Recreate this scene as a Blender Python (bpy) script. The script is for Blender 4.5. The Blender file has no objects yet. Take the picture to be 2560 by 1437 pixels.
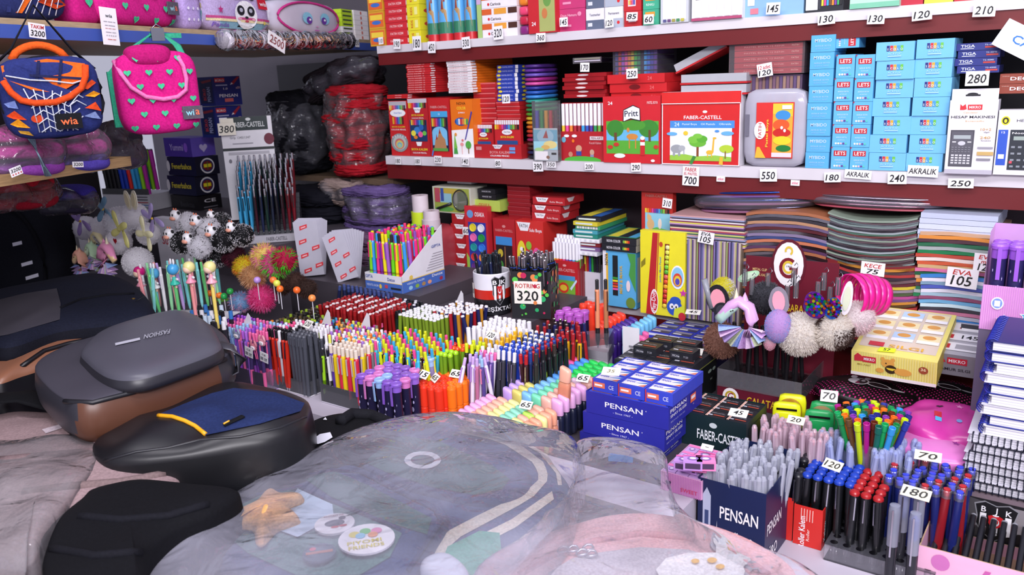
import bpy, math, random
from mathutils import Vector, Matrix, noise
MT, MR = Matrix.Translation, Matrix.Rotation
random.seed(7)
R_ = math.radians
sc = bpy.context.scene
col = sc.collection
# ---------------------------------------------------------------- camera, light, exposure
F_PX, CAM_H, PITCH, ROLL = 2050.0,1.6, R_(14.54), R_(-2.5)
cam = bpy.data.objects.new('camera', bpy.data.cameras.new('camera'))
col.objects.link(cam)
cam.data.sensor_width = 36.0
cam.data.lens = 36.0*F_PX/2560
cam.data.clip_start = .02
CAMR = MR(math.pi/2-PITCH, 3, 'X') @ MR(ROLL, 3, 'Z')
CAMP = Vector((0,0, CAM_H))
cam.matrix_world = MT(CAMP) @ CAMR.to_4x4()
cam.data.dof.use_dof = True
cam.data.dof.focus_distance = 1.62
cam.data.dof.aperture_fstop = 7.0
sc.camera = cam
w = bpy.data.worlds.new('world'); sc.world = w; w.use_nodes = True
w.node_tree.nodes['Background'].inputs[0].default_value = (.80,.80,1.0,1)
w.node_tree.nodes['Background'].inputs[1].default_value = .52
sc.view_settings.view_transform = 'Standard'
sc.view_settings.look = 'None'
sc.view_settings.gamma = 1
sc.view_settings.use_curve_mapping = False
sc.view_settings.exposure = 0.12
def area(loc, tgt, sx, sy, power, color):
    l = bpy.data.lights.new('ceiling_light', 'AREA'); l.shape = 'RECTANGLE'
    l.size = sx; l.size_y = sy; l.energy = power; l.color = color
    o = bpy.data.objects.new('ceiling_light_source', l); col.objects.link(o)
    o.location = loc
    o.rotation_euler = (Vector(tgt)-Vector(loc)).to_track_quat('-Z', 'Y').to_euler()
    return o
area((-.35,.75,2.75),(-.1,1.7,1),1.3,.18,17,(.96,.93,1))
area((.75,.25,2.75),(.5,1.5,1),1.3,.18,18,(.96,.93,1))
area((.0,-1.0,2.35),(.1,1.8,1.2),1.8,.3,62,(.97,.94,1))  # unseen shop lamps behind the camera, set low and strong as frontal fill
# ---------------------------------------------------------------- pixel geometry of the photograph
def ray(x, y):
    return CAMR @ Vector(((x-1280)/F_PX, -(y-718.5)/F_PX, -1))
def onz(x, y, z):
    d = ray(x, y); return CAMP + d*((z-CAM_H)/d.z)
RZ = R_(-36.3)      # frame of the right-hand shelves and the display: x along the shelf, y towards the wall
LZ = R_(73)         # frame of the left-hand shelves
def fx(rz): return Vector((math.cos(rz), math.sin(rz),0))
def fy(rz): return Vector((-math.sin(rz), math.cos(rz),0))
WS = Vector((.44,1.98,0)).dot(fy(RZ))     # shelf front plane, right
SS = Vector((-.78,1.84,0)).dot(fy(LZ))    # shelf front plane, left
def onp(x, y, rz, c):
    d = ray(x, y); n = fy(rz)
    return CAMP + d*((c-CAMP.dot(n))/d.dot(n))
def uw(u, v, z=0, rz=RZ): return fx(rz)*u + fy(rz)*v + Vector((0,0, z))
def ppm(P):
    q = CAMR.transposed() @ (P-CAMP); return F_PX/-q.z
# ---------------------------------------------------------------- materials
MATS = {}
def lin(c): return c/12.92 if c <= .04045 else ((c+.055)/1.055)**2.4
def mat(code):
    if code in MATS: return MATS[code]
    h, k = (code.split('|')+[''])[:2]
    if len(h) == 3: h = ''.join(a*2 for a in h)
    c = [lin(int(h[i:i+2],16)/255) for i in (0,2,4)]+[1]
    m = bpy.data.materials.new('%s_%s' % ({'': 'plastic', 'P': 'print', 'M': 'metal', 'G': 'clear_plastic', 'F': 'frosted_plastic', 'J': 'jelly_plastic', 'U': 'fur',
        'C': 'cloth', 'S': 'film', 'L': 'leatherette', 'E': 'lamp', 'W': 'wood', 'Q': 'sequins', 'T': 'tinted_film', 'N': 'neon_plastic', 'I': 'ink', 'D': 'paint'}[k], h))
    m.use_nodes = True; nt = m.node_tree; N = nt.nodes; Lk = nt.links
    b = N['Principled BSDF']; out = N['Material Output']
    nz = N.new('ShaderNodeTexNoise'); tc = N.new('ShaderNodeTexCoord'); Lk.new(tc.outputs['Object'], nz.inputs['Vector'])
    sc_ = {'C': 260, 'L': 9, 'W': 30, 'S': 14, 'T': 30, 'D': 6}.get(k, 40)
    nz.inputs['Scale'].default_value = sc_
    hs = N.new('ShaderNodeMixRGB'); hs.blend_type = 'MULTIPLY'
    hs.inputs[1].default_value = c
    rp = N.new('ShaderNodeValToRGB'); rp.color_ramp.elements[0].position = .3; rp.color_ramp.elements[1].position = .7
    lo = {'C': .72, 'W': .7, 'L': .92, 'D': .88}.get(k, .95)
    rp.color_ramp.elements[0].color = (lo, lo, lo, 1); rp.color_ramp.elements[1].color = (1,1,1,1)
    Lk.new(nz.outputs['Fac'], rp.inputs[0]); hs.inputs[0].default_value = 1
    Lk.new(rp.outputs[0], hs.inputs[2]); Lk.new(hs.outputs[0], b.inputs['Base Color'])
    b.inputs['Roughness'].default_value = {'': .28, 'P': .42, 'M': .22, 'C': .85, 'L': .38, 'W': .55, 'Q': .2, 'N': .3, 'I': .6, 'D': .5}.get(k, .3)
    if k == 'C': b.inputs['Specular IOR Level'].default_value = .15
    if k == 'M': b.inputs['Metallic'].default_value = 1
    if k == 'Q': b.inputs['Metallic'].default_value = .6
    if k == 'U':
        tl = N.new('ShaderNodeBsdfTranslucent'); tl.inputs[0].default_value = c; mx = N.new('ShaderNodeMixShader'); mx.inputs[0].default_value = .5
        b.inputs['Roughness'].default_value = .9; Lk.new(b.outputs[0], mx.inputs[1]); Lk.new(tl.outputs[0], mx.inputs[2]); Lk.new(mx.outputs[0], out.inputs[0])
    if k in 'FJ' and k:
        b.inputs['Roughness'].default_value = .15
        tr = N.new('ShaderNodeBsdfTransparent'); tr.inputs[0].default_value = c
        mx = N.new('ShaderNodeMixShader'); mx.inputs[0].default_value = .62 if k == 'F' else .45
        Lk.new(tr.outputs[0], mx.inputs[1]); Lk.new(b.outputs[0], mx.inputs[2]); Lk.new(mx.outputs[0], out.inputs[0])
    if k in 'GST' and k:
        tr = N.new('ShaderNodeBsdfTransparent'); tr.inputs[0].default_value = [1,1,1,1]
        gl = N.new('ShaderNodeBsdfGlossy'); gl.inputs['Roughness'].default_value = {'G': .06, 'S': .07, 'T': .10}[k]
        df = N.new('ShaderNodeBsdfDiffuse'); df.inputs[0].default_value = c
        fr = N.new('ShaderNodeFresnel'); fr.inputs[0].default_value = 1.5
        m1 = N.new('ShaderNodeMixShader'); m1.inputs[0].default_value = {'G': .10, 'S': .20, 'T': .09}[k]
        Lk.new(tr.outputs[0], m1.inputs[1]); Lk.new(df.outputs[0], m1.inputs[2])
        if k == 'S':
            mr = N.new('ShaderNodeMapRange'); mr.inputs[1].default_value = .35; mr.inputs[2].default_value = .75
            mr.inputs[3].default_value = .11; mr.inputs[4].default_value = .33
            n2 = N.new('ShaderNodeTexNoise'); n2.inputs['Scale'].default_value = 5; n2.inputs['Detail'].default_value = 4
            Lk.new(tc.outputs['Object'], n2.inputs['Vector']); Lk.new(n2.outputs['Fac'], mr.inputs[0]); Lk.new(mr.outputs[0], m1.inputs[0])
        m2 = N.new('ShaderNodeMixShader'); Lk.new(fr.outputs[0], m2.inputs[0])
        Lk.new(m1.outputs[0], m2.inputs[1]); Lk.new(gl.outputs[0], m2.inputs[2]); Lk.new(m2.outputs[0], out.inputs[0])
        if k != 'G':
            nz.inputs['Detail'].default_value = 2.5; nz.inputs['Distortion'].default_value = 1.2
            bp = N.new('ShaderNodeBump'); bp.inputs['Strength'].default_value = .75; bp.inputs['Distance'].default_value = .02
            Lk.new(nz.outputs['Fac'], bp.inputs['Height'])
            Lk.new(bp.outputs[0], gl.inputs['Normal']); Lk.new(bp.outputs[0], fr.inputs['Normal'])
    if k in 'CL' and k:
        bp = N.new('ShaderNodeBump'); bp.inputs['Strength'].default_value = .35 if k == 'C' else .12
        bp.inputs['Distance'].default_value = .001 if k == 'C' else .01
        Lk.new(nz.outputs['Fac'], bp.inputs['Height']); Lk.new(bp.outputs[0], b.inputs['Normal'])
    if k == 'W':
        mp = N.new('ShaderNodeMapping'); mp.inputs['Scale'].default_value = (1,12,12)
        Lk.new(tc.outputs['Object'], mp.inputs[0]); Lk.new(mp.outputs[0], nz.inputs['Vector'])
    if k == 'E':
        b.inputs['Emission Color'].default_value = c; b.inputs['Emission Strength'].default_value = 3
    MATS[code] = m
    return m
# ---------------------------------------------------------------- text outlines
TXT = {}
def text_geo(s, bold=.012):
    key = (s, bold)
    if key in TXT: return TXT[key]
    cu = bpy.data.curves.new('t', 'FONT'); cu.body = s; cu.size = 1; cu.offset = bold; cu.resolution_u = 2
    o = bpy.data.objects.new('t', cu); me = o.to_mesh()
    vs = [(v.co.x, v.co.y) for v in me.vertices]; fs = [tuple(p.vertices) for p in me.polygons]
    o.to_mesh_clear(); bpy.data.objects.remove(o); bpy.data.curves.remove(cu)
    if vs:
        x0 = min(v[0] for v in vs); x1 = max(v[0] for v in vs)
        y0 = min(v[1] for v in vs); y1 = max(v[1] for v in vs)
        hh = max(y1-y0,.01)
        vs = [((x-(x0+x1)/2)/hh, (y-(y0+y1)/2)/hh) for x, y in vs]
        TXT[key] = (vs, fs, (x1-x0)/hh)
    else: TXT[key] = ([],[],1)
    return TXT[key]
HEART = [(.5*.0625*16*math.sin(t)**3,.5*.0625*(13*math.cos(t)-5*math.cos(2*t)-2*math.cos(3*t)-math.cos(4*t))) for t in [i*2*math.pi/18 for i in range(18)]]
STAR = [((.5 if i % 2 == 0 else .22)*math.sin(i*math.pi/5),(.5 if i % 2 == 0 else .22)*math.cos(i*math.pi/5)) for i in range(10)]
# ---------------------------------------------------------------- mesh builder
import re
HEX = re.compile('^([0-9a-f]{6}|[0-9a-f]{3})$')
class MB:
    def __init__(s): s.v = []; s.f = []; s.m = []; s.sm = []; s.mats = []; s.M = Matrix()
    def mi(s, c):
        if c not in s.mats: s.mats.append(c)
        return s.mats.index(c)
    def add(s, pts, faces, c, smooth=False):
        b = len(s.v); s.v += [s.M @ Vector(p) for p in pts]; i = s.mi(c)
        for f in faces: s.f.append([b+k for k in f]); s.m.append(i); s.sm.append(smooth)
        return s
    def box(s, x0, x1, y0, y1, z0, z1, c, cols=None):
        P = [(x0,y0,z0),(x1,y0,z0),(x1,y1,z0),(x0,y1,z0),(x0,y0,z1),(x1,y0,z1),(x1,y1,z1),(x0,y1,z1)]
        Fs = {'B': (0,3,2,1), 'T': (4,5,6,7), 'F': (0,1,5,4), 'K': (2,3,7,6), 'R': (1,2,6,5), 'L': (3,0,4,7)}
        for k, f in Fs.items(): s.add([P[i] for i in f],[(0,1,2,3)],(cols or {}).get(k, c))
        return s
    def lathe(s, prof, c, n=12, cols=None, o=(0,0,0), cap=True):
        for i in range(len(prof)-1):
            (r0, z0),(r1, z1) = prof[i], prof[i+1]
            P = []; 
            for r, z in ((r0, z0),(r1, z1)):
                for k in range(n):
                    a = 2*math.pi*k/n; P.append((o[0]+r*math.cos(a), o[1]+r*math.sin(a), o[2]+z))
            s.add(P, [(k, (k+1) % n, n+(k+1) % n, n+k) for k in range(n)], cols[i] if cols else c, True)
        if cap:
            for (r, z), fl, cc in ((prof[0], True, cols[0] if cols else c),(prof[-1], False, cols[-1] if cols else c)):
                if r > 1e-5:
                    P = [(o[0]+r*math.cos(2*math.pi*k/n), o[1]+r*math.sin(2*math.pi*k/n), o[2]+z) for k in range(n)]
                    s.add(P, [tuple(range(n))[::-1] if fl else tuple(range(n))], cc)
        return s
    def tube(s, path, r, c, n=8, closed=False, flat=None):
        path = [Vector(p) for p in path]; m = len(path); P = []; up0 = Vector((0,0,1))
        for i, p in enumerate(path):
            a = path[(i-1) % m] if (closed or i > 0) else p; b = path[(i+1) % m] if (closed or i < m-1) else p
            t = (b-a).normalized() if (b-a).length > 1e-9 else Vector((0,1,0))
            sd = t.cross(up0); sd = sd.normalized() if sd.length > 1e-3 else Vector((1,0,0))
            up = sd.cross(t)
            rr = r[i] if isinstance(r, (list, tuple)) else r
            for k in range(n):
                an = 2*math.pi*k/n; P.append(p + sd*rr*math.cos(an) + up*(flat or rr)*math.sin(an))
        fs = []
        for i in range(m if closed else m-1):
            for k in range(n):
                j = (i+1) % m; fs.append((i*n+k, i*n+(k+1) % n, j*n+(k+1) % n, j*n+k))
        if not closed: fs += [tuple(range(n))[::-1], tuple((m-1)*n+k for k in range(n))]
        return s.add(P, fs, c, True)
    def rbox(s, c0, r, c, n=4., seg=8, wr=0, ws=6, fz=0):
        """rounded box: cube grid normalised by a p-norm; wr = wrinkle depth"""
        P = []; fs = []; ix = {}
        def vert(p):
            k = tuple(round(a, 4) for a in p)
            if k not in ix:
                l = sum(abs(a)**n for a in p)**(1/n); q = Vector([a/l for a in p])
                w_ = Vector((c0[0]+q.x*r[0], c0[1]+q.y*r[1], c0[2]+q.z*r[2]))
                if wr: w_ += q.normalized()*wr*(noise.noise(w_*ws) if not fz else .5*noise.noise(w_*ws)-1.3*abs(noise.noise(Vector((w_.x*ws*.6, w_.y*ws*.6+7, w_.z*ws*fz+noise.noise(w_*ws*.5)*1.5)))))
                ix[k] = len(P); P.append(w_)
            return ix[k]
        for ax in range(3):
            for sg in (-1,1):
                for i in range(seg):
                    for j in range(seg):
                        q = []
                        for di, dj in ((0,0),(1,0),(1,1),(0,1)):
                            a = math.tan((-1+2*(i+di)/seg)*math.pi/4); b = math.tan((-1+2*(j+dj)/seg)*math.pi/4)
                            p = [0,0,0]; p[ax] = sg; p[(ax+1) % 3] = a; p[(ax+2) % 3] = b; q.append(vert(p))
                        fs.append(q if sg > 0 else q[::-1])
        return s.add(P, fs, c, True)
    def decals(s, fn, decs, off=.0004, asp=1, step=.00018):
        """fn(u, v, off) -> point; asp = height / width of the face"""
        step = min(step, .0024/max(1, len(decs)))
        for q in decs:
            k = q[0]; off += step; q = tuple(a+'|P' if n_ > 1 and isinstance(a, str) and HEX.match(a) and not (k == 't' and n_ == 4) else a for n_, a in enumerate(q))
            if k == 'r':
                n = 1 if len(q) < 7 else q[6]; _, u0, v0, u1, v1, c = q[:6]
                P = []
                for i in range(n+1):
                    u = u0+(u1-u0)*i/n; P += [fn(u, v0, off), fn(u, v1, off)]
                s.add(P, [(2*i, 2*i+2,2*i+3,2*i+1) for i in range(n)], c)
            elif k == 'e':
                _, cu, cv, ru, rv, c = q; n = 18
                s.add([fn(cu+ru*math.cos(a*2*math.pi/n), cv+rv*math.sin(a*2*math.pi/n), off) for a in range(n)],[tuple(range(n))], c)
            elif k in 'hs':
                _, cu, cv, sz, c = q; src = HEART if k == 'h' else STAR
                s.add([fn(cu+a*sz*asp, cv+b*sz, off) for a, b in src],[tuple(range(len(src)))], c)
            elif k == 'p':
                s.add([fn(u, v, off) for u, v in q[1]],[tuple(range(len(q[1])))], q[2])
            elif k == 't':
                _, u, v, h, tx, c = q[:6]; wd = q[6] if len(q) > 6 else None; rot = q[7] if len(q) > 7 else 0
                sh = q[8] if len(q) > 8 else 0
                vs, fs, ar = text_geo(tx)
                sx = h*asp if wd is None else wd/ar
                cr, sr = math.cos(rot), math.sin(rot); P = []
                for x, y in vs:
                    x += y*sh
                    if rot:
                        X, Y = x*h/1, y*h
                        if wd is not None: X = x*wd/ar
                        P.append(fn(u+(X*cr-Y*sr)*asp, v+X*sr+Y*cr, off))
                    else: P.append(fn(u+x*sx, v+y*h, off))
                s.add(P, fs, c)
        return s
    def face(s, O, U, V, decs, off=.0004):
        O, U, V = Vector(O), Vector(U), Vector(V); N = U.cross(V).normalized()
        return s.decals(lambda u, v, o: O+U*u+V*v+N*o, decs, off, V.length/U.length)
    def mesh(s, name):
        me = bpy.data.meshes.new(name)
        me.from_pydata([tuple(p) for p in s.v],[], s.f)
        for c in s.mats: me.materials.append(mat(c))
        me.polygons.foreach_set('material_index', s.m); me.polygons.foreach_set('use_smooth', s.sm)
        me.update()
        return me
    def build(s, name, parent=None, loc=(0,0,0), rz=0, **kw):
        o = bpy.data.objects.new(name, s.mesh(name)); col.objects.link(o)
        o.location = loc; o.rotation_euler = (0,0, rz)
        if parent: o.parent = parent
        if kw: tag(o, **kw)
        return o
def tag(o, label=None, cat=None, group=None, kind=None):
    if label:
        o['label'] = label
        if not 4 <= len(label.split()) <= 16: print('LABEL', len(label.split()), label)
    if cat: o['category'] = cat
    if group: o['group'] = group
    if kind: o['kind'] = kind
    return o
def thing(name, label, cat, loc=(0,0,0), rz=0, group=None):
    o = bpy.data.objects.new(name, None); col.objects.link(o); o.empty_display_size = .02
    o.location = loc; o.rotation_euler = (0,0, rz)
    return tag(o, label, cat, group)
def inst(name, parts, loc, rot=None, label=None, cat=None, group=None):
    """parts: [(part name, mesh)] - one part gives a plain mesh object, several an Empty with children"""
    if len(parts) == 1:
        o = bpy.data.objects.new(name, parts[0][1]); col.objects.link(o)
    else:
        o = bpy.data.objects.new(name, None); col.objects.link(o); o.empty_display_size = .01
        cap = None
        for pn, me in parts:
            c = bpy.data.objects.new(pn, me); col.objects.link(c)
            c.parent = cap if cap and pn in ('clip', 'cap_plug', 'inner_cap') else o
            if pn == 'cap': cap = c
    o.location = loc
    if rot is not None: o.rotation_euler = rot
    return tag(o, label, cat, group)
# ---------------------------------------------------------------- carton helpers
def carton_mesh(w_, d, h, c, F=(), R=(), T=(), L=(), cols=None, skew=0):
    m = MB(); m.box(0, w_, 0, d, 0, h, c, cols)
    if F: m.face((0,0,0),(w_, 0,0),(0,0, h), F)
    if R: m.face((w_, 0,0),(0, d, 0),(0,0, h), R)
    if T: m.face((0,0, h),(w_, 0,0),(0, d, 0), T)
    if L: m.face((0, d, 0),(0,-d, 0),(0,0, h), L)
    return m
def shelf_rect(x0, x1, yt, zb, c=None, rz=RZ, yb=None):
    """front-left-bottom corner, width and height of an upright face seen between those pixels on the plane y=c"""
    if c is None: c = WS+.012
    xm = (x0+x1)/2
    zt = onp(xm, yt, rz, c).z
    if zb is None: zb = onp(xm, yb, rz, c).z
    ym = yt+60
    for _ in range(3):
        P = onp(xm, ym, rz, c); ym += (P.z-(zb+zt)/2)*ppm(P)
    a = onp(x0, ym, rz, c); b = onp(x1, ym, rz, c)
    return Vector((a.x, a.y, zb)),(b-a).length*.995, zt-zb
def carton(name, label, x0, x1, yt, zb, d, c, F=(), R=(), T=(), L=(), off=.012, cat='box', rz=RZ, group=None, cols=None, plane=None, yb=None):
    O, w_, h = shelf_rect(x0, x1, yt, zb, (WS if rz == RZ else SS)+off if plane is None else plane, rz, yb)
    o = carton_mesh(w_, d, h, c, F, R, T, L, cols).build(name, None, O, rz, label=label, cat=cat, group=group)
    return o, O, w_, h
def stack(name, labels, cat, group, x0, x1, yt, zb, n, d, c, F=(), R=(), off=.012, jit=.002, cols=None, T=(), yb=None, rz=RZ, gap=.0006):
    """n flat boxes one on another; bottom first. labels: function k -> label"""
    O, w_, h = shelf_rect(x0, x1, yt, zb, (WS if rz == RZ else SS)+off, rz, yb)
    hh = h/n; me = carton_mesh(w_, d, hh-gap, c, F, R, T, (), cols).mesh(name)
    for k in range(n):
        j = Vector((random.uniform(-jit, jit), random.uniform(-jit, jit),0))
        o = inst(name, [(name, me)], O+Vector((0,0, k*hh))+j, (0,0, rz+random.uniform(-jit, jit)*3), labels(k, n) if callable(labels) else labels, cat, group)
    return O, w_, h
ORD = ['bottom', 'second', 'third', 'fourth', 'fifth', 'sixth', 'seventh', 'eighth', 'ninth', 'tenth', 'eleventh', 'twelfth', 'thirteenth', 'fourteenth', 'fifteenth', 'sixteenth', 'seventeenth', 'eighteenth']
def pile(desc, where):
    return lambda k, n: '%s, %s, pile %s' % (desc, 'lowest' if k == 0 else 'topmost' if k == n-1 else ORD[k]+' up', where)
# ---------------------------------------------------------------- price cards
def card(px, py, wp, hp, P, lines, label, rot=(0,0,0), rz=RZ, c='f4f2f4|P', name='price_tag'):
    """thin card centred at point P; lines [(text, colour, v, height, width)]"""
    s_ = ppm(P); w_, h = wp/s_, hp/s_
    m = MB(); m.box(-w_/2, w_/2,-.0004,.0004,-h/2, h/2, c)
    m.face((-w_/2,-.0004,-h/2),(w_, 0,0),(0,0, h),[('t', .5, v, hh, t, k, ww, 0,.15) for t, k, v, hh, ww in lines],.0003)
    o = m.build(name, None, P); o.rotation_euler = (MR(rz, 3, 'Z') @ MR(rot[0],3, 'X') @ MR(rot[1],3, 'Y')).to_euler()
    return tag(o, label, 'price tag')
BK, RD = '1a1a1c|P', 'c03030|P'
def num(t, k=BK, v=.48, h=.62, ww=.78): return [(t, k, v, h, ww)]
# ================================================================ THE ROOM
def slab(name, u0, u1, v0, v1, z0, z1, c, rz=RZ, cols=None, **kw):
    m = MB(); O = uw(u0, v0,0, rz); m.box(0, u1-u0,0, v1-v0, z0, z1, c, cols)
    o = m.build(name, None, O, rz); o['kind'] = 'structure'
    return o
slab('floor', -3.8,1.6,-1.6,2.6,-.02,0, '6b6468|D')
slab('wall_right', -3.75,1.0, WS+.38, WS+.42,0,2.4, '59545c|D')
slab('wall_left', .1,2.45, SS+1.05, SS+1.09,0,2.4, '8d8088|D', LZ)
# dark slab painting in the shade of the opening under the light wall panel
ZP = onp(700,188, LZ, SS+1.03).z
slab('trim_1', .1,2.45, SS+1.025, SS+1.045,.0, ZP, '221c1e|D', LZ)
slab('trim_2', -2.75,1.0, WS+.36, WS+.378,1.0,1.345, '4a3f46|D')
slab('trim_3', -2.75,1.0, WS+.36, WS+.378,1.375,1.675, '17131a|D')  # near-black panel, paints in the shade between the shelves
def red_shelf(name, label, zt, wh, rd, cc='6a1216|D'):
    t = thing(name, label, 'shelf', uw(-1.83, WS, 0), RZ)
    m = MB().box(0,2.6,0,.37, zt-wh, zt, 'd9d4da|D'); m.build('board', t)
    m = MB().box(0.0,2.6,.004,.03, zt-wh-rd, zt-wh, cc)
    m.box(0,.02,.03,.36, zt-wh-rd, zt-wh, cc); m.build('front_rail', t)['label'] = 'dark red metal rail under the white board'
    return t
red_shelf('wall_shelf', 'upper long white shelf board on a dark red rail, carrying castle pencil tins', 1.70,.022,.034)
red_shelf('wall_shelf', 'middle long white shelf board on a dark red rail, carrying pastel sets and calculators', 1.372,.026,.044)
red_shelf('wall_shelf', 'lowest long white shelf board, right behind the pen display, carrying foam sheets and paints', 1.0,.026,.085)
t = thing('wall_shelf', 'left upper wooden shelf with blue front edge carrying pencil cases', 'shelf', uw(.6, SS, 0, LZ), LZ)
MB().box(0,2.12,0,.5,1.7,1.735, 'b39a78|W').build('board', t)
MB().box(0,2.12,-.004,-.0005,1.700,1.724, '3e57a8|D').build('edge_strip', t)['label'] = 'blue front edge strip'
t = thing('wall_shelf', 'left lower plain wooden shelf under pink bagged goods', 'shelf', uw(.6, SS, 0, LZ), LZ)
MB().box(0,.86,0,.5,1.446,1.466, 'a5855c|W').build('board', t)
ZC = onp(820,437, RZ, WS+.06).z
slab('trim_4', -2.7,-1.835, WS+.03, WS+.36, ZC-.02, ZC, '6e5a48|W')
# the display table: terraces of one plywood stand, hidden under the goods
t = thing('display_table', 'large stepped display table under all the pens, bags and boxes', 'table')
def terr(n, u0, u1, v0, v1, z, z0=.02): MB().box(0, u1-u0,0, v1-v0, z0, z, '4c464e|D' if n == 'riser' else 'c4bcca|D').build(n, t, uw(u0, v0), RZ)  # risers coloured dark so gaps between the goods read as shadow
terr('table_top', -1.9,-.5005,.35,1.085,.80)
terr('table_top', -.50,.35,.35,1.475,.80)
terr('riser', -1.835,-.5005,1.1805, WS-.03,.90)
terr('front_board', -1.835,-.5005,1.0855,1.18,.90)
terr('riser', -.50,.35,1.4755, WS-.03,.90)
terr('riser', -2.6,-1.8355,1.0,1.44,1.05)
terr('riser', -3.05,-2.195,1.48, WS-.01,1.2)
terr('riser', -2.19,-1.93,1.4405, WS-.03,1.15)
terr('riser', -1.925,-1.40,1.50, WS-.035,1.058,.901)
terr('riser', -1.395,-1.09,1.535, WS-.035,1.018,.901)
LAMPC = 'ffffff|E'
for k, (x, y) in enumerate(((-.35,.75),(.75,.25))):
    t = thing('ceiling_lamp', ('left' if k == 0 else 'right')+' long ceiling lamp above the display', 'lamp', (x, y, 2.78))
    MB().box(-.68,.68,-.12,.12,.0,.05, 'e8e8ea').build('housing', t)
# ================================================================ MIDDLE RED SHELF (z 1.372)
Z2 = 1.3725
RED, WH, YE, BL, GR, OR, PK, NV = 'd62a2c|P', 'f3f1f5|P', 'f2dc3a|P', '3d7fd0|P', '4aa24a|P', 'ef7a22|P', 'ef6fae|P', '1d2a66|P'
def tips(v0, v1, cols, u0=.06, u1=.94):
    n = len(cols); return [('r', u0+(u1-u0)*i/n, v0, u0+(u1-u0)*(i+.8)/n, v1, c+'|P') for i, c in enumerate(cols)]
RB = ['e8d23a', 'ef8a2c', 'dd3a30', 'd9488e', '7a3f9c', '3557b8', '3a9fd8', '3aa25c', '7cc04a', '6b4a36', '222226']
def txt(u, v, h, s, c=WH, w=None, *a): return ('t', u, v, h, s, c, w) + a
# a mandala, b balloons, c castle
carton('colour_pencil_box', 'red colour pencil box with a grey mandala print, leftmost on the middle shelf', 975,1021,252, Z2,.12, 'c8282c|P',
    F=[('r', .03,.86,.97,.99, 'b9b2ba')]+tips(.83,.92, RB)+[('e', .5,.78,.42,.07, WH), txt(.5,.78,.03, 'FATIH', '3a6fc0|P', .4)]+tips(.58,.71, RB, .2,.8)+
      [txt(.5,.53,.025, 'BOYA KALEMI', YE, .7), txt(.5,.48,.025, 'COLOUR PENCIL', WH, .8),('e', .5,.24,.46,.17, '8f9a9a'),('e', .5,.24,.36,.13, 'b7c0bc'),('e', .5,.22,.26,.1, 'c96a6a'),('e', .5,.21,.2,.075, 'd9c46a'),('e', .5,.2,.14,.05, '7ab4c8'),('e', .5,.19,.08,.03, 'a8d0a0')]+[('s', .15+.14*i, .38-.04*abs(2.5-i)/2.5,.05, 'd8d0dc|P') for i in range(6)], R=[('r', .05,.05,.95,.9, 'b02024')], group=None)
carton('colour_pencil_box', 'red colour pencil box with bright balloons printed on the front', 1022,1072,245, Z2,.12, 'b8242c|P',
    F=[('r', .03,.92,.97,.99, 'c8c2ca')]+tips(.83,.92, RB)+[('p', [(.3,.84),(.7,.84),(.6,.75),(.4,.75)], WH), txt(.5,.8,.03, 'FATIH', '4a4a5a|P', .3), txt(.5,.71,.03, 'BOYA KALEMI', YE, .6), txt(.5,.66,.02, 'COLOUR PENCIL', WH, .6),
       ('r', .08,.26,.92,.63, '1f3b66')]+tips(.54,.63, RB, .14,.9)+[('e', .45,.45,.17,.06, '3a7fc8'),('e', .65,.5,.12,.05, '2f62b0'),('e', .25,.4,.12,.05, 'e6dd4a'),('e', .6,.38,.12,.05, 'e85a9a'),('e', .8,.4,.1,.04, '6cc04a'),('e', .35,.33,.1,.03, 'e0822a'),
       ('p', [(.35,.25),(.65,.25),(.6,.18),(.4,.18)], WH), txt(.5,.12,.04, 'BOYA KALEMI', YE, .8), txt(.5,.06,.025, 'COLOUR PENCIL', WH, .7)], R=[('r', .05,.03,.95,.97, 'a01e24')])
carton('colour_pencil_box', 'red colour pencil box with a sand-coloured castle picture', 1074,1126,245, Z2,.12, 'c22428|P',
    F=[txt(.5,.85,.04, 'FABER-CASTELL', 'd9a0a0|P', .8),('r', .1,.68,.9,.78, '4aa6dd'), txt(.5,.73,.03, '12', WH),('r', .1,.1,.9,.68, '2d2a4a')]+tips(.52,.66, RB, .13,.88)+
      [('e', .5,.42,.36,.1, '7cc0ea'),('r', .14,.2,.86,.42, '7cc0ea'),('p', [(.2,.14),(.8,.14),(.75,.3),(.62,.36),(.5,.48),(.4,.34),(.27,.3)], 'b5835a'),('p', [(.46,.4),(.5,.5),(.54,.4)], 'a03028'),('p', [(.3,.3),(.34,.4),(.38,.3)], 'a03028'),('r', .14,.1,.86,.15, '5fa04a'),('p', [(.05,.02),(.12,.12),(.17,.1),(.1,.01)], BL)], R=[('r', .05,.03,.95,.97, 'a81c20')])
stack('colour_pencil_box', pile('thin red colour pencil box', 'above the balloon pencil box'), 'box', 'thin red pencil boxes lying flat', 1018,1078,158, Z2+.187,13,.13, 'c5262c|P', F=[txt(.4,.5,.4, 'BOYA KALEMI 12', 'f0c8c8|P', .7)], R=[('r', 0,.3,.14,.75, WH)])
stack('crayon_box', pile('low red box with white oval lettering', 'above the mandala pencil box'), 'box', 'low red boxes over the mandala box', 967,1019,236, Z2+.172,2,.13, 'cc262a|P', F=[txt(.55,.5,.3, 'FATIH', WH, .3)], R=[('r', 0,.3,.14,.75, WH)])
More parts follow.
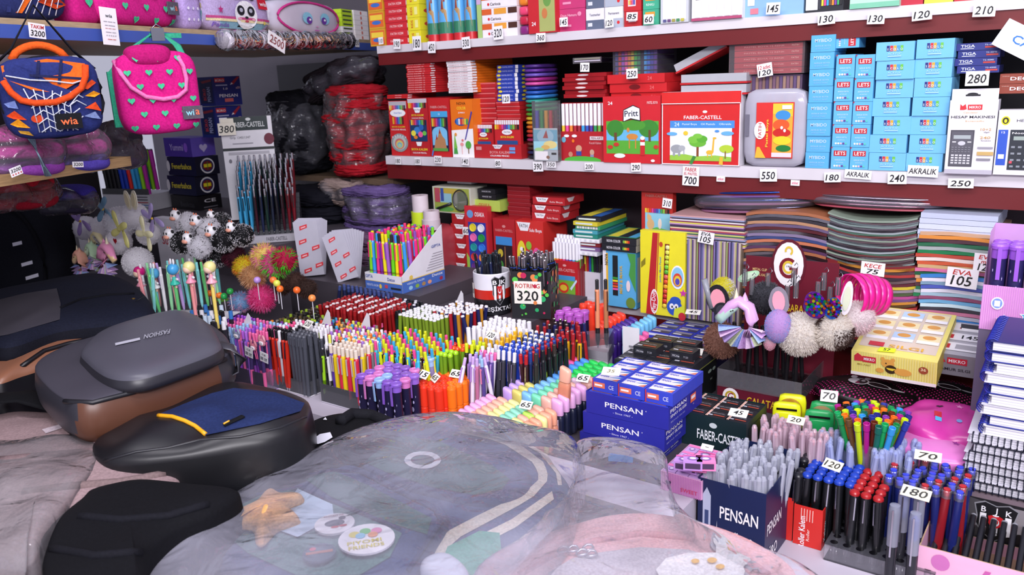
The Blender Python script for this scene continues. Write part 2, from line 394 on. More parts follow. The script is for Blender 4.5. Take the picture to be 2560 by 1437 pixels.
# d orange / white pencil box
carton('colour_pencil_box', 'orange and white pencil box with flamingo and trees, on the middle shelf', 1129,1184,248, Z2,.1, 'e8741c|P',
    F=[('p', [(0,0),(.98,0),(.98,.5),(0,.47)], 'f6f4f4'), txt(.5,.93,.05, 'NOVA', '4a2a10|P', .4), txt(.5,.85,.05, 'COLOR', YE, .4), txt(.5,.77,.03, 'JUMBO', WH, .3),('e', .45,.62,.28,.07, '2c4a9a')]+tips(.57,.67,['3d7fd0', 'e8e4ea', 'dd3a30', 'ef8a2c', 'e8d23a', '4aa24a'],.25,.8)+
      [('p', [(.06,.06),(.14,.35),(.26,.06)], '4aa24a'),('p', [(.08,.16),(.14,.42),(.24,.16)], '7cc04a'),('e', .75,.22,.13,.07, '5ab04a'),('r', .73,.07,.77,.18, '7a5a3a'),('e', .46,.23,.08,.03, 'ef9a9a'),('r', .45,.06,.47,.22, 'ef9a9a'),('e', .2,.4,.05,.03, 'e8933a'),('e', .5,.3,.05,.02, 'e07a7a'),('p', [(.6,.3),(.95,.8),(1,.78),(.66,.32)], '4a3fa0')], R=[('r', 0,0,1,1, 'ea7a1e')])
stack('pencil_box', pile('slim white pencil box with orange side', 'over the orange box'), 'box', 'slim white boxes lying flat', 1119,1180,138, Z2+.183,14,.2, 'ece6ea|P', F=[txt(.45,.5,.35, 'KALEM BOYA 12 RENK', 'b0606a|P', .75)], cols={'R': 'e87018|P', 'T': 'e87018|P'}, R=[('r', 0,.2,.1,.9, WH)])
# f red tray with pencils
carton('pencil_tray', 'wide red carton tray of colouring sets with a FATIH badge', 1186,1304,362, Z2,.12, 'b8262c|P', F=[('p', [(.4,1),(.62,1),(.56,.72),(.45,.72)], WH), txt(.5,.86,.16, 'FATIH', '555060|P', .14), txt(.55,.45,.2, 'BOYA KALEMI', 'e8a0a0|P', .42), txt(.55,.2,.12, 'COLOURED PENCILS', WH, .4),('r', .76,.62,.88,.85, '6aa0dd'),('r', .76,.4,.88,.55, '6aa0dd'),('r', .05,.6,.17,.85, 'd88a8a')])
def pencil_pack(x0, x1, yt, zb, label, colr, top='ece8ee', off=.03):
    carton('pencil_pack', label, x0, x1, yt, zb, .012, colr+'|P', off=off, F=tips(.84,1,[top]*11,.02,.98)+tips(.66,.83, RB[:11],.02,.98)+[('e', .5,.56,.2,.1, WH), txt(.5,.56,.07, 'FATIH', '555060|P', .24), txt(.5,.38,.08, 'BOYA KALEMI', YE, .5),('r', .1,.05,.9,.25, '27508a')], cat='pencils')
pencil_pack(1187,1233,312, Z2+.03, 'small red colouring set with white tips, left one in the wide red tray', 'b4242a')
pencil_pack(1237,1302,300, Z2+.03, 'small red colouring set with white tips, right one in the wide red tray', 'c4282e')
stack('pencil_box', pile('thin red box', 'rising behind the wide red tray on its left'), 'box', 'thin red boxes behind the tray', 1186,1240,206, Z2+.085,9,.1, 'b42028|P', F=[('r', 0,.7,1,.95, 'd8686a')], off=.05)
stack('pencil_box', pile('thin red box', 'rising behind the wide red tray on its right'), 'box', 'thin red boxes behind the tray', 1242,1300,254, Z2+.1,5,.1, 'c0242a|P', F=[('r', 0,.7,1,.95, 'd8686a')], off=.05)
stack('crayon_box', pile('small blue box with yellow dot', 'above the red tray'), 'box', 'small blue boxes in one pile', 1243,1296,162, Z2+.155,9,.09, '2f46b0|P', F=[('e', .12,.5,.09,.3, YE), txt(.5,.5,.3, 'PASTEL BOYA', 'c8ccf0|P', .5),('r', .87,.05,1,.95, WH)], R=[('e', .3,.5,.1,.3, YE)], off=.06)
# g rainbow column: felt pens lying in clear sleeves, one sleeve above the other
RAIN = ['4a2a78', '5f2f90', '6a52b0', 'a02a80', 'd0509a', '28308a', '2858b0', '3a86d0', '2f9a8a', '1f7a50', '2f8a44', '58a030', 'd8c030', 'e0a028', 'e07a28', 'd04a28', 'c03038', 'a02860', '6a3a30', '4a3028', '2a2a5a', '222230'][::-1]
O, w_, h = shelf_rect(1306,1346,160, Z2)
for k, c in enumerate(RAIN):
    m = MB(); hh = h/len(RAIN); m.M = MT((w_/2,.06, hh*.5)) @ Matrix.Diagonal((w_*.5,.055, hh*.46,1)); m.rbox((0,0,0),(1,1,1), c+'|P', 5,4)
    m.build('felt_pen_sleeve', None, O+Vector((0,0, k*hh)), RZ, label='felt pen sleeve with %s edge, %s in the rainbow column' % (['black', 'dark blue', 'brown', 'reddish brown', 'plum', 'crimson', 'red', 'orange', 'amber', 'yellow', 'grass green', 'green', 'dark green', 'teal', 'sky blue', 'blue', 'navy', 'pink', 'magenta', 'lavender', 'violet', 'dark violet'][k],(ORD+['nineteenth', 'twentieth', 'twenty-first', 'topmost'])[k]), cat='felt pens', group='rainbow column of sleeves')
# h hanging pack
Oh, wh, hh = shelf_rect(1334,1394,252, Z2, WS-.012)
t = thing('felt_pen_pack', 'clear wallet of thick felt pens with a beach picture, leaning at shelf edge', 'felt pens', Oh, RZ)
m = MB(); 
for i, c in enumerate(['5a4fb8', '3a9a4a', 'e8a828', 'c83a3a', '5a3a3a']):
    m.lathe([(.0055,0),(.0055, hh*.42)], c, 10, o=(.009+i*(wh-.018)/4,.006, hh*.42))
m.build('felt_pens', t)
m = MB().box(0, wh, -.001,0,0, hh*.55, 'dfe6ea|P'); m.face((0,-.001,0),(wh, 0,0),(0,0, hh*.55),[('r', 0,.6,1,.95, '8ccbe0'),('e', .5,.75,.35,.22, 'bfe0ee'),('p', [(.4,.7),(.55,.95),(.62,.7)], 'c84a3a'),('r', 0,.35,1,.6, '9ad0dc'),('e', .7,.5,.28,.12, 'e0cf8a'),('e', .5,.42,.18,.07, 'd9b064'),('e', .25,.35,.2,.06, 'a5cf8a'),('r', .05,.03,.6,.3, 'e9e4e6'),('r', .75,.2,.95,.26, '444'),('e', .6,.12,.07,.05, '8a6a5a')]); m.build('insert_card', t)
MB().box(-.002, wh+.002,-.002,.014,0, hh, 'dfe2ea|G').build('wallet', t)
# i felt pen box red with kids and a row of white pens
O, w_, h = shelf_rect(1401,1512,254, Z2)
t = thing('felt_pen_box', 'red open box of white-barrelled felt pens with cartoon children on a green hill', 'felt pens', O, RZ)
m = MB().box(0, w_, 0,.012,0, h*.5, 'b3242c|P'); m.box(0, w_, .012,.03,0, h*.98, 'c0262e|P')
m.face((0,0,0),(w_, 0,0),(0,0, h*.5),[('e', .5,.02,.42,.14, '4fae3e'),('e', .42,.42,.07,.12, 'd0a080'),('r', .36,.18,.48,.33, '3a4a9a'),('e', .23,.22,.05,.09, 'c88a70'),('e', .72,.3,.05,.1, 'c8a088'),('r', .68,.14,.76,.22, '8a8aa8'),('e', .08,.72,.05,.1, '6ab0c8'),('e', .15,.85,.06,.05, WH),('e', .33,.85,.06,.05, WH),('e', .3,.68,.03,.06, OR),('r', .68,.72,.98,.84, 'e0d8dc'), txt(.83,.78,.07, 'PEN-ART', '8a2028|P', .24), txt(.8,.62,.08, 'Keceli Kalem', 'e0a0a0|P', .26)])
m.build('carton', t)
m = MB()
for i, c in enumerate(['e8c83a', 'e84a9a', 'ef8a3a', 'b02a38', 'a02838', '3a9fd8', '3557b8', '5040a0', '2f9a5a', '6cb84a', '3a3038']):
    x = .006+i*(w_-.012)/10; m.lathe([(.0046, h*.48),(.0046, h*.6)], c, 10, o=(x, .006,0)); m.lathe([(.0047, h*.6),(.0047, h*.97)], 'f4f2f8', 10, o=(x, .006,0))
m.build('felt_pens', t)
stack('tin_box', pile('flat dark red tin', 'over the white felt pens'), 'tin', 'dark red tins lying flat', 1408,1512,182, Z2+.162,6,.12, '9c1c22', F=[('e', .45,.5,.13,.25, 'e8d8d8')], jit=.005)
carton('crayon_pack', 'clear pack on top of the dark red tins', 1432,1504,158, Z2+.262,.1, 'd8d4e0|G', F=[('r', .05,.1,.95,.35, '8a8a70'),('r', .05,.5,.95,.7, 'cfc8d8')])
# j Pritt
O, w_, h = shelf_rect(1508,1652,240, Z2, WS-.004)
carton_mesh(w_, .03, h, 'cf2630|P', F=[('r', .06,.14,.97,.63, '5cae3a'),('r', .06,.34,.97,.5, '6ab8e0'),('e', .22,.52,.15,.13, '3f8a34'),('e', .8,.52,.17,.13, '3f8a34'),('e', .55,.57,.2,.08, '4f9a36'),('r', .2,.33,.25,.46, '6a4a30'),('r', .8,.33,.84,.5, '6a4a30'),('e', .52,.4,.1,.045, 'd08a40'),('r', .46,.22,.48,.4, 'd08a40'),('r', .57,.22,.59,.4, 'd08a40'),('e', .45,.5,.025,.035, 'd08a40'),('r', .66,.12,.74,.38, 'c82a2e'),('r', .66,.27,.74,.32, WH),('e', .7,.38,.04,.03, WH),('e', .13,.24,.05,.03, 'c83a2e'),('e', .24,.28,.05,.03, 'c83a2e'),('e', .93,.25,.04,.03, 'c83a2e'),('e', .3,.11,.1,.035, 'e8efe6'),
    ('p', [(.36,.62),(.5,.66),(.67,.63),(.66,.82),(.54,.87),(.37,.8)], '222226'),('p', [(.375,.63),(.5,.675),(.655,.645),(.65,.815),(.54,.855),(.38,.79)], WH),('t', .51,.745,.09, 'Pritt', '1c2a3a|P', .23,.05), txt(.14,.9,.05, '24', WH, .08), txt(.87,.9,.04, 'PASTEL BOYA', 'f0c8c8|P', .18),('e', .88,.045,.035,.02, WH)]).build('pastel_box', None, O, RZ, label='red Pritt box of 24 pastels with a forest and deer picture', cat='box')
stack('pastel_box', pile('flat red pastel box', 'above the deer-picture pastel box'), 'box', 'flat red boxes above the deer box', 1524,1668,184, Z2+.150,3,.12, 'cb2328|P', F=[('e', .45,.6,.1,.3, '7a1418'), txt(.75,.5,.4, '24', 'e06a6a|P')], jit=.006)
O, w_, h = shelf_rect(1532,1644,112, Z2+.212, WS+.03)
t = thing('felt_pen_pack', 'clear pack of layered rainbow felt pens lying above the red pastel boxes', 'felt pens', O, RZ)
m = MB(); cs = ['4a4a8a', 'd03a3a', '9a4ab8', 'e05a9a', 'e88a3a', 'e0c83a', '4ab84a', '2f8a5a', '223', '3a9ad8', '2f6ac8', '3a3aa0', '5a2a90']
for j in range(6):
    for i, c in enumerate(cs): m.box(.006+i*(w_-.012)/12.5,.006+(i+.85)*(w_-.012)/12.5,.002,.1, j*h/6+.001,(j+.8)*h/6, c)
m.build('felt_pens', t); MB().box(0, w_, 0,.11,0, h, 'c8c8d8|G').build('sleeve', t)
# k Faber-Castell oil pastels wallet
O, w_, h = shelf_rect(1655,1852,229, Z2, WS-.004)
t = thing('pastel_wallet', 'big red Faber-Castell wallet of 24 oil pastels with elephant and giraffe picture', 'pastels', O, RZ)
m = MB().box(0, w_, 0,.032,0, h, 'd42a2a', cols={'L': 'f0ecee|P', 'R': 'e8e4ea|P', 'T': 'f0ecee|P'})
ex = [('p', [(0,0),(1,0),(1,.012),(0,.012)], WH),('r', 0,0,.012,.85, WH),('r', .988,0,1,.85, WH)]
m.face((0,0,0),(w_, 0,0),(0,0, h), ex+[('e', .56,.73,.03,.018, WH),('t', .53,.655,.05, 'FABER-CASTELL', WH, .48),('r', .11,.06,.9,.6, 'eef2fa'),('r', .11,.51,.93,.61, '4a90d8'), txt(.2,.56,.055, '24', 'cfe4f8|P'), txt(.58,.56,.035, 'Pastel Boya    Oil Pastels    Olkreide', 'cfe4f8|P', .62),('p', [(.11,.06),(.9,.06),(.9,.12),(.7,.14),(.45,.12),(.3,.15),(.11,.13)], '9acb4a'),
    ('e', .2,.22,.08,.06, 'a0a4a8'),('e', .27,.23,.045,.04, 'b0b4b8'),('r', .15,.12,.18,.2, 'a0a4a8'),('r', .22,.12,.25,.2, 'a0a4a8'),('r', .29,.14,.305,.22, 'b0b4b8'),('r', .46,.12,.49,.26, '8a4a28'),('e', .475,.31,.11,.06, '6cb83a'),('e', .42,.35,.07,.05, '7cc444'),('e', .53,.36,.07,.05, '5cae34'),('e', .475,.4,.06,.035, '7cc444'),
    ('e', .63,.18,.045,.03, 'e8b83a'),('p', [(.655,.18),(.67,.37),(.69,.37),(.68,.18)], 'e8b83a'),('e', .69,.375,.025,.013, 'e8b83a'),('r', .6,.11,.612,.17, 'e8b83a'),('r', .65,.11,.662,.17, 'e8b83a'),('e', .84,.23,.09,.055, 'b5d23a'),('r', .82,.1,.835,.2, '8a6a30'),('e', .32,.44,.032,.03, 'f0c83a'),('e', .14,.43,.07,.025, '6ab0e0'),('e', .85,.44,.08,.028, '6ab0e0'),('e', .72,.47,.03,.016, '4a90d8'),('p', [(.37,.02),(.42,.13),(.46,.12),(.41,.01)], '3f8a3a'),('p', [(.75,.02),(.76,.12),(.8,.12),(.8,.01)], 'f0b83a')])
m.build('wallet_body', t)
m = MB(); m.box(.0, w_, -.003,-.0005, h*.84, h, 'dc2e2c', cols={'B': 'f0ecee|P'}); m.face((0,-.003, h*.84),(w_, 0,0),(0,0, h*.16),[('r', 0,0,1,.06, WH)]); m.build('flap', t)
def lid(name, label, O, w_, d, h, rot):
    t = thing(name, label, 'pastels', O); t.rotation_euler = rot
    MB().box(0, w_, 0, d, 0,.004, 'c42428').build('base', t); MB().box(.002, w_-.002,.002, d-.002,.0045, h, 'd9dbe2|F').build('lid', t)
O, w_, h = shelf_rect(1700,1868,182, Z2+.162, WS+.0)
lid('pastel_case', 'flat case with frosted lid and red base, lower of two on the red wallet', O, w_, .12, h*.46,(0,0, RZ))
lid('pastel_case', 'flat case with frosted lid and red base, upper of two on the red wallet', O+Vector((0,0, h*.5)), w_, .12, h*.46,(0,0, RZ))
a = onp(1690,185, RZ, WS+.04); b = onp(1818,118, RZ, WS+.04)
lid('pastel_case', 'flat case with frosted lid tilted up steeply behind the two level ones', Vector((a.x, a.y, a.z)),(b-a).length, .08,.022,(MR(RZ, 3, 'Z') @ MR(-math.asin((b.z-a.z)/(b-a).length),3, 'Y')).to_euler())
# l clear carry case with FATIH insert
O, w_, h = shelf_rect(1858,2014,222, Z2, WS-.002)
t = thing('crayon_case', 'clear plastic carry case with handle slot and a red and yellow pastel card inside', 'crayons', O, RZ)
m = MB(); m.M = MT((w_/2,.02, h/2)); m.rbox((0,0,0),(w_/2,.02, h/2), 'd6d4e2|F', 7,8); m.build('case', t)
m = MB()
for j in range(13): m.lathe([(.004, h*.08),(.004, h*.93)],['b08090', 'c06070', '8a7aa0', 'c89090'][j % 4],8, o=(w_*.3+j*w_*.05,.03,0))
m.build('crayons', t)
m = MB().box(w_*.22, w_*.82,-.003,-.001, h*.12, h*.83, 'd8302c|P'); m.face((w_*.22,-.003, h*.12),(w_*.6,0,0),(0,0, h*.71),[('r', .45,.02,.98,.98, 'e8a83a'),('p', [(.45,.8),(.98,.75),(.98,.98),(.45,.98)], 'e8c83a'),('e', .72,.77,.2,.09, '3f8fd0'),('e', .68,.6,.22,.1, 'e05a28'),('e', .7,.46,.24,.08, 'c8241e'),('e', .72,.32,.24,.08, 'e8d02a'),('e', .76,.18,.2,.06, '1f7a34'),('e', .7,.55,.035,.03, WH),('e', .78,.5,.035,.03, WH),('r', .45,.02,.98,.1, 'e8d8e8'),('e', .12,.5,.16,.16, WH),('t', .12,.5,.06, 'FATIH', 'b83028|P', .26, math.pi/2),('t', .32,.45,.06, 'Pastel Boya', 'f4d040|P', .5, math.pi/2),('p', [(.0,0),(.05,.2),(.12,.2),(.3,0)], 'e8b83a'),('r', .7,.88,.95,.95, WH)]); m.build('insert_card', t)
MB().box(w_*.03, w_*.10,-.002,.0, h*.4, h*.68, '8d8a9a|F').build('handle_slot', t)
O, w_, h = shelf_rect(1836,2006,108, Z2+.205, WS+.02)
t = thing('wrapped_boxes', 'clear-wrapped bundle of five flat red pastel boxes above the carry case', 'boxes', O, RZ, None)
for k in range(5):
    m = MB().box(0, w_, 0,.12, k*h/5,(k+.93)*h/5, 'b3242a|P'); m.face((0,0, k*h/5),(w_, 0,0),(0,0, h/5),[txt(.45,.5,.25, 'PASTEL BOYA 12 RENK', 'e0908a|P', .6), txt(.9,.5,.25, 'FATIH', 'e8b0a0|P', .1)]); m.build('box', t)
MB().box(-.012, w_+.006,-.002,.125,-.001, h+.002, 'd8d8e0|G').build('wrap', t)
O, w_, h = shelf_rect(1862,2006,190, Z2+.166, WS+.03)
carton_mesh(w_, .12,.036, '5a4660|P', F=tips(.1,.9,['7a5a70', '8a6a60', '604a70', '9a7a6a']*4,.02,.98)).build('crayon_case', None, O, RZ, label='dim crayon case lying flat between the clear case and the wrapped red bundle', cat='crayons')
# m MYBIDO, n LETS, o ACRYLIC
SKY = '5aaee0|P'
dm = [txt(.5,.68,.2, 'MYBIDO', 'c8dcf0|P', .68), txt(.5,.36,.1, 'AKRILIK BOYA', 'a0cdea|P', .66), txt(.5,.19,.09, 'ACRYLIC PAINT', '8cc2e6|P', .6)]
stack('paint_box', pile('blue box reading MYBIDO', 'next to the clear carry case'), 'paint box', 'blue paint boxes in the left column', 2020,2080,87, Z2,8,.09, SKY, F=dm, off=0, jit=.0015)
dl = [('r', .14,.6,.84,.84, 'c0202c'), txt(.5,.72,.16, 'LETS', WH, .56), txt(.5,.42,.07, 'AKRILIK BOYA', 'bfe0f6|P', .6), txt(.5,.3,.05, 'ACRYLIC', 'bfe0f6|P', .4)]+[('e', .22+i*.14,.15,.055,.045, c) for i, c in enumerate(['f4f4f6|P', 'f0e8c8|P', 'e8b8c0|P', '6a3a8a|P', '5ac8b0|P'])]+[('p', [(0,1),(.1,1),(0,.92)], 'c0202c')]
for k, (x0, x1, s_) in enumerate(((2083,2129, 'left'),(2131,2178, 'right'))):
    stack('paint_box', pile('light blue box with red LETS badge', '%s LETS column' % s_), 'paint box', 'small boxes with red badges', x0, x1,136, Z2,5,.07, '62b4e4|P', F=dl, off=-.002, jit=.001)
O, w_, h = shelf_rect(2088,2148,84, Z2+.252, WS+.006)
m = carton_mesh(w_, .07, h, '5fb2e2|P', F=[('r', .56,.12,.86,.86, 'c0202c'),('t', .71,.49,.2, 'LETS', WH, .6, math.pi/2),('t', .4,.5,.06, 'AKRILIK BOYA', 'bfe0f6|P', .5, math.pi/2)]+[('e', .2,.2+i*.14,.04,.055, c) for i, c in enumerate(['f4f4f6|P', 'f0e8c8|P', 'e8b8c0|P', '6a3a8a|P', '5ac8b0|P'])])
o = m.build('paint_box', None, O, RZ+.05, label='light blue LETS box lying on its side on top of the two small columns', cat='paint box')
da = [('r', .28+i*.09,.5,.355+i*.09,.8, c) for i, c in enumerate(['2a2a78|P', 'd03038|P', 'f0a830|P', '4a9ad8|P', '6cc04a|P'])]+[txt(.315+i*.09,.6,.12, ch, 'd8ecf8|P') for i, ch in enumerate('SCOLO')]+[txt(.5,.36,.13, 'ACRYLIC', 'a8d4f0|P', .36),('r', .32,.2,.68,.26, 'a8d4f0')]
stack('paint_box', pile('wide light blue acrylic paint box', 'in the left wide column'), 'paint box', 'wide blue acrylic boxes', 2182,2276,104, Z2,7,.1, '72bdea|P', F=da, off=.0, jit=.004)
stack('paint_box', pile('wide light blue acrylic paint box', 'right wide column beside the calculator'), 'paint box', 'wide blue acrylic boxes', 2279,2372,97, Z2,7,.1, '72bdea|P', F=da, off=.0, jit=.004)
# p TIGA, q calculators
O, w_, h = shelf_rect(2369,2490,222, Z2, WS-.02)
t = thing('calculator_box', 'white Mikro calculator box with a grey calculator picture and hanging tab', 'calculator', O, RZ)
hb = h*.87
m = MB().box(0, w_, 0,.035,0, hb, 'e9e6ec|P', cols={'R': 'c9c6d0|P'}); m.face((0,0,0),(w_, 0,0),(0,0, hb),[('r', 0,0,1,.06, 'bab6c2'),('p', [(.22,.87),(.22,.95),(.27,.92),(.33,.95),(.36,.88),(.3,.87)], 'd03038'),('r', .38,.87,.68,.94, 'd03038'), txt(.53,.905,.035, 'MIKRO', WH, .24), txt(.5,.775,.035, 'HESAP MAKINESI', '2a2830|P', .9), txt(.45,.835,.02, 'Calculator', 'd8b070|P', .3), txt(.55,.72,.018, 'Scientific', 'd8b070|P', .4),('r', .07,.1,.57,.6, '4b4a52'),('r', .1,.12,.54,.58, '5b5a63'),('r', .14,.48,.5,.53, 'a5aeb0'),('e', .32,.42,.08,.03, 'c8c8ce'),('r', .12,.43,.2,.445, 'd8d8dc'),('r', .44,.43,.52,.445, 'd8d8dc')]+
    [('r', .12+.085*i, .14+.035*j, .18+.085*i, .16+.035*j, 'd4d4da') for i in range(5) for j in range(4)]+[('r', .12+.07*i, .3+.03*j, .16+.07*i, .31+.03*j, '8a8a92') for i in range(6) for j in range(3)]+[txt(.8,.61,.035, '10+2', 'c8a060|P', .22), txt(.82,.57,.02, 'digit', '4a4850|P', .12), txt(.8,.5,.035, '240', 'c8a060|P', .22), txt(.82,.46,.018, 'functions', '4a4850|P', .2),('r', .66,.26,1,.31, 'c8a868'),('r', .66,.35,.98,.375, '9a98a2'),('r', .66,.19,.95,.22, '8a8892')]); m.build('carton', t)
m = MB().box(w_*.02, w_*.98,.004,.006, hb, h, 'e9e6ec|P'); m.face((w_*.02,.004, hb),(w_*.96,0,0),(0,0, h-hb),[('e', .45,.5,.12,.16, '222226'),('r', .3,.35,.62,.5, '222226')]); m.build('hanging_tab', t)
O, w_, h = shelf_rect(2490,2585,275, Z2, WS-.015)
m = carton_mesh(w_, .04, h, 'ecebf0|P', F=[('e', .2,.84,.12,.07, 'e8d828'),('e', .2,.84,.085,.05, '2a2a20'),('e', .2,.835,.04,.03, 'e8d828'), txt(.72,.84,.04, 'HESAP', '55525c|P', .45),('r', .04,.15,.3,.7, '2f56c0'), txt(.17,.66,.03, '12', WH, .1),('r', .09,.25,.25,.32, 'e8ecf8'),('r', .36,.08,.98,.7, '2b3038'), txt(.66,.65,.03, 'Noorts', WH, .5),('r', .46,.54,.9,.6, '9aa8a0'),('r', .4,.18,.48,.22, 'd04858')]+[('r', .42+.18*i, .12+.1*j, .52+.18*i, .15+.1*j, '8a9098') for i in range(3) for j in range(4)])
m.build('calculator_box', None, O, RZ, label='white and blue calculator box with a round yellow badge at the right frame edge', cat='calculator')
stack('staple_box', pile('dark blue box reading TIGA', 'above the white calculator box'), 'box', 'dark blue TIGA boxes', 2392,2498,106, Z2+.192,4,.07, '26307e|P', F=[txt(.27,.6,.38, 'TIGA', 'e8ecf4|P', .34),('r', .1,.22,.42,.3, 'e8ecf4'),('r', .68,.28,.96,.5, 'c84038'), txt(.8,.7,.18, 'T5-40MS', 'c8d0e8|P', .26)], off=.02, jit=.006)
stack('brown_box', pile('brown box with white letters', 'above the second calculator box at the right edge'), 'box', 'brown boxes at the right edge', 2500,2590,183, Z2+.152,2,.08, '8c3e2c|P', F=[txt(.55,.5,.36, 'DEC', WH, .5), txt(.17,.75,.08, 'STAPLES', 'd8b0a0|P', .2)])
a = onp(2478,110, RZ, WS-.0); b = onp(2566,165, RZ, WS-.0)
m = carton_mesh(.13,.07,.052, 'e8ebf2|P', F=[txt(.5,.5,.3, 'CASLO', '2f78c8|P', .6)])
o = m.build('calculator_carton', None, a, 0, label='white CASLO carton balanced at a slant on the brown boxes', cat='box'); o.rotation_euler = (MR(RZ, 3, 'Z') @ MR(R_(30),3, 'Y')).to_euler()
# ================================================================ UPPER RED SHELF (z 1.70), cut by the frame
Z1 = 1.7005
def up(name, label, x0, x1, ht, d, c, F=(), R=(), n=1, group=None, cat='box', off=.012, cols=None):
    xm = (x0+x1)/2; y1 = 115+(xm-958)*(-.066)
    a = onp(x0, y1, RZ, WS+off); b = onp(x1, y1, RZ, WS+off); O = Vector((a.x, a.y, Z1)); w_ = (b-a).length
    me = carton_mesh(w_*.99, d, ht-.0006, c, F, R, (),(), cols).mesh(name)
    for k in range(n): inst(name, [(name, me)], O+Vector((random.uniform(-.001,.001),0, k*ht)),(0,0, RZ), label(k, n) if callable(label) else label, cat, group)
    return O, w_
up('snack_pouch', lambda k, n: 'paper card pouch in %s, %s on the shelf end by the corner' % (['yellow', 'light blue', 'orange'][k % 3],['lowest', 'middle', 'upper'][k]),927,965,.05,.06, 'd8a028|P', F=[('r', .05,.1,.95,.9, 'e0662a'),('r', .1,.5,.9,.8, 'f0d040'),('e', .5,.35,.3,.12, '3a6fc0')], n=3, group='pouches at the shelf end')
up('crayon_box', pile('long red box', 'first pile on the upper shelf'),968,1021,.021,.1, 'cc2630|P', F=[txt(.5,.5,.35, 'FATIH KEM', 'f0c0c0|P', .6)], R=[('r', 0,.2,.15,.8, 'e8d8d8')], n=7, group='red boxes on the upper shelf')
up('clay_box', pile('yellow box with red lettering', 'next to the castle tins'),1023,1054,.036,.09, 'e8dc2c|P', F=[('t', .35,.5,.25, 'KIDS', 'c83a28|P', .6, math.pi/2),('r', .6,.2,.85,.8, 'f0ec90')], R=[('r', .0,0,1,1, 'e4d828'),('e', .5,.5,.3,.2, 'c83a28')], n=4, group='yellow boxes on the upper shelf')
for k, (x0, x1) in enumerate(((1076,1102),(1105,1136),(1140,1166),(1169,1193))):
    y1 = 115+(x0-958)*(-.066); a = onp(x0, y1, RZ, WS+.03); b = onp(x1, y1, RZ, WS+.03); r_ = (b-a).length/2
    m = MB(); ht = .17; m.lathe([(r_, 0),(r_, .02),(r_, ht)], '5aa8e0', 20, cols=['c82830', '5aa8e0'])
    fn = lambda u, v, o, r_=r_, ht=ht: Vector(((r_+o)*math.cos(-math.pi+u*math.pi),(r_+o)*math.sin(-math.pi+u*math.pi), v*ht))
    m.decals(fn, [('r', .05,.12,.95,.3, '2f7a5a|P', 8),('p', [(.25,.2),(.75,.2),(.72,.48),(.62,.52),(.6,.66),(.5,.5),(.3,.46)], 'b08a58'),('p', [(.5,.5),(.55,.72),(.6,.5)], '8a3830'),('p', [(.6,.62),(.64,.8),(.68,.62)], '8a3830'),('e', .3,.85,.12,.04, 'e8f0f8'),('e', .7,.9,.12,.03, 'e8f0f8')],.0006)
    m.build('pencil_tin', None, (a+b)/2, RZ, label='blue round pencil tin with castle print, %s of the four standing together' % ['first from the left', 'second from the left', 'third from the left', 'rightmost'][k], cat='tin', group='castle pencil tins').location.z = Z1
up('sticker_pack', 'narrow green and lilac pack squeezed between the castle tins and the white pastel boxes', 1195,1206,.16,.08, 'a8c878|P', F=[('r', 0,.55,1,1, 'c8a8d0')])
up('pastel_box', pile('white box with orange bands', 'on the upper shelf above the 320 card'),1208,1296,.038,.1, 'efeaf0|P', F=[('r', 0,.55,.28,.95, 'd8602a'),('r', .35,.55,.7,.95, 'e8a03a'),('r', .75,.55,1,.95, '4a2a20'), txt(.4,.25,.2, 'Carioca', '4a3a40|P', .3),('e', .2,.25,.03,.1, RED)], n=3, group='white pastel boxes')
HL = ['8a2a7a', 'c82848', 'f04a78', 'ef8a2c', 'e8e03a']
y1 = 92; a = onp(1299, y1, RZ, WS+.014); b = onp(1322, y1, RZ, WS+.014)
for k in range(5):
    m = MB(); m.rbox(((b-a).length/2,.02,.012),((b-a).length/2,.02,.0115), HL[k],6,5)
    m.build('marker_end', None, Vector((a.x, a.y, Z1+k*.0245)), RZ, label='%s rounded marker block in the short tower beside the red card pack' % ['plum', 'crimson', 'pink', 'orange', 'yellow'][k], cat='marker', group='tower of marker blocks')
up('colouring_set', 'red and green card pack with a letter P badge on the upper shelf', 1323,1392,.16,.02, 'c4262e|P', F=[('r', .4,.02,.97,.98, 'a8b068'),('e', .7,.5,.14,.1, '6a9a4a'),('e', .6,.3,.1,.08, 'c87a48'),('r', .3,.72,.95,.98, 'e8e6ea'),('t', .62,.84,.13, 'P', '2a2a30|P', None, .3), txt(.2,.15,.06, '24', WH)], off=-.006)
up('clay_box', pile('pink box with white print', 'above the 145 card'),1396,1465,.055,.07, 'c43a72|P', F=[txt(.4,.7,.16, 'Oyun Hamuru', 'f0b8cc|P', .6),('e', .8,.75,.07,.1, 'e890b0'),('r', .2,.2,.5,.3, 'e898b8')], n=3, group='pink boxes')
up('pen_carton', pile('white and grey carton', 'left of two above the 120 card'),1467,1512,.05,.07, 'e9e6ee|P', F=[('r', 0,.0,1,.45, '5f6a80'),('r', .1,.15,.35,.32, 'd8dce4'), txt(.5,.7,.12, 'Textmarker', '6a6a78|P', .6)], n=3, group='white and grey cartons')
up('pen_carton', pile('white carton with pale grey band', 'right of two above the 120 card'),1514,1559,.05,.07, 'ebe8ee|P', F=[('r', 0,.0,1,.45, 'aeb6c4'),('e', .75,.25,.08,.08, RED), txt(.5,.7,.12, 'Permanent', '6a6a78|P', .6)], n=3, group='white and grey cartons')
up('clip_box', pile('red box with small white picture', 'above the 85 card'),1561,1604,.036,.06, 'c42a30|P', F=[('r', .25,.3,.7,.8, 'e8d8dc')]+tips(.4,.7, RB[:6],.28,.68), n=3, group='red boxes')
up('clip_box', pile('green box with orange label', 'above the 60 card'),1607,1647,.036,.06, '44b08c|P', F=[('r', .15,.55,.75,.85, 'e09a3a'), txt(.45,.3,.15, 'RENKLI', 'd8f0e4|P', .5)], n=3, group='green boxes')
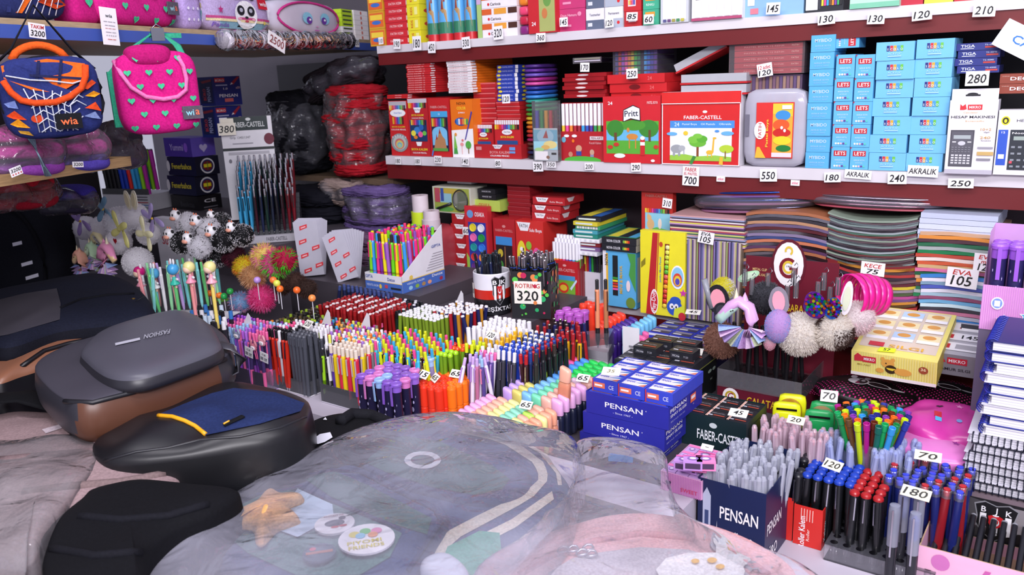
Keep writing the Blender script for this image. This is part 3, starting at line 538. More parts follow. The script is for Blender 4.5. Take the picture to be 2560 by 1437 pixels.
O, w_ = up('marker_set', 'clear wallet of grey and white twin markers on the upper shelf', 1652,1722,.13,.025, 'c9ccd2|P', F=[('r', .08,.05,.92,.95, 'e4e2ea')]+[('r', .1+.16*i, .06,.22+.16*i, .9, 'f0eff4') for i in range(5)]+[('r', .1+.16*i, .02,.22+.16*i, .07, c+'|P') for i, c in enumerate(['5a5a8a', '6a4a7a', 'a09a48', '4a8a5a', 'c0b84a'])]+[('e', .55,.95,.12,.05, '3a3238')], off=-.004)
up('marker_set', 'white pack of 48 markers with a black label on the upper shelf', 1730,1857,.12,.03, 'e8e6ec|P', F=[('r', .08,.38,.92,.98, '23282a'),('r', .1,.6,.9,.98, 'a8c8b8'),('e', .6,.8,.2,.1, 'e8d0d8'), txt(.3,.48,.1, '48', WH, .14),('r', .55,.46,.85,.52, '8a9a9a')]+[('r', .06+.15*i, .06,.18+.15*i, .36, 'f6f5fa') for i in range(6)]+[('r', 0,0,1,.05, 'b04a70')], off=-.004)
up('clay_box', 'light blue box with red letters and small cartoon figures on the upper shelf', 1861,2008,.12,.06, '8ab4dc|P', F=[txt(.35,.42,.2, 'KAR', 'd84848|P', .3),('e', .1,.55,.07,.1, '2f5aa8'),('e', .55,.6,.06,.1, 'd890c0'),('e', .82,.6,.08,.12, 'c888b0'),('e', .82,.45,.05,.1, '5a78c8'),('r', .05,.2,.17,.32, WH),('r', .1,.05,.24,.15, 'e07a88')])
up('paint_set', 'black and white box marked 12 beside a grid of colour chips', 2014,2108,.12,.05, '24262c|P', F=[('r', 0,.04,.32,1, 'eceaf0'),('t', .17,.5,.45, '12', '1a1a20|P', None, 0),('r', .34,.05,.4,.95, '3a3a42')]+[('r', .42+.07*i, .1+.13*j, .475+.07*i, .2+.13*j, RB[(i*3+j*5) % 11]+'|P') for i in range(8) for j in range(6)])
up('foil_pack', 'shiny mint green foil pack with a pink heart shape on the upper shelf', 2124,2248,.10,.02, 'b4dcc4|P', F=[('h', .55,.7,.7, 'e8b8d0'),('r', 0,0,1,.1, '7ac0a0'),('p', [(.1,.2),(.3,.9),(.36,.9),(.16,.2)], 'e4f4ea'),('p', [(.8,.2),(.9,.9),(.94,.9),(.86,.2)], 'd8f0e4')], off=-.004)
up('colouring_set', 'plain red box beside the mint foil pack', 2251,2306,.1,.05, 'b8263c|P', F=[txt(.8,.3,.12, 'e', WH)])
up('sticker_set', 'yellow-edged pack with green and blue clover shapes on the upper shelf', 2308,2380,.1,.02, 'e8d84a|P', F=[('r', .03,.2,.97,.97, 'dfe8dc')]+[('e', .15+.2*i, .55,.1,.16,['4aa24a|P', '5ab0d8|P', '4aa24a|P', 'e06a5a|P', '5ab0d8|P'][i]) for i in range(5)])
up('colouring_set', 'red box with a brown and green picture at the right end of the upper shelf', 2383,2470,.1,.04, 'b82834|P', F=[('e', .6,.7,.3,.2, '7a9a4a'),('r', .05,.1,.5,.4, '8a5a4a')])
up('colouring_set', 'pink box at the far right of the upper shelf above the 210 card', 2473,2600,.1,.04, 'd86a8a|P', F=[('e', .4,.6,.2,.2, 'e8c8d8'),('r', .6,.2,.9,.5, '5a8ac0')])
# ---------------------------------------------------------------- price cards on the shelf edges
def etag(px, py, s, wp, hp, label, roll=0, off=-.006, lines=None):
    card(px, py, wp, hp, onp(px, py, RZ, WS+off), lines or num(s), label, (0, roll, 0))
SE = ' stuck on the %s shelf edge'
for px, py, s, w_, h_, wh in [(952,102, '110', 16,17, 'under the pouches'),(992,110, '190', 23,24, 'under the long red boxes'),(1042,108, '180', 28,34, 'under the yellow boxes'),(1079,118, '450', 24,28, 'left of the castle tins'),(1165,107, '330', 26,28, 'under the castle tins'),
    (1245,82, '320', 30,32, 'under the white and orange boxes'),(1352,94, '360', 28,22, 'under the letter P pack'),(1409,55, '145', 24,22, 'on the pink boxes'),(1523,57, '120', 24,22, 'on the grey and white cartons'),(1580,41, '85', 31,20, 'on the red clip boxes'),(1622,48, '60', 27,23, 'on the green clip boxes'),
    (1933,21, '145', 35,28, 'on the light blue box'),(2066,47, '130', 42,27, 'under the pack marked 12'),(2190,46, '130', 41,27, 'under the mint foil pack'),(2305,36, '120', 46,28, 'under the yellow-edged pack'),(2461,25, '210', 50,32, 'at the right end')]:
    etag(px, py, s, w_, h_, 'white price card %s %s, upper shelf' % (s, wh), random.uniform(-.06,.06),-.014)
for px, py, s, w_, h_, wh in [(995,402, '180', 20,18, 'under the mandala box'),(1044,403, '180', 20,18, 'under the balloon box'),(1095,399, '230', 24,19, 'under the castle picture box'),(1163,403, '140', 24,20, 'under the orange and white box'),(1245,408, '80', 19,19, 'under the wide red tray'),(1345,416, '390', 30,25, 'under the beach wallet'),
    (1378,411, '350', 28,16, 'beside the 390 card'),(1473,416, '200', 26,18, 'under the red open felt pen box'),(1590,418, '290', 27,22, 'under the deer-picture box'),(1921,438, '550', 43,31, 'under the clear carry case'),(2081,443, '180', 40,25, 'under the MYBIDO boxes'),(2243,445, '240', 44,30, 'under the wide acrylic boxes'),(2402,458, '250', 57,24, 'under the calculator box'),
    (1265,247, '120', 24,22, 'on the pile of small blue boxes'),(1462,168, '170', 26,22, 'on the clear pack over the tins'),(1580,184, '250', 31,24, 'on the rainbow felt pens'),(2443,196, '280', 52,36, 'on the TIGA boxes')]:
    etag(px, py, s, w_, h_, 'white price card %s %s, middle shelf' % (s, wh), random.uniform(-.06,.06),-.01 if py > 300 else -.026)
etag(1727,440, '', 44,48, 'white price card FABER 700 under the red wallet, middle shelf', .03, lines=[('FABER', RD, .84,.2,.7),('EL PASTEL', RD, .62,.14,.8),('700', BK, .27,.4,.75)])
etag(2145,436, '', 64,22, 'white card reading AKRALIK under the small LETS boxes', .05, lines=[('AKRALIK', BK, .5,.55,.85)])
etag(2307,428, '', 70,28, 'white card reading AKRALIK on the lowest wide acrylic box', .02, off=-.012, lines=[('AKRALIK', BK, .5,.5,.9)])
etag(1912,175, '', 38,32, 'white price card 12 ADET 120 on the wrapped red bundle', -.15, off=-.004, lines=[('12 adet', RD, .72,.3,.8),('120', BK, .3,.4,.8)])
for px, py in ((1802,447),(1988,457)):
    etag(px, py, '', 22,14, 'tiny pink sticker on the dark red rail %s' % ('right of the FABER card' if px < 1900 else 'right of the 550 card'),.02,-.004,[('etiket', 'd85878|P', .5,.5,.7)])
# ================================================================ LOWEST RED SHELF (z 1.0) and the corner
Z3 = 1.0005
def pl(px, py, z): P = onz(px, py, z); return P
def box_at(name, label, px, py, z, w_, d, h, c, F=(), R=(), T=(), L=(), rz=RZ, cat='box', cols=None, group=None, face_w=None):
    """box whose front-left-bottom corner is seen at px, py on height z"""
    return carton_mesh(w_, d, h, c, F, R, T, L, cols).build(name, None, onz(px, py, z), rz, label=label, cat=cat, group=group)
# magnifier box on small red paint boxes
O, w_, h = shelf_rect(1132,1172,535, Z3, WS-.0)
stack('paint_box', pile('small red paint box with FATIH badge', 'left end of the lowest shelf'), 'paint box', 'small red paint boxes', 1131,1174,535, Z3,7,.1, 'a82228|P', F=[('p', [(.2,.95),(.75,.95),(.62,.5),(.32,.5)], WH), txt(.48,.76,.2, 'FATIH', '50505c|P', .36)], off=0, jit=.004)
O, w_, h = shelf_rect(1083,1178,468, Z3+.207, WS+.0)
t = thing('magnifier_box', 'green and yellow picture box showing a large magnifying glass, lowest shelf', 'toy', O, RZ)
m = MB().box(0, w_, 0,.08,0, h, 'c9c8b8|P'); m.face((0,0,0),(w_, 0,0),(0,0, h),[('r', .04,.04,.96,.96, '9aa648'),('r', .1,.4,.5,.75, '8cb8c8'),('e', .45,.85,.3,.1, 'b8a040'),('e', .3,.15,.25,.1, '5a9a4a'),('r', .06,.4,.2,.95, 'b04a5a'),('r', .22,.45,.3,.95, '3a4f9a')]); m.build('carton', t)
m = MB(); m.M = MT((w_*.74,-.004, h*.52)) @ MR(math.pi/2,4, 'X')
m.tube([(h*.36*math.cos(a*math.pi/12), h*.40*math.sin(a*math.pi/12),0) for a in range(24)],.0018, '26262a', 6, True)
m.lathe([(h*.35,-.001),(h*.35,.001)], 'b9c4d8|G', 20); m.M = Matrix(); m.tube([(w_*.5,-.004, h*.38),(w_*.12,-.004, h*.14)],.004, '202024', 8); m.build('magnifying_glass', t)
carton('white_carton', 'plain white carton on top of the magnifier box under the middle shelf', 1118,1178,440, Z3+.29,.1, 'd8d6de|P', off=.04)
# OSAKA watercolours
O, w_, h = shelf_rect(1166,1222,516, Z3, WS-.008)
t = thing('watercolour_set', 'red OSAKA watercolour set with two columns of round colour pans', 'paint set', O, RZ)
m = MB().box(0, w_, 0,.02,0, h, 'c62a34|P'); m.face((0,0,0),(w_, 0,0),(0,0, h),[('p', [(0,0),(1,0),(1,.14),(.4,.2),(0,.4)], '9ac04a'), txt(.66,.9,.055, 'OSAKA', WH, .42),('e', .25,.9,.14,.05, '6a9ad0'),('r', .14,.12,.92,.8, '2f3a9a')]); m.build('carton', t)
m = MB()
for j in range(5):
    for i in range(2):
        c = ['e8d83a', 'e8e8ee', 'ef6fae', '2f9a4a', '2a9a9a', '3a7fe0', 'c83a3a', 'e88a3a', '6a3a8a', '2a2a2a'][j*2+i]
        m.M = MT((w_*(.35+.36*i),-.0005, h*(.73-.125*j))) @ MR(math.pi/2,4, 'X'); m.lathe([(w_*.15,0),(w_*.14,.003),(w_*.1,.0015)], c, 16)
m.build('paint_pans', t)
for k in range(3):
    carton('watercolour_set', ['second', 'third', 'last'][k]+' red OSAKA watercolour set standing behind the front one', 1222+k*9,1232+k*9,516+k*2, Z3,.02, 'b8242e|P', F=[('t', .5,.85,.06, 'OSAKA', WH, .1, math.pi/2)], off=.02+k*.022)
stack('stamp_box', pile('flat black box with white lettering', 'on the red OSAKA sets'), 'box', 'flat black boxes', 1196,1240,472, Z3+.238,3,.09, '1d1e22|P', F=[txt(.5,.5,.3, 'MADE IN', 'b8b8c0|P', .5)], off=.02)
carton('osaka_box', 'lime green OSAKA box lying flat under the black boxes', 1180,1250,500, Z3+.218,.1, 'b4cc5a|P', F=[txt(.45,.5,.4, 'OSAKA', 'c85a4a|P', .4)], off=.018)
# Faber watercolours, FATIH finger paints
carton('watercolour_set', 'red Faber-Castell watercolour set with a blue band and brush picture', 1236,1290,547, Z3,.11, 'b3232a|P', F=[txt(.5,.83,.035, 'FABER-CASTELL', 'd88a8a|P', .8),('e', .5,.89,.08,.02, 'd88a8a'),('r', .1,.62,.85,.74, '3f8ad0'),('r', .1,.05,.85,.62, '2a1e24'),('e', .3,.5,.12,.06, 'c8b43a'),('e', .3,.33,.12,.06, '3f8a3a'),('r', .5,.1,.54,.6, '9a6a4a')], off=.002)
stack('paint_box', pile('dark red flat box', 'tall column behind the Faber watercolours'), 'box', 'dark red flat boxes', 1270,1326,456, Z3+.19,10,.12, '8e1a22|P', F=[('r', 0,.8,1,.95, 'b04048')], off=.03)
carton('finger_paint_box', 'red FATIH paint box with yellow and pink smiling fingers', 1292,1360,553, Z3,.12, 'd0302c|P', F=[('p', [(.05,.98),(.55,.98),(.45,.86),(.18,.86)], WH), txt(.3,.93,.05, 'FATIH', '50505c|P', .3), txt(.73,.87,.06, 'Sulu Boya', WH, .45),('e', .2,.5,.17,.22, 'e8d83a'),('e', .2,.6,.06,.03, WH),('e', .27,.6,.025,.02, '222'),('e', .2,.48,.06,.02, 'c03030'),('e', .75,.42,.18,.22, 'e85aa0'),('e', .72,.52,.05,.03, WH),('e', .72,.42,.06,.02, 'a01850'),('e', .48,.66,.1,.06, '8ac03a')], off=-.006)
for k in range(4):
    carton('finger_paint_box', ['second', 'third', 'fourth', 'last'][k]+' red FATIH paint box in the row behind the smiling fingers', 1362+k*11,1373+k*11,553+k*3, Z3,.03, 'a8242a|P', F=[('r', .2,.1,.5,.9, 'c8803a')], off=.03+k*.02)
for k, (x0, x1, y0, y1) in enumerate(((1330,1400,532,553),(1330,1402,513,532),(1332,1412,493,512))):
    O, w_, h = shelf_rect(x0, x1, y0, None, WS+.01, RZ, y1)
    carton_mesh(w_, .1, h*.97, 'b4262c|P', F=[('p', [(.1,.95),(.5,.95),(.42,.35),(.16,.35)], WH), txt(.3,.68,.25, 'FATIH', '50505c|P', .24), txt(.74,.4,.3, 'Sulu Boya', 'f0c8c8|P', .4)], R=[('p', [(.1,.95),(.5,.95),(.4,.4),(.2,.4)], 'd8c8cc')]).build('paint_box', None, O, RZ, label='flat red FATIH Sulu Boya box, %s of three above the finger paints' % ['lowest', 'middle', 'top'][k], cat='paint box', group='flat red Sulu Boya boxes')
# white markers in red Faber pack
O, w_, h = shelf_rect(1380,1444,592, Z3, WS-.03)
t = thing('felt_pen_pack', 'red Faber-Castell felt pen pack with white caps and a knight picture', 'felt pens', O, RZ)
m = MB().box(0, w_, 0,.012,0, h*.62, 'bf262c|P'); m.face((0,0,0),(w_, 0,0),(0,0, h*.62),[txt(.5,.76,.08, 'FABER-CASTELL', 'e8a8a8|P', .8),('e', .5,.88,.07,.03, 'e8a8a8'),('r', .12,.1,.9,.62, '7ab03a'),('r', .12,.5,.9,.62, '4a9ad0'),('e', .45,.3,.2,.14, 'd83a2a'),('e', .45,.3,.14,.08, 'e8c83a'),('p', [(.7,.3),(.95,.55),(.98,.5),(.75,.25)], 'cfe0f0')]); m.build('carton', t)
m = MB()
for j in range(3):
    for i in range(8):
        m.lathe([(.0045, h*.5),(.0045, h*.64)], RB[(i+j) % 11],8, o=(.005+i*(w_-.01)/7,.006+j*.011,0)); m.lathe([(.0046, h*.64),(.0046, h*(.9+.05*j))], 'f0eef6', 8, o=(.005+i*(w_-.01)/7,.006+j*.011,0))
m.build('felt_pens', t)
for k in range(3):
    carton('felt_pen_pack', ['nearest', 'middle', 'farthest'][k]+' dark red felt pen pack edge behind the knight pack', 1446+k*6,1451+k*6,672-k*6, Z3,.01, '8a2228|P', off=-.02+k*.012, cat='felt pens')
# pencils in white box, stacks of packs
O, w_, h = shelf_rect(1452,1500,625, Z3, WS+.004)
t = thing('pencil_carton', 'open white carton of standing coloured pencils under the pencil packs', 'pencils', O, RZ)
m = MB().box(0, w_, 0,.09,0, h*.55, 'd5d2dc|P'); m.build('carton', t)
m = MB(); 
for i in range(8): m.lathe([(.0035, h*.55),(.0035, h*.98)],['3a3a30', 'c8b43a', 'a8242a', '2f4a9a', '2a8a3a', '1f2a28', '223', '333'][i],6, o=(.004+i*(w_-.008)/7,.006,0))
m.build('pencils', t)
packc = ['e9e6ee', '7a5a8a', '8a2a30', 'f0eef4', '2a8a7a', '4aa0b0', '3a9a6a', 'd8c83a', '2a2a34']
O, w_, h = shelf_rect(1438,1498,543, Z3+.125, WS-.01)
for k in range(9):
    m = carton_mesh(w_, .16, h/9-.001, packc[k]+'|P', T=[('r', .1,.1,.5,.9, 'e8d84a'),('r', .55,.1,.9,.9, '3a6fc0')], F=tips(.2,.8,['f4f4f8', 'd8d8e0']*4) if k % 3 == 0 else [('r', .1,.3,.8,.7, 'd8e4e0')])
    m.build('pencil_pack', None, O+Vector((random.uniform(-.006,.006), random.uniform(-.006,.006), k*h/9)), RZ+random.uniform(-.05,.05), label='thin pack of pencils, %s in the slanting pile right of the paint boxes' % (['lowest', 'second up', 'third up', 'fourth up', 'fifth up', 'sixth up', 'seventh up', 'eighth up', 'topmost'][k]), cat='pencils', group='slanting pile of pencil packs')
# Mini & Mava crayons
O, w_, h = shelf_rect(1508,1590,628, Z3, WS-.03)
t_mava = carton_mesh(w_, .14, h, '5aaee0|P', F=[('r', 0,0,.1,1, 'e9e6ee'),('r', .1,.05,.16,.95, 'e8b83a'),('r', .3,.2,.46,.92, '1f2428')]+[('r', .3,.3+.05*i, .46,.335+.05*i, c) for i, c in enumerate(['e85aa0|P', 'e8622a|P', 'c83030|P', 'e8d02a|P', '3f9a3a|P'])]+[('t', .56,.5,.06, 'MINI & MAVA', 'd8b03a|P', .5, math.pi/2),('p', [(.75,.98),(1,.98),(1,.3),(.8,.6),(.85,.8)], '4a9a4a'),('e', .85,.1,.14,.1, '6a8a3a'),('e', .78,.4,.06,.1, 'e8d8dc'),('t', .12,.84,.06, 'NOVA', '3a3a3a|P', .2, math.pi/2)], R=[('r', .05,.1,.95,.9, 'c8cbb4')]).build('crayon_box', None, O, RZ, label='light blue Mini crayon box with a black window, standing under two flat boxes', cat='crayons')
for k in range(2):
    carton_mesh(w_*1.03,.15,.017, '24262c|P', F=[txt(.35,.5,.4, 'NOVA COLOR', 'e8e8ee|P', .4)]+[('r', .62+.05*i, .3,.66+.05*i, .7, c+'|P') for i, c in enumerate(['7cc04a', 'e8d23a', 'ef8a2c', 'dd3a30'])], T=[('r', .06,.05,.96,.95, '4a9a6a'),('r', .12,.1,.4,.9, 'e8d84a'),('r', .42,.1,.68,.9, '2a2a34'),('r', .7,.1,.92,.9, '5aaee0')], cols={'R': 'cbc8b8|P'}).build('crayon_box', None, O+Vector((-.003,-.004, h+.0005+.0175*k)), RZ+.03*k, label='flat black-edged crayon box, %s of two on the standing light blue one' % ['lower', 'upper'][k], cat='crayons', group='flat crayon boxes')
# Faber 310 box
carton('oil_pastel_box', 'red-orange Faber-Castell box with a fairy animal picture under card 310', 1604,1682,468, Z3+.175,.02, 'b92e28|P', F=[('r', 0,0,1,.08, 'd84a2a'),('r', .12,.1,.92,.52, '8cc8dc'),('p', [(.12,.1),(.92,.1),(.92,.2),(.5,.25),(.12,.18)], '6ab84a'),('e', .3,.3,.12,.1, 'd8b07a'),('e', .26,.42,.07,.06, 'd8b07a'),('p', [(.18,.44),(.22,.52),(.26,.46)], 'd8b07a'),('e', .6,.32,.06,.1, 'e8d8c8')]+tips(.52,.6, RB, .12,.92)+[txt(.5,.84,.05, 'FABER-CASTELL', 'b06a60|P', .7)], off=.02)
etag(1668,508, '', 26,24, 'white price card 310 on the fairy picture pastel box', .1,.015, num('310'))
# Play-Doh
O, w_, h = shelf_rect(1634,1712,580, Z3, WS-.05)
t = thing('crayon_pack', 'tall yellow Play-Doh crayon pack with a column of crayon tips', 'crayons', O, RZ+.02)
m = MB().box(-.036, w_, 0,.018,0, h, 'eade2e|P')
m.face((-.036,0,0),(w_+.036,0,0),(0,0, h),[('p', [(.0,.02),(.3,.0),(.42,0),(.42,1),(.3,1),(.0,.93)], 'e8dc2c'),('p', [(.13,0),(.32,0),(.4,.98),(.28,.98)], 'b8262c'),('p', [(.34,.0),(.36,0),(.43,.98),(.41,.98)], 'b8262c'),('e', .32,.16,.09,.15, 'f6f4f6'),('e', .32,.16,.075,.13, 'c8242e'),('t', .32,.16,.07, 'Play-Doh', WH, .24, math.pi/2),('p', [(.02,.55),(.12,.6),(.12,.68),(.02,.62)], '8a8020'),
    ('t', .46,.55,.03, 'Jumbo Mum Pastel', '4a8ab0|P', .3, math.pi/2),('e', .47,.85,.04,.03, 'c04a2a'),('p', [(.5,.1),(.6,.1),(.66,.86),(.56,.86)], '7a2a1c'),('e', .84,.48,.15,.14, 'f4f2f4'),('e', .84,.48,.13,.12, '8cc8e8'),('e', .84,.45,.1,.08, 'd84a3a'),('e', .84,.44,.075,.06, 'e8c83a'),('e', .84,.43,.05,.04, '5a4ab0'),('s', .97,.3,.1, 'c83aa0'),
    ('e', .78,.12,.17,.1, '2f56b8'),('e', .8,.2,.12,.05, '2f56b8'),('e', .72,.13,.05,.035, WH),('e', .82,.13,.05,.035, WH),('e', .73,.125,.018,.015, '111'),('e', .82,.125,.018,.015, '111'),('p', [(.76,0),(.78,.1),(1,.16),(1,0)], 'd8e03a'),('e', .95,.02,.08,.05, 'c82a3a')])
m.build('carton', t)
m = MB()
for i, c in enumerate(['e8c83a', 'd83a2a', 'c83028', 'd84a30', 'e8a02a', 'e0542a', 'e0685a', '58b03a', '7ac83a', 'b8d03a', 'c8d84a', 'e0e060', 'e8e8a0']):
    m.rbox((-.036+(w_+.036)*(.56+.0052*i),-.003, h*(.125+.058*i)),(.0052,.003, h*.026), c, 3,3)
m.build('crayon_tips', t)
# foam sheets
def sheets(name, label, x0, x1, yt, zb, n, cols, d=.2, off=-.005, wave=0, vert=False, yb=None, plane=None):
    O, w_, h = shelf_rect(x0, x1, yt, zb, WS+off, RZ, yb)
    t = thing(name, label, 'craft sheets', O, RZ)
    m = MB()
    for k in range(n):
        c = cols[k % len(cols)]
        if vert: m.box(k*w_/n, (k+.94)*w_/n, random.uniform(0,.003), d, 0, h*(1-random.uniform(0,.012)), c)
        else:
            z0, z1 = k*h/n, (k+.93)*h/n; dx = random.uniform(-.003,.003); seg = 8
            P = []
            for i in range(seg+1):
                x = w_*i/seg; dz = wave*math.sin(i/seg*math.pi)+(.0006*math.sin(k*1.7+i*1.3) if wave else 0); sh = -wave*1.2*abs(2*i/seg-1)**3
                P += [(x+dx, 0, z0+dz+sh),(x+dx, 0, z1+dz+sh),(x+dx, d, z1+dz+sh),(x+dx, d, z0+dz+sh)]
            fs = []
            for i in range(seg):
                a = 4*i; fs += [(a, a+4, a+5, a+1),(a+1, a+5, a+6, a+2),(a+3, a+2, a+6, a+7),(a, a+3, a+7, a+4)]
            fs += [(0,1,2,3),(4*seg+3,4*seg+2,4*seg+1,4*seg)]
            m.add(P, fs, c)
    m.build('sheets', t)['kind'] = 'stuff'
    return t, O, w_, h
E1 = ['6a6a9a', '9a8ab8', 'c8b4a8', 'b8b86a', '5a4a7a', 'a08a9a', 'd8c8c0', '7a6a5a', '9ab06a', '6a3a4a', '8a7ab0', '3f3a5a']
E2 = ['5a3a6a', 'c8a0c0', 'd8d05a', '8a4a5a', 'e0d8e0', '3f3a4a', '9aa0c0', 'd0a0a0', '4a6a5a', 'c8d070', '6a4a7a', 'b04a5a', 'e0c8a8', '3a3a44']
E3 = ['c8c4cc|M', 'a86a4a', '5a3a5a', 'b8b4c0|M', 'c87a5a', '3f4a7a', '8a7a9a', 'd0ccd4|M', '5a2a30', '6a5a7a', 'b88a6a', '39343c']
E4 = ['7a8a88', 'a8b8b4|M', '5a4a50', '8a9a8a', 'b8bcc0|M', '6a3a3a', '4a6a5a', '9aa4a8', '343038', 'a8a0a4|M']
E5 = ['39303a', 'a83a3a', 'b8b4bc|M', 'c88a3a', '6a4a7a', 'b04a8a', '4a5a3a', '8a8088', 'c8b43a', '5a2a34', 'd8d4dc|M']
E6 = ['3a3a44', 'c8e0e8', '6aa8d0', '8a4a6a', '9ab8c8', 'd8d8e4', '4a5ab0', '7a9ab0', 'e0dce8', '3a80c8', 'b8b8c8', 'c87a9a']
E7 = ['1f7a4a', 'a0a8a8', '2a6a4a', '50343c', 'd88a3a', 'c8a080', '1f5a3a', 'd0709a', 'c8a878', 'c85a3a', 'e8d8d0', 'b84a3a']
sheets('foam_sheets', 'row of coloured foam sheets standing on edge beside the Play-Doh pack', 1716,1852,602, Z3,44, E1,.1,-.045, vert=True)
sheets('foam_sheets', 'flat pile of pastel foam sheets lying over the upright foam sheets', 1676,1862,542, Z3+.183,22, E2,.16,-.04)
sheets('glitter_sheets', 'pile of silver and copper wrapped craft sheets behind the maroon card', 1858,2064,532, Z3,38, E3,.2,-.03,.004)
sheets('glitter_sheets', 'bowed pile of grey-green wrapped sheets on the dark red board', 2068,2292,545, Z3+.175,24, E4,.2,-.03,-.006)
sheets('glitter_sheets', 'lower bowed pile of multicoloured wrapped sheets behind the pink band roll', 2086,2292,664, Z3,26, E5,.2,-.03,-.005)
carton('red_board', 'dark red board laid between the two bowed piles of sheets', 2066,2296,656, Z3+.166,.2, '7a2228|P', off=-.03, cat='board', yb=664)
sheets('foam_sheets', 'lower part of the right pile, blue and white wrapped sheets', 2296,2490,690, Z3,22, E6,.2,-.04,.002)
sheets('foam_sheets', 'middle part of the right pile, green and orange craft sheets', 2290,2490,582, Z3+.118,18, E7,.2,-.035,.001)
sheets('paper_pack', 'thick pack of pale blue paper topping the right pile of sheets', 2298,2492,535, Z3+.237,5,['c4cce4', 'bcc4dc', 'ccd4ea'],.2,-.03)
def pillow_pack(name, label, x0, x1, yt, yb, off, d, cols, cat, film='cfcbe0|G', tilt=0):
    O, w_, h = shelf_rect(x0, x1, yt, None, WS+off, RZ, yb)
    t = thing(name, label, cat, O, RZ); n = len(cols)
    for k, c in enumerate(cols):
        m = MB(); zc = h*(k+.5)/n
        m.M = MT((w_/2, d/2, zc)) @ MR(tilt, 4, 'Y')
        m.rbox((0,0,0),(w_/2*(.97-.12*abs(k-n/2)/n), d/2, h/n*.62), c, 3,8,.004,14); m.build('sheet_bundle', t)
    m = MB(); m.M = MT((w_/2, d/2, h/2)) @ MR(tilt, 4, 'Y'); m.rbox((0,0,0),(w_/2*1.06, d/2*1.05, h*.56), film, 2.6,12,.012,12); m.build('film', t)
pillow_pack('foil_bag', 'clear bag of blue and violet foil sheets sagging over the foam sheets', 1716,2040,478,536,-.0,.16,['8a5a78', '7a7a9a|M', 'a06a8a', '3a5ab0|M', '6a4a8a', '3f62c0|M'], 'craft sheets', tilt=-.06)
pillow_pack('foil_bag', 'clear bag of pink and silver foil sheets on the bowed piles', 2000,2385,492,528,-.01,.16,['a84a5a', 'c89aaa|M', 'd8b4c0|M', 'b8b0bc|M'], 'craft sheets')
# cards on the sheets
def ztag(px, py, w_, h_, lines, label, off, roll=0):
    return card(px, py, w_, h_, onp(px, py, RZ, WS+off), lines, label, (0, roll, 0))
ztag(1765,594,42,30,[('EVA', BK, .8,.3,.6),('105', BK, .35,.5,.65)], 'white price card EVA 105 on the pastel foam sheets', -.055,.12)
ztag(2405,695,70,50,[('EVA', RD, .78,.26,.6),('105', BK, .36,.5,.65)], 'white price card EVA 105 on the right pile of sheets', -.052,.05)
ztag(2466,657,56,46,[('EVA', RD, .8,.24,.6),('mm', RD, .52,.15,.4),('120', BK, .25,.4,.6)], 'white price card EVA partly hidden by the purple pen box', -.05,.02)
ztag(2182,672,56,34,[('KECE', RD, .72,.3,.7),('75', BK, .3,.35,.5)], 'white price card KECE behind the pink band roll', -.045,.04)
etag(1165,577, '60', 22,20, 'white price card 60 on the small red paint boxes', 0,-.008)
etag(1136,678, '100', 22,24, 'small paper card on the lowest small red paint boxes', 0,-.01)
etag(1183,703, '140', 26,22, 'white price card 140 on the lowest shelf edge by the OSAKA set', 0,-.012)
etag(1394,742, '90', 18,22, 'small price card on the lowest shelf edge beside the dotted pen box', 0,-.012)
# paper tape rolls on left end
def roll(name, px, yb_, r_, h_, c, lb, off):
    P = onp(px, yb_, RZ, WS+off); m = MB(); m.lathe([(r_*.42,0),(r_, 0),(r_, h_),(r_*.42, h_),(r_*.42,0)], c+'|P', 24, cap=False)
    m.lathe([(r_*.40,.001),(r_*.42, h_-.001)], '6a4a38|P', 20, cap=False); m.build(name, None, P, 0, label=lb, cat='roll'); return P
# ---------------------------------------------------------------- the corner heap
def blob(name, label, px, py, depthplane, rx, ry, rz_, c, cat, film=None, wr=.03, n=2.6, rot=0, folds=0, ws=7):
    P = onp(px, py, RZ, depthplane)
    t = thing(name, label, cat, P, RZ) if film else None
    m = MB(); m.M = MR(rot, 4, 'Y')
    for k in range(folds):
        z = (-1+2*(k+.5)/folds)*rz_; m.rbox((random.uniform(-.01,.01), random.uniform(-.008,.008), z),(rx*random.uniform(.9,1)*(1-.08*abs(z/rz_)), ry, rz_/folds*1.45), c, 3.2,20,.017,19,24)
    if not folds: m.rbox((0,0,0),(rx, ry, rz_), c, n, 12, wr, ws)
    if not film: return m.build(name, None, P, RZ, label=label, cat=cat)
    m.build('goods', t)
    m = MB(); m.M = MR(rot, 4, 'Y'); m.rbox((0,0,0),(rx*1.05, ry*1.05, rz_*1.03), film, n, 26, wr*.8, ws*3.2); m.build('bag_film', t)
    return t
blob('bagged_gloves', 'black bagged goods in crumpled clear plastic, left half of the corner heap', 752,330, WS+.06,.105,.09,.13, '15151c|C', 'bagged goods', 'b8b8c8|T', .03, folds=4)
blob('bagged_gloves', 'red folded goods in crumpled clear plastic, right half of the corner heap', 895,325, WS+.06,.095,.09,.14, 'a81826|C', 'bagged goods', 'c8b8c0|T', .03, folds=7)
blob('bagged_gloves', 'dark bag with red and yellow print sagging on top of the corner heap', 860,200, WS+.1,.15,.1,.045, '2a2228|C', 'bagged goods', 'a8a4b8|T', .03, rot=-.3, folds=3)
blob('puffer_scarves', 'pile of purple padded goods in clear plastic below the corner shelf', 945,520, WS+.0,.12,.08,.07, '6a568c|C', 'bagged goods', 'd0c8e0|T', .02, folds=5)
blob('slippers', 'beige and grey furry goods in clear plastic beside the purple pile', 865,478, WS+.0,.085,.06,.035, '9a8680|C', 'bagged goods', 'd8d4e0|T', .025, folds=2)
blob('bagged_goods', 'dark navy bagged goods lying behind the stepped pen display', 790,545, WS-.02,.16,.1,.10, '14141e|C', 'bagged goods', None, .03, folds=4)
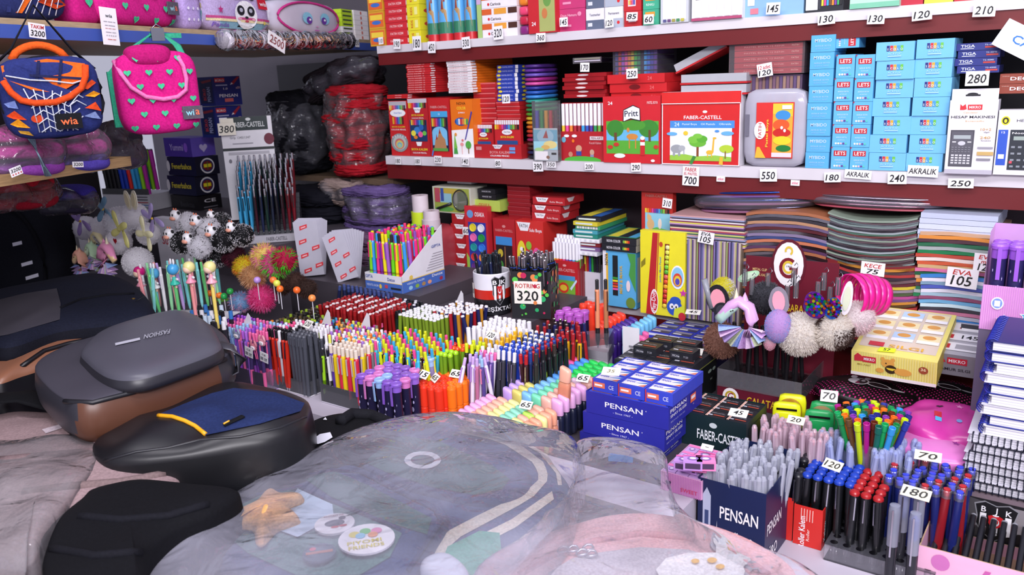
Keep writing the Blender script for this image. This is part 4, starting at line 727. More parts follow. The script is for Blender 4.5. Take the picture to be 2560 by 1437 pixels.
blob('bagged_goods', 'pink and grey bag showing between the sword fans and neon pen box', 905,640, WS-.12,.10,.05,.07, '6a4f68|C', 'bagged goods', None, .02, folds=3)
roll('label_roll', 1052,528,.024,.048, 'dccfd6', 'pinkish paper label roll standing on a bright yellow roll', -.07)
roll('label_roll', 1052,562,.026,.041, 'cde62e', 'bright yellow roll under the pinkish label roll', -.07)
roll('label_roll', 1079,548,.024,.026, 'd8cbd2', 'upper short label roll right of the yellow roll', -.085)
roll('label_roll', 1079,572,.027,.029, 'cfc2ca', 'lower short label roll right of the yellow roll', -.085)
m = MB(); m.rbox((0,0,0),(.07,.05,.08), 'a83a44|P', 6,6); m.build('red_carton', None, onp(1085,625, RZ, WS-.02), RZ, label='red carton below the label rolls behind the neon pen box', cat='box')
# ================================================================ LEFT SHELVES
def srect(x0, x1, yt, zb=None, off=0, yb=None): return shelf_rect(x0, x1, yt, zb, SS+off, LZ, yb)
def softbag(name, label, x0, x1, yt, yb, off, d, c, cat, n=4.5, decs=(), group=None, wr=.004, off_d=.001, rz=None):
    """soft rounded bag facing the aisle in the left shelf frame"""
    rz = LZ if rz is None else rz; O, w_, h = shelf_rect(x0, x1, yt, None, onp((x0+x1)/2,(yt+yb)/2, LZ, SS+off).dot(fy(rz)), rz, yb)
    t = thing(name, label, cat, O, rz, group)
    cx, cy, cz, rx, ry, rz_ = w_/2, d/2, h/2, w_/2, d/2, h/2
    m = MB(); m.rbox((cx, cy, cz),(rx, ry, rz_), c, n, 14, wr, 9)
    def fn(u, v, o):
        x, z = 2*u-1,2*v-1; s_ = max(0,1-abs(x)**n-abs(z)**n)
        return Vector((cx+x*rx, cy-ry*s_**(1/n)-o-wr*.8, cz+z*rz_))
    m.decals(fn, decs, off_d, h/w_); m.build('body', t)
    return t, O, w_, h, fn
def fnline(fn, pts, r, c, o=.002, closed=False, flat=None):
    m = MB(); m.tube([fn(u, v, o) for u, v in pts], r, c, 8, closed, flat); return m
def arc(cx, cy, rx, ry, a0, a1, n=16): return [(cx+rx*math.cos(R_(a0+(a1-a0)*i/n)), cy+ry*math.sin(R_(a0+(a1-a0)*i/n))) for i in range(n+1)]
def hearts(n, m_, c='46c08e|C', s_=.07, sub=None):
    out = []
    for j in range(m_):
        for i in range(n):
            u = (i+.5+(.5 if j % 2 else 0))/n; v = (j+.5)/m_
            if .06 < u < .94 and (not sub or sub(u, v)): out.append(('h', u, v, s_, c))
    return out
HZ = R_(34)
NAVY = '232c5e|C'
curve = [(.05,.72),(.1,.58),(.18,.48),(.3,.44),(.5,.44),(.65,.5),(.78,.6),(.84,.74),(.86,.88)]
dec = [('p', [(.06,.9),(.06,.75),(.3,.6),(.55,.55),(.8,.7),(.86,.9),(.5,.97)], 'e0621e|C'),('p', [(.06,.82),(.06,.65),(.2,.5),(.45,.46),(.7,.56),(.5,.66),(.35,.82),(.2,.9)], '27306a|C'),('e', .3,.25,.06,.05, 'c8421e|C'),('p', [(.02,.3),(.1,.36),(.2,.24),(.08,.26)], 'd8481e|C'),('p', [(.04,.2),(.12,.26),(.22,.14),(.1,.16)], 'e0921e|C'),('p', [(.8,.5),(.9,.56),(.97,.52),(.9,.48)], 'e0921e|C'),('p', [(.78,.35),(.9,.42),(.95,.3),(.86,.33)], 'd8481e|C'),('p', [(.76,.25),(.88,.3),(.93,.2),(.84,.22)], '7a8ab8|C'),('p', [(.02,.45),(.12,.48),(.14,.38),(.05,.4)], '6a7ab0|C'),('p', [(.78,.6),(.9,.7),(.94,.66),(.84,.58)], 'c8441e|C'),('p', [(.1,.12),(.2,.1),(.24,.04),(.12,.08)], 'd8a03a|C'),
      ('p', [(.4,.95),(.43,.95),(.37,.7),(.34,.7)], '1f2348|C'),('p', [(.62,.96),(.65,.96),(.58,.66),(.55,.66)], '1f2348|C'),('p', [(.3,.76),(.8,.7),(.8,.73),(.3,.79)], '1f2348|C')]
netl = []
for i in range(7):
    netl.append([(.22+.09*i, .62-.012*i),(.28+.06*i, .4),(.3+.055*i, .08)])
for j in range(5): netl += [[(.24+.02*j+.09*i, .55-.1*j) if i % 2 else (.24+.02*j+.09*i, .48-.1*j) for i in range(7-j//2)]]
t, O, w_, h, fn = softbag('lunch_bag', 'navy and orange lunch bag printed with a basketball net, hanging from the blue shelf', 2,262,140,345,-.125,.08, '27306a|C', 'lunch bag', 4.5, dec, rz=HZ)
m = MB()
for p in netl: m.tube([fn(u, v, .003) for u, v in p],.0011, 'c8ccd8|C', 5)
m.tube([fn(u, v, .003) for u, v in ((.08,.78),(.3,.72),(.5,.7),(.7,.66),(.82,.7))],.0013, 'c8ccd8|C', 5)
m.build('net_print', t)['label'] = 'white net drawing on the front'
fnline(fn, curve, .0055, 'd84a1c|C', .003).build('zip_piping', t)['label'] = 'orange curved zip'
m = MB(); P0, P1 = fn(.18,.97,0), fn(.72,.97,0); m.tube([P0+(P1-P0)*i/10+Vector((0,.03,.024*math.sin(i/10*math.pi)**.6)) for i in range(11)],.0065, 'e0591c|C', 8); m.build('handle', t)['label'] = 'orange webbing handle'
m = MB(); A = fn(0,.9,0); B = fn(1,.85,0); top = (A+B)/2+Vector((0,.03,.105))
m.tube([A+Vector((0,.03,0)), A*.6+top*.4+Vector((0,0,-.012)), top, B*.6+top*.4+Vector((0,0,-.012)), B+Vector((0,.03,0))],.007, '16161e|C', 6, flat=.002); m.build('shoulder_strap', t)
m = MB(); m.box(-.02,.02,-.003,0,-.013,.013, '17171c|C'); m.face((-.02,-.003,-.013),(.04,0,0),(0,0,.026),[txt(.5,.5,.45, 'wia', 'e0602a|P', .66)]); o = m.build('brand_patch', t); o.location = fn(.6,.2,.004)
m = MB(); m.tube([fn(u, v, -.012) for u, v in arc(.5,.5,.5,.49,0,348,30)],.005, '15161e|C', 6, True); m.build('edge_binding', t)
# pink hearts lunch bag
t, O, w_, h, fn = softbag('lunch_bag', 'bright pink lunch bag with green hearts hanging from the blue shelf', 298,506,128,334,-.12,.075, 'd01c80|C', 'lunch bag', 5, hearts(4,6, s_=.085), rz=HZ)
fnline(fn, [(.03,.9),(.06,.74),(.14,.58),(.3,.46),(.5,.42),(.68,.44),(.8,.52),(.82,.66),(.8,.82),(.76,.93)],.0045, 'ee78b4|C', .002).build('zip_piping', t)
m = MB(); m.M = MT(fn(.42,.955,-.02)); m.rbox((0,0,0),(w_*.28,.03,.022), 'b8186e|C', 3,8,.002); m.build('handle', t)['label'] = 'padded pink top handle'
m = MB(); A = fn(.0,.78,-.03); B = fn(.9,.9,-.03); top = onp(392,88, LZ, SS-.05); top = MR(-HZ, 3, 'Z') @ (top-O)
for dx in (0,.006): m.tube([A+Vector((0,-.004,0)), A*.5+top*.5+Vector((-.012+dx, 0,.006)), top+Vector((-.015,0,0)), top+Vector((.015,0,0)), B*.5+top*.5+Vector((.01+dx, 0,.004)), B],.0055, '3aa884|C', 6, flat=.0016)
m.box(top.x-.015, top.x+.05, top.y, top.y+.004, top.z-.006, top.z+.004, '3aa884|C'); m.box(A.x-.008, A.x+.008, A.y-.014, A.y-.004, A.z-.11, A.z, '2f9a78|C')
m.build('shoulder_strap', t)['label'] = 'mint green webbing strap'
m = MB(); m.box(-.02,.02,-.003,0,-.013,.013, '5a5460|C'); m.face((-.02,-.003,-.013),(.04,0,0),(0,0,.026),[txt(.35,.5,.45, 'wi', '8ac8d8|P', .4), txt(.73,.5,.4, 'a', 'd86a4a|P', .2)]); o = m.build('brand_patch', t); o.location = fn(.84,.24,.003)
m = MB(); Cc = top; m.box(Cc.x-.013, Cc.x+.013, Cc.y-.012, Cc.y-.004, Cc.z-.012, Cc.z+.014, '9a9aa2|M'); m.tube([(Cc.x-.01, Cc.y-.01, Cc.z+.014),(Cc.x, Cc.y-.004, Cc.z+.022),(Cc.x+.01, Cc.y-.01, Cc.z+.014)],.0015, '9a9aa2|M', 6); m.build('clip', t)['label'] = 'metal clip holding the strap on the shelf edge'
# on top of the blue shelf
ZL1 = 1.736
def topbag(name, label, x0, x1, ht, c, decs, d=.09, off=.02, n=4, wr=.004):
    O, w_, h = srect(x0, x1,60, ZL1, off); h = ht
    t = thing(name, label, 'pencil case', O, LZ); m = MB(); m.rbox((w_/2, d/2, h/2),(w_/2, d/2, h/2), c, n, 12, wr, 9)
    def fn(u, v, o):
        x, z = 2*u-1,2*v-1; s_ = max(0,1-abs(x)**n-abs(z)**n)
        return Vector((w_/2+x*w_/2, d/2-d/2*s_**(1/n)-o-wr*.8, h/2+z*h/2))
    m.decals(fn, decs, .001, h/w_); m.build('body', t); return t, fn, w_, h
t, fn, w_, h = topbag('pencil_case', 'orange and navy basketball-print bag lying on the blue shelf at the far left', -60,190,.11, '2c3468|C', [('p', [(.0,.15),(.45,.1),(.62,.5),(.5,.95),(0,.95)], 'e0651c|C'),('p', [(.3,.1),(.34,.1),(.5,.9),(.46,.9)], '2c3468|C'),('p', [(.2,.55),(.6,.5),(.6,.54),(.2,.6)], '2c3468|C'),('p', [(.6,.6),(.7,.9),(.95,.8),(.85,.5)], '5a8ab8|C'),('p', [(.6,.3),(.8,.45),(.97,.3),(.8,.2)], 'c8441e|C')])
m = MB()
for i in range(6): m.tube([fn(u, v, .002) for u, v in ((.4+.08*i, .1),(.5+.07*i, .4),(.55+.06*i, .85))],.001, 'd8d4dc|C', 5)
m.build('net_print', t)
t, fn, w_, h = topbag('pencil_case', 'pink pencil case with green hearts lying on the blue shelf', 262,462,.105, 'cf2384|C', hearts(4,4, s_=.16),.09,.01)
m = MB(); m.box(-.018,.018,-.003,0,-.014,.014, '5a5460|C'); m.face((-.018,-.003,-.014),(.036,0,0),(0,0,.028),[txt(.35,.5,.4, 'wi', '9ac8d8|P', .4), txt(.73,.5,.35, 'a', 'd86a4a|P', .2)]); m.build('brand_patch', t).location = fn(.84,.4,.004)
topbag('pencil_case', 'plain pink end of a soft case behind the paper hang tag', 192,262,.07, 'c01c78|C', [('h', .5,.6,.3, '46c08e|C')],.07,.03)
topbag('pencil_case', 'lilac dotted case with candy stripes squeezed between hearts case and panda bag', 463,517,.115, 'b8a0d8|C', [('e', .2+.2*(i % 4),.2+.22*(i//4),.04,.03, 'e8e0f4|C') for i in range(12)]+[('r', .7,.2,.98,.4, '7ad0c8|C'),('r', .7,.45,.98,.55, 'e8d8a0|C'),('r', .7,.6,.98,.75, 'c84a8a|C')],.07,.02)
t, fn, w_, h = topbag('pencil_case', 'lilac pencil case with a white and black panda face and red badge', 518,688,.105, 'c4b0dc|C', [('r', .05,.08,.95,.3, '8ab4c8|C', 6),('r', .04,.3,.96,.36, 'c8508a|C', 6),('r', .04,.24,.96,.3, 'f0e0b0|C', 6),('s', .2,.5,.2, 'b8387a|C'),('s', .83,.26,.14, 'e8d060|C'),('t', .2,.16,.1, 'Panda', '7a5ab8|P', .2),('r', .42,.02,.66,.16, '24242a|C'),
   ('e', .43,.86,.045,.075, '33303a|C'),('e', .66,.86,.045,.075, '33303a|C'),('e', .43,.86,.028,.05, 'e88ab8|C'),('e', .66,.86,.028,.05, 'e88ab8|C'),('e', .545,.42,.165,.34, 'f6f4f8|C'),('e', .47,.52,.055,.12, '26242c|C'),('e', .62,.52,.055,.12, '26242c|C'),('e', .475,.53,.025,.05, 'b8b8c8|C'),('e', .615,.53,.025,.05, 'b8b8c8|C'),('e', .545,.36,.025,.03, '26242c|C'),('e', .545,.27,.03,.025, 'c84a5a|C'),('e', .44,.32,.03,.03, 'f0a8c0|C'),('e', .65,.32,.03,.03, 'f0a8c0|C'),('e', .48,.83,.025,.04, 'e05a7a|C'),('e', .53,.86,.025,.04, 'e8c83a|C'),('e', .58,.84,.025,.04, '7a5ab8|C'),('r', .74,.6,.91,.85, 'd8243a|C'),('t', .825,.725,.1, 'wia', WH, .12)])
t, fn, w_, h = topbag('pencil_case', 'iridescent silver pencil case with big purple-blue eyes and pink edging', 692,862,.105, 'c4bccc', [('e', .42,.5,.07,.16, '8cc8e0|C'),('e', .68,.52,.07,.16, '8cc8e0|C'),('e', .44,.44,.04,.1, '6a3a9a|C'),('e', .66,.46,.04,.1, '6a3a9a|C'),('e', .45,.46,.015,.03, WH),('e', .67,.48,.015,.03, WH),('e', .55,.28,.02,.02, 'd89ac8|C'),('e', .55,.18,.04,.02, 'c878c0|C')], n=3.5)
m = MB(); m.tube([fn(u, v, .001) for u, v in arc(.5,.5,.44,.44,0,349,28)],.0035, 'cf3a8a|C', 6, True); m.build('piping', t)['label'] = 'pink edge piping'
for k in range(7):
    O, w_, h = srect(857,884,60, ZL1,.03); m = carton_mesh(w_, .05,.013, 'b8d82a|P' if k > 2 else 'e8e4ea|P', F=[('r', .1,.3,.9,.7, '3a4a2a')])
    m.build('sticker_roll', None, O+Vector((0,0,.0135*k)), LZ, label='%s flat pack, %s in the narrow pile right of the silver case' % ('lime green' if k > 2 else 'white', (['lowest', 'second up', 'third up', 'fourth up', 'fifth up', 'sixth up', 'topmost'][k])), cat='small pack', group='narrow pile on the blue shelf end')
for k in range(6):
    O, w_, h = srect(888,922,60, ZL1,.03); m = carton_mesh(w_, .05,.0155, 'e9e3e4|P', F=[('r', .45,.2,.55,.8, 'c86a5a')])
    m.build('eraser_pack', None, O+Vector((0,0,.016*k)), LZ, label='white small pack, %s in the white pile at the blue shelf end' % (['lowest', 'second up', 'third up', 'fourth up', 'fifth up', 'topmost'][k]), cat='small pack', group='white pile on the blue shelf end')
# hang tag and price cards on the left
def ltag(px, py, w_, h_, lines, label, off, roll=0, name='price_tag'):
    return card(px, py, w_, h_, onp(px, py, LZ, SS+off), lines, label, (0, roll, 0), LZ, name=name)
t = ltag(274,66,56,90,[('wia', '2a2a34|P', .78,.09,.42),('----- ------ ---', '9a98a4|P', .62,.02,.7),('---- ---------', '9a98a4|P', .52,.02,.6),('--- ---- ----', 'c88a8a|P', .44,.02,.6),('------ ----', '9a98a4|P', .34,.02,.6),('o o o o o', '6a6874|P', .25,.03,.6),('------ ----', 'c85a4a|P', .15,.02,.5)], 'white paper hang tag reading wia in front of the blue shelf', -.02,.04, 'hang_tag'); t['category'] = 'tag'
ltag(93,77,50,36,[('TAKIM', RD, .76,.25,.8),('3200', BK, .32,.4,.85)], 'white price card TAKIM 3200 on the blue shelf edge', -.02,.08)
ltag(692,105,76,34,[('2500', '8a3a40|P', .5,.6,.82)], 'large slanted price card 2500 on the plastic roll', -.06,.33)
ltag(893,106,21,22, num('30'), 'small price card 30 at the right end of the blue shelf', -.01,0)
ltag(40,428,36,22,[('3200', BK, .66,.4,.85),('- - - -', RD, .24,.15,.8)], 'white price card 3200 on the lower left wooden shelf', -.03,-.2)
ltag(195,411,34,14,[('3200', BK, .5,.6,.85)], 'small price card 3200 on the right of the lower left shelf', -.02,.1)
# plastic film roll along the shelf edge
P0 = onp(556,100, LZ, SS-.035); P1 = onp(872,102, LZ, SS-.035); n_ = 40
m = MB(); m.tube([P0+(P1-P0)*i/n_ for i in range(n_+1)],[.021+.0016*math.sin(i*2.1)+.001*math.sin(i*5) for i in range(n_+1)], 'cfc8d4|C', 12)
t = thing('film_roll', 'long roll of goods wrapped in crinkled clear plastic along the blue shelf edge', 'roll', P0)
o = m.build('roll_core', t); o.location = -P0
m = MB(); m.tube([P0+(P1-P0)*i/n_ for i in range(n_+1)],[.024+.003*math.sin(i*1.9) for i in range(n_+1)], 'dcd8e4|T', 12); o = m.build('wrap', t); o.location = -P0
# pink bagged goods on the lower left shelf
def lblob(name, label, px, py, off, rx, ry, rz_, c, cat, film, folds=2, wr=.015):
    P = onp(px, py, LZ, SS+off); t = thing(name, label, cat, P, LZ); m = MB()
    for k in range(folds):
        z = (-1+2*(k+.5)/folds)*rz_; m.rbox((random.uniform(-.01,.01),0, z),(rx*random.uniform(.9,1), ry, rz_/folds*1.2), c[k % len(c)],3,8, wr, 12)
    m.build('goods', t); m = MB(); m.rbox((0,0,0),(rx*1.05, ry*1.06, rz_*1.06), film, 3,20, wr*.9,24); m.build('bag_film', t); return t
lblob('bagged_case', 'pink case in clear plastic at the left end of the lower shelf', 45,378,.05,.08,.06,.045,['9a4ab0|C', 'd03aa0|C', 'c8389a|C'], 'bagged goods', 'e0d4ec|T', 3)
lblob('bagged_case', 'pink and purple case in clear plastic, right on the lower left shelf', 170,370,.05,.07,.06,.045,['5a4ab0|C', 'c8389a|C', 'b83a8a|C'], 'bagged goods', 'e0d4ec|T', 3)
lblob('bagged_case', 'dark grey soft goods in clear plastic under the pink hearts lunch bag', 300,362,.12,.045,.04,.05,['4a3f50|C', '3a3440|C'], 'bagged goods', 'b8b0c0|T', 2)
m = MB(); a, b, c_ = onp(78,345, LZ, SS-.02), onp(95,385, LZ, SS-.035), onp(121,440, LZ, SS-.03)
m.tube([a, b, c_],.007, '9ab8c8|C', 6, flat=.0015); m.build('ribbon_strap', None, label='pale blue strap dangling over the lower left shelf edge', cat='strap')
lblob('bagged_goods', 'red goods in crumpled clear plastic behind the tall black backpack', 40,480,.22,.09,.05,.035,['a81c30|C', 'c82438|C'], 'bagged goods', 'd8c8d0|T', 2)
lblob('bagged_goods', 'dark bagged goods in the gap under the lower left shelf', 170,500,.25,.06,.05,.03,['2a2438|C', '3a3090|C'], 'bagged goods', 'a8a4b4|T', 2)
# ================================================================ PENS
CN = {}
def cname(c):
    c = c.split('|')[0]
    if len(c) == 3: c = ''.join(a*2 for a in c)
    if c in CN: return CN[c]
    import colorsys
    r, g, b = [int(c[i:i+2],16)/255 for i in (0,2,4)]; h, l, s_ = colorsys.rgb_to_hls(r, g, b); h *= 360
    if l < .16: n = 'black'
    elif s_ < .16 or (l > .86 and s_ < .5): n = 'white' if l > .8 else 'grey' if l > .3 else 'dark grey'
    else:
        n = 'red' if h < 12 or h >= 345 else 'orange' if h < 40 else 'yellow' if h < 70 else 'green' if h < 160 else 'turquoise' if h < 190 else 'blue' if h < 250 else 'purple' if h < 290 else 'pink'
        if l < .3: n = 'dark '+n
        elif l > .72: n = 'pale '+n
    CN[c] = n; return n
MC = {}
def memo(f):
    def g(*a):
        k = (f.__name__,)+a
        if k not in MC: MC[k] = f(*a)
        return MC[k]
    return g
@memo
def click(L, body, btn, grip=None, clip=None, r=.0045, band=None, band_z=.55):
    grip = grip or body; clip = clip or btn
    z1, z2 = L*.86, L
    m = MB(); m.lathe([(.0008,0),(r*.55,.008),(r*.95,.02),(r, .05),(r, L*band_z),(r, L*band_z+.002),(r, z1-.004),(r*.8, z1)], body, 9, cols=['c8c8cc|M', grip, grip, body, band or body, body, body])
    p = [('barrel', m.mesh('barrel'))]
    p.append(('button', MB().lathe([(r*.78, z1-.001),(r*.8, z2-.0015),(r*.6, z2)], btn, 9).mesh('button')))
    m = MB(); m.box(-.0014,.0014,-r-.0028,-r-.0012, L*.56, z1-.004, clip); m.box(-.0014,.0014,-r-.0012,-r*.5, z1-.008, z1-.004, clip)
    p.append(('clip', m.mesh('clip'))); return tuple(p)
@memo
def stick(L, body, top, r=.004, th=.012, hexa=False):
    n = 6 if hexa else 8
    return (('pen', MB().lathe([(r*.4,0),(r, .012),(r, L-th),(r*.95, L-.001),(r*.6, L)], body, n, cols=[body, body, top, top]).mesh('pen')),)
@memo
def capped(L, body, cap, end, r=.0052, clip=None, capl=.42, dome=False):
    zc = L*(1-capl)
    p = [('barrel', MB().lathe([(r*.85,0),(r*.9,.004),(r*.9, zc)], body, 10).mesh('barrel'))]
    m = MB(); pr = [(r, zc-.001),(r, L-.008),(r*.98, L-.004)]
    cl = [cap, cap]
    if dome: pr += [(r*1.12, L-.004),(r*1.12, L-.0005),(r*.9, L+.002),(r*.45, L+.004),(.0002, L+.0048)]; cl += [end]*5
    else: pr += [(r*.8, L-.0005),(.0003, L)]; cl += [end, end]
    m.lathe(pr, cap, 12, cols=cl); p.append(('cap', m.mesh('cap')))
    if clip:
        m = MB(); m.box(-.001,.001,-r-.0024,-r-.0012, zc+.004, L-.006, clip); m.box(-.001,.001,-r-.0012,-r*.6, L-.01, L-.006, clip); p.append(('clip', m.mesh('clip')))
    return tuple(p)
@memo
def gelpen(L, tint, dot):
    r = .0056
    p = [('barrel', MB().lathe([(.001, L*.0),(r*.8,.006),(r*.82, L*.55)], tint+'|F', 8).mesh('barrel')),('refill', MB().lathe([(.0016,.01),(.0016, L*.6)], dot, 6).mesh('refill'))]
    m = MB(); m.lathe([(r, L*.5),(r*1.08, L*.8),(r*.95, L-.006),(r*.6, L-.001),(.0004, L)], tint+'|J', 10)
    m.box(-.0018,.0018,-r-.0032,-r-.0014, L*.62, L-.004, tint+'|J'); p.append(('cap', m.mesh('cap')))
    p.append(('cap_plug', MB().lathe([(.0004, L-.016),(.0026, L-.012),(.0028, L-.006),(.0008, L-.003)], dot, 8).mesh('cap_plug'))); return tuple(p)
@memo
def fatcap(L, body, cap, prints):
    r = .0094; p = []
    m = MB(); m.lathe([(r*1.12,0),(r*1.12,.006),(r*.95,.009)], cap, 14); m.lathe([(r, .009),(r, L*.83)], body, 16, cap=False)
    fn = lambda u, v, o: Vector(((r+o)*math.cos(-math.pi*.95+u*math.pi*.9),(r+o)*math.sin(-math.pi*.95+u*math.pi*.9), v*L))
    m.decals(fn, [('e', .4,.35,.12,.05, prints),('e', .4,.2,.08,.04, prints),('s', .7,.6,.06, prints),('r', .15,.13,.3,.38, 'e8e4f0|P', 2)]+[('r', .17,.15+.02*i, .28,.16+.02*i, '222|P', 2) for i in range(10)]+[('e', .55,.5,.05,.03, prints),('s', .3,.7,.05, prints)],.0003)
    p.append(('barrel', m.mesh('barrel')))
    p.append(('cap', MB().lathe([(r*.98, L*.83),(r*1.05, L*.835),(r*1.05, L*.94),(r*1.22, L*.945),(r*1.25, L*.98),(r*1.1, L),(r*.85, L),(r*.8, L-.001),(.0004, L-.001)], cap, 18).mesh('cap')))
    m = MB(); m.box(-.0025,.0025,-r*1.25-.005,-r*1.25-.003, L*.6, L*.965, cap); m.box(-.0025,.0025,-r*1.25-.003,-r*1.05, L*.945, L*.965, cap); p.append(('clip', m.mesh('clip'))); return tuple(p)
@memo
def marker(L, c, r=.0095, ridge=True):
    m = MB(); m.lathe([(r*.9,0),(r, .003),(r, L*.45)], c, 12)
    k = MB(); pr = [(r*1.02, L*.45)]
    if ridge: pr += [(r*.96, L*.47),(r*1.02, L*.5)]
    pr += [(r*1.03, L-.006),(r*.9, L-.0015),(r*.45, L-.0008),(r*.42, L),(.0003, L+.0004)]
    k.lathe(pr, c, 14); return (('barrel', m.mesh('barrel')),('cap', k.mesh('cap')))
@memo
def hilite(L, body, top, fr=''):
    """flat wide highlighter with a slanted cap top; long axis = local x"""
    m = MB(); m.rbox((0,0, L*.32),(.0125,.0068, L*.32), body+fr, 7,5)
    k = MB(); z0, z1 = L*.64, L; n = 20; P = []
    for z, s_ in ((z0,.96),(z0+.001,1),(z1-.006,1),(z1-.0025,.94),(z1,.74)):
        for i in range(n):
            a = 2*math.pi*i/n; ca, sa = math.cos(a), math.sin(a); x = .0128*s_*abs(ca)**.7*(1 if ca > 0 else -1); y = .0072*s_*abs(sa)**.8*(1 if sa > 0 else -1)
            P.append((x, y, z-(.0035*(x/.0128) if z > z0+.01 else 0)))
    fs = [(j*n+i, j*n+(i+1) % n, (j+1)*n+(i+1) % n, (j+1)*n+i) for j in range(4) for i in range(n)]+[tuple(4*n+i for i in range(n))]
    k.add(P, fs, top, True); return (('barrel', m.mesh('barrel')),('cap', k.mesh('cap')))
def grid(name, cat, group, lab, px, py, zt, zb, nx, ny, sx, sy, make, jit=.0012, tilt=.03, anchor=(0,0), face=0, skip=None, twist=.5, lean=(0,0), skew=0, hj=0, low=False):
    """rows of pens: the top of pen (anchor) is seen at px,py on height zt; x along the shelf, y towards the wall"""
    A = onz(px, py, zt); n = 0
    for j in range(ny):
        for i in range(nx):
            if skip and skip(i, j): continue
            dx, dy = (i-anchor[0])*sx+(j-anchor[1])*skew, (j-anchor[1])*sy
            P = A + fx(RZ)*dx + fy(RZ)*dy; P.z = zb
            q = make(i, j)
            if q is None: continue
            parts, what = q
            P += Vector((random.uniform(-jit, jit), random.uniform(-jit, jit),0))
            rot = MR(RZ+face+random.uniform(-twist, twist),3, 'Z')
            tl = MR(lean[0]+random.gauss(0, tilt),3, 'X') @ MR(lean[1]+random.gauss(0, tilt),3, 'Y')
            R2 = MR(RZ, 3, 'Z') @ tl @ MR(-RZ, 3, 'Z'); H = Vector((0,0,0 if low else zt-zb)); P = P + H - R2 @ H; P.z = zb+random.uniform(0, hj)
            inst(name, list(parts), P, (R2 @ rot).to_euler(),(lab % what) if '%s' in lab else lab, cat, group)
            n += 1
    return A
def rc(*a): return random.choice(a)
def tray(label, px, py, zt, nx, ny, sx, sy, zb, h, front=None, c='dfe0ee|G', anchor=(0,0), base='cfccd8|P', mg=.008, name='pen_tray', holes=True):
    """clear acrylic tray round a grid: foot plate, drilled plate and four thin walls"""
    A = onz(px, py, zt); O = A - fx(RZ)*(anchor[0]*sx+mg) - fy(RZ)*(anchor[1]*sy+mg); O.z = zb; W_, D_ = (nx-1)*sx+2*mg, (ny-1)*sy+2*mg
    t = thing(name, label, 'tray', O, RZ)
    MB().box(0, W_, 0, D_, 0,.0025, base).build('base', t)
    m = MB(); e = .0012; m.box(0, W_, 0, e, .0026, h, c); m.box(0, W_, D_-e, D_, .0026, h, c); m.box(0, e, e, D_-e, .0026, h, c); m.box(W_-e, W_, e, D_-e, .0026, h, c); m.build('walls', t)
    if front:
        m = MB(); m.box(0, W_, -.0012,-.0002,0, h*.4, front[0]); m.face((0,-.0012,0),(W_, 0,0),(0,0, h*.4), front[1]); m.build('front_panel', t)
    return t, O, W_, D_
# --- A1 lilac tray: click pens with cartoon tops (purple, pink, pale blue)
def mk_a1(i, j):
    c = ['9a4ac8', 'e86aa8', '9ac0e8', 'b070d8', 'ef7ab0'][(i+2*j) % 5 if i > 9 else (0 if i < 4 else 1 if i < 8 else 2)]
    if i == 12: c = 'b060d0'
    if i >= 14: c = 'ef6aa4'
    if j > 3: c = ['9a4ac8', 'e86aa8'][i > 7] if i < 12 else '9ac0e8'
    c2 = {'9a4ac8': '7a56b8', 'e86aa8': 'd86aa0', '9ac0e8': '7a98d0', 'b070d8': '8a5ac0', 'ef7ab0': 'd070a8'}.get(c, '4a3a70')
    return click(.142, c2, c, c, c), cname(c)
tray('clear lilac pen tray behind the grey sling bag, full of cartoon click pens', 648,838,1.042,18,5,.0125,.02,.901,.05, c='d8c8f4|G', anchor=(17,0), base='c8b0e4|P')
grid('cartoon_pen', 'pen', 'cartoon click pens', 'cartoon click pen with %s button in the lilac tray', 650,840,1.042,.904,18,5,.0125,.02, mk_a1, anchor=(17,0), hj=.002)
# charms in front of the lilac tray
for k, (px, py, c, lb) in enumerate(((592,838, '8a90a8', 'grey round dog-ear charm on a pen in the lilac tray'),(568,842, '9aa0b4', 'second grey dog-ear charm, left of the first'),(634,868, 'c87888', 'rosy bunny-ear charm hanging at the lilac tray front'),(655,856, 'd08a98', 'second rosy bunny-ear charm, upper right of the first'))):
    P = onp(px, py, RZ, 1.105+.0); t = thing('pen_charm', lb, 'charm', P, RZ)
    m = MB(); m.rbox((0,0,0),(.011,.004,.009), c, 2.4,6); m.M = MT((0,-.003,-.001)); m.rbox((0,0,0),(.008,.002,.0055), 'f0e8ee', 2.4,6); m.M = Matrix(); m.box(-.004,-.0028,-.0058,-.005,-.002,0, '222'); m.box(.0028,.004,-.0058,-.005,-.002,0, '222'); m.build('face', t)
    for s_ in (-1,1): m = MB(); m.M = MT((s_*.008,0,.01)) @ MR(-s_*.4,4, 'Y'); m.rbox((0,0,0),(.0035,.003,.009), c, 2.4,4); m.build('ear', t)
for k, (px, py) in enumerate(((582,873),(622,880),(660,893))):
    P = onp(px, py, RZ, 1.088); m = MB(); m.box(-.014,.014,-.0004,.0004,-.012,.012, 'eeecf0|P'); m.face((-.014,-.0004,-.012),(.028,0,0),(0,0,.024),[txt(.5,.75,.18, 'CE', '3a3a40|P', .5),('r', .1,.2,.45,.5, '8a8890'),('r', .55,.2,.9,.5, 'a8a6ae'),('e', .85,.4,.06,.06, '222')],.0003)
    o = m.build('pen_label', None, P, RZ, label='small white CE paper label on the lilac tray, %s' % ['left one', 'middle one', 'right one'][k], cat='label'); o.rotation_euler = (0,.15, RZ)
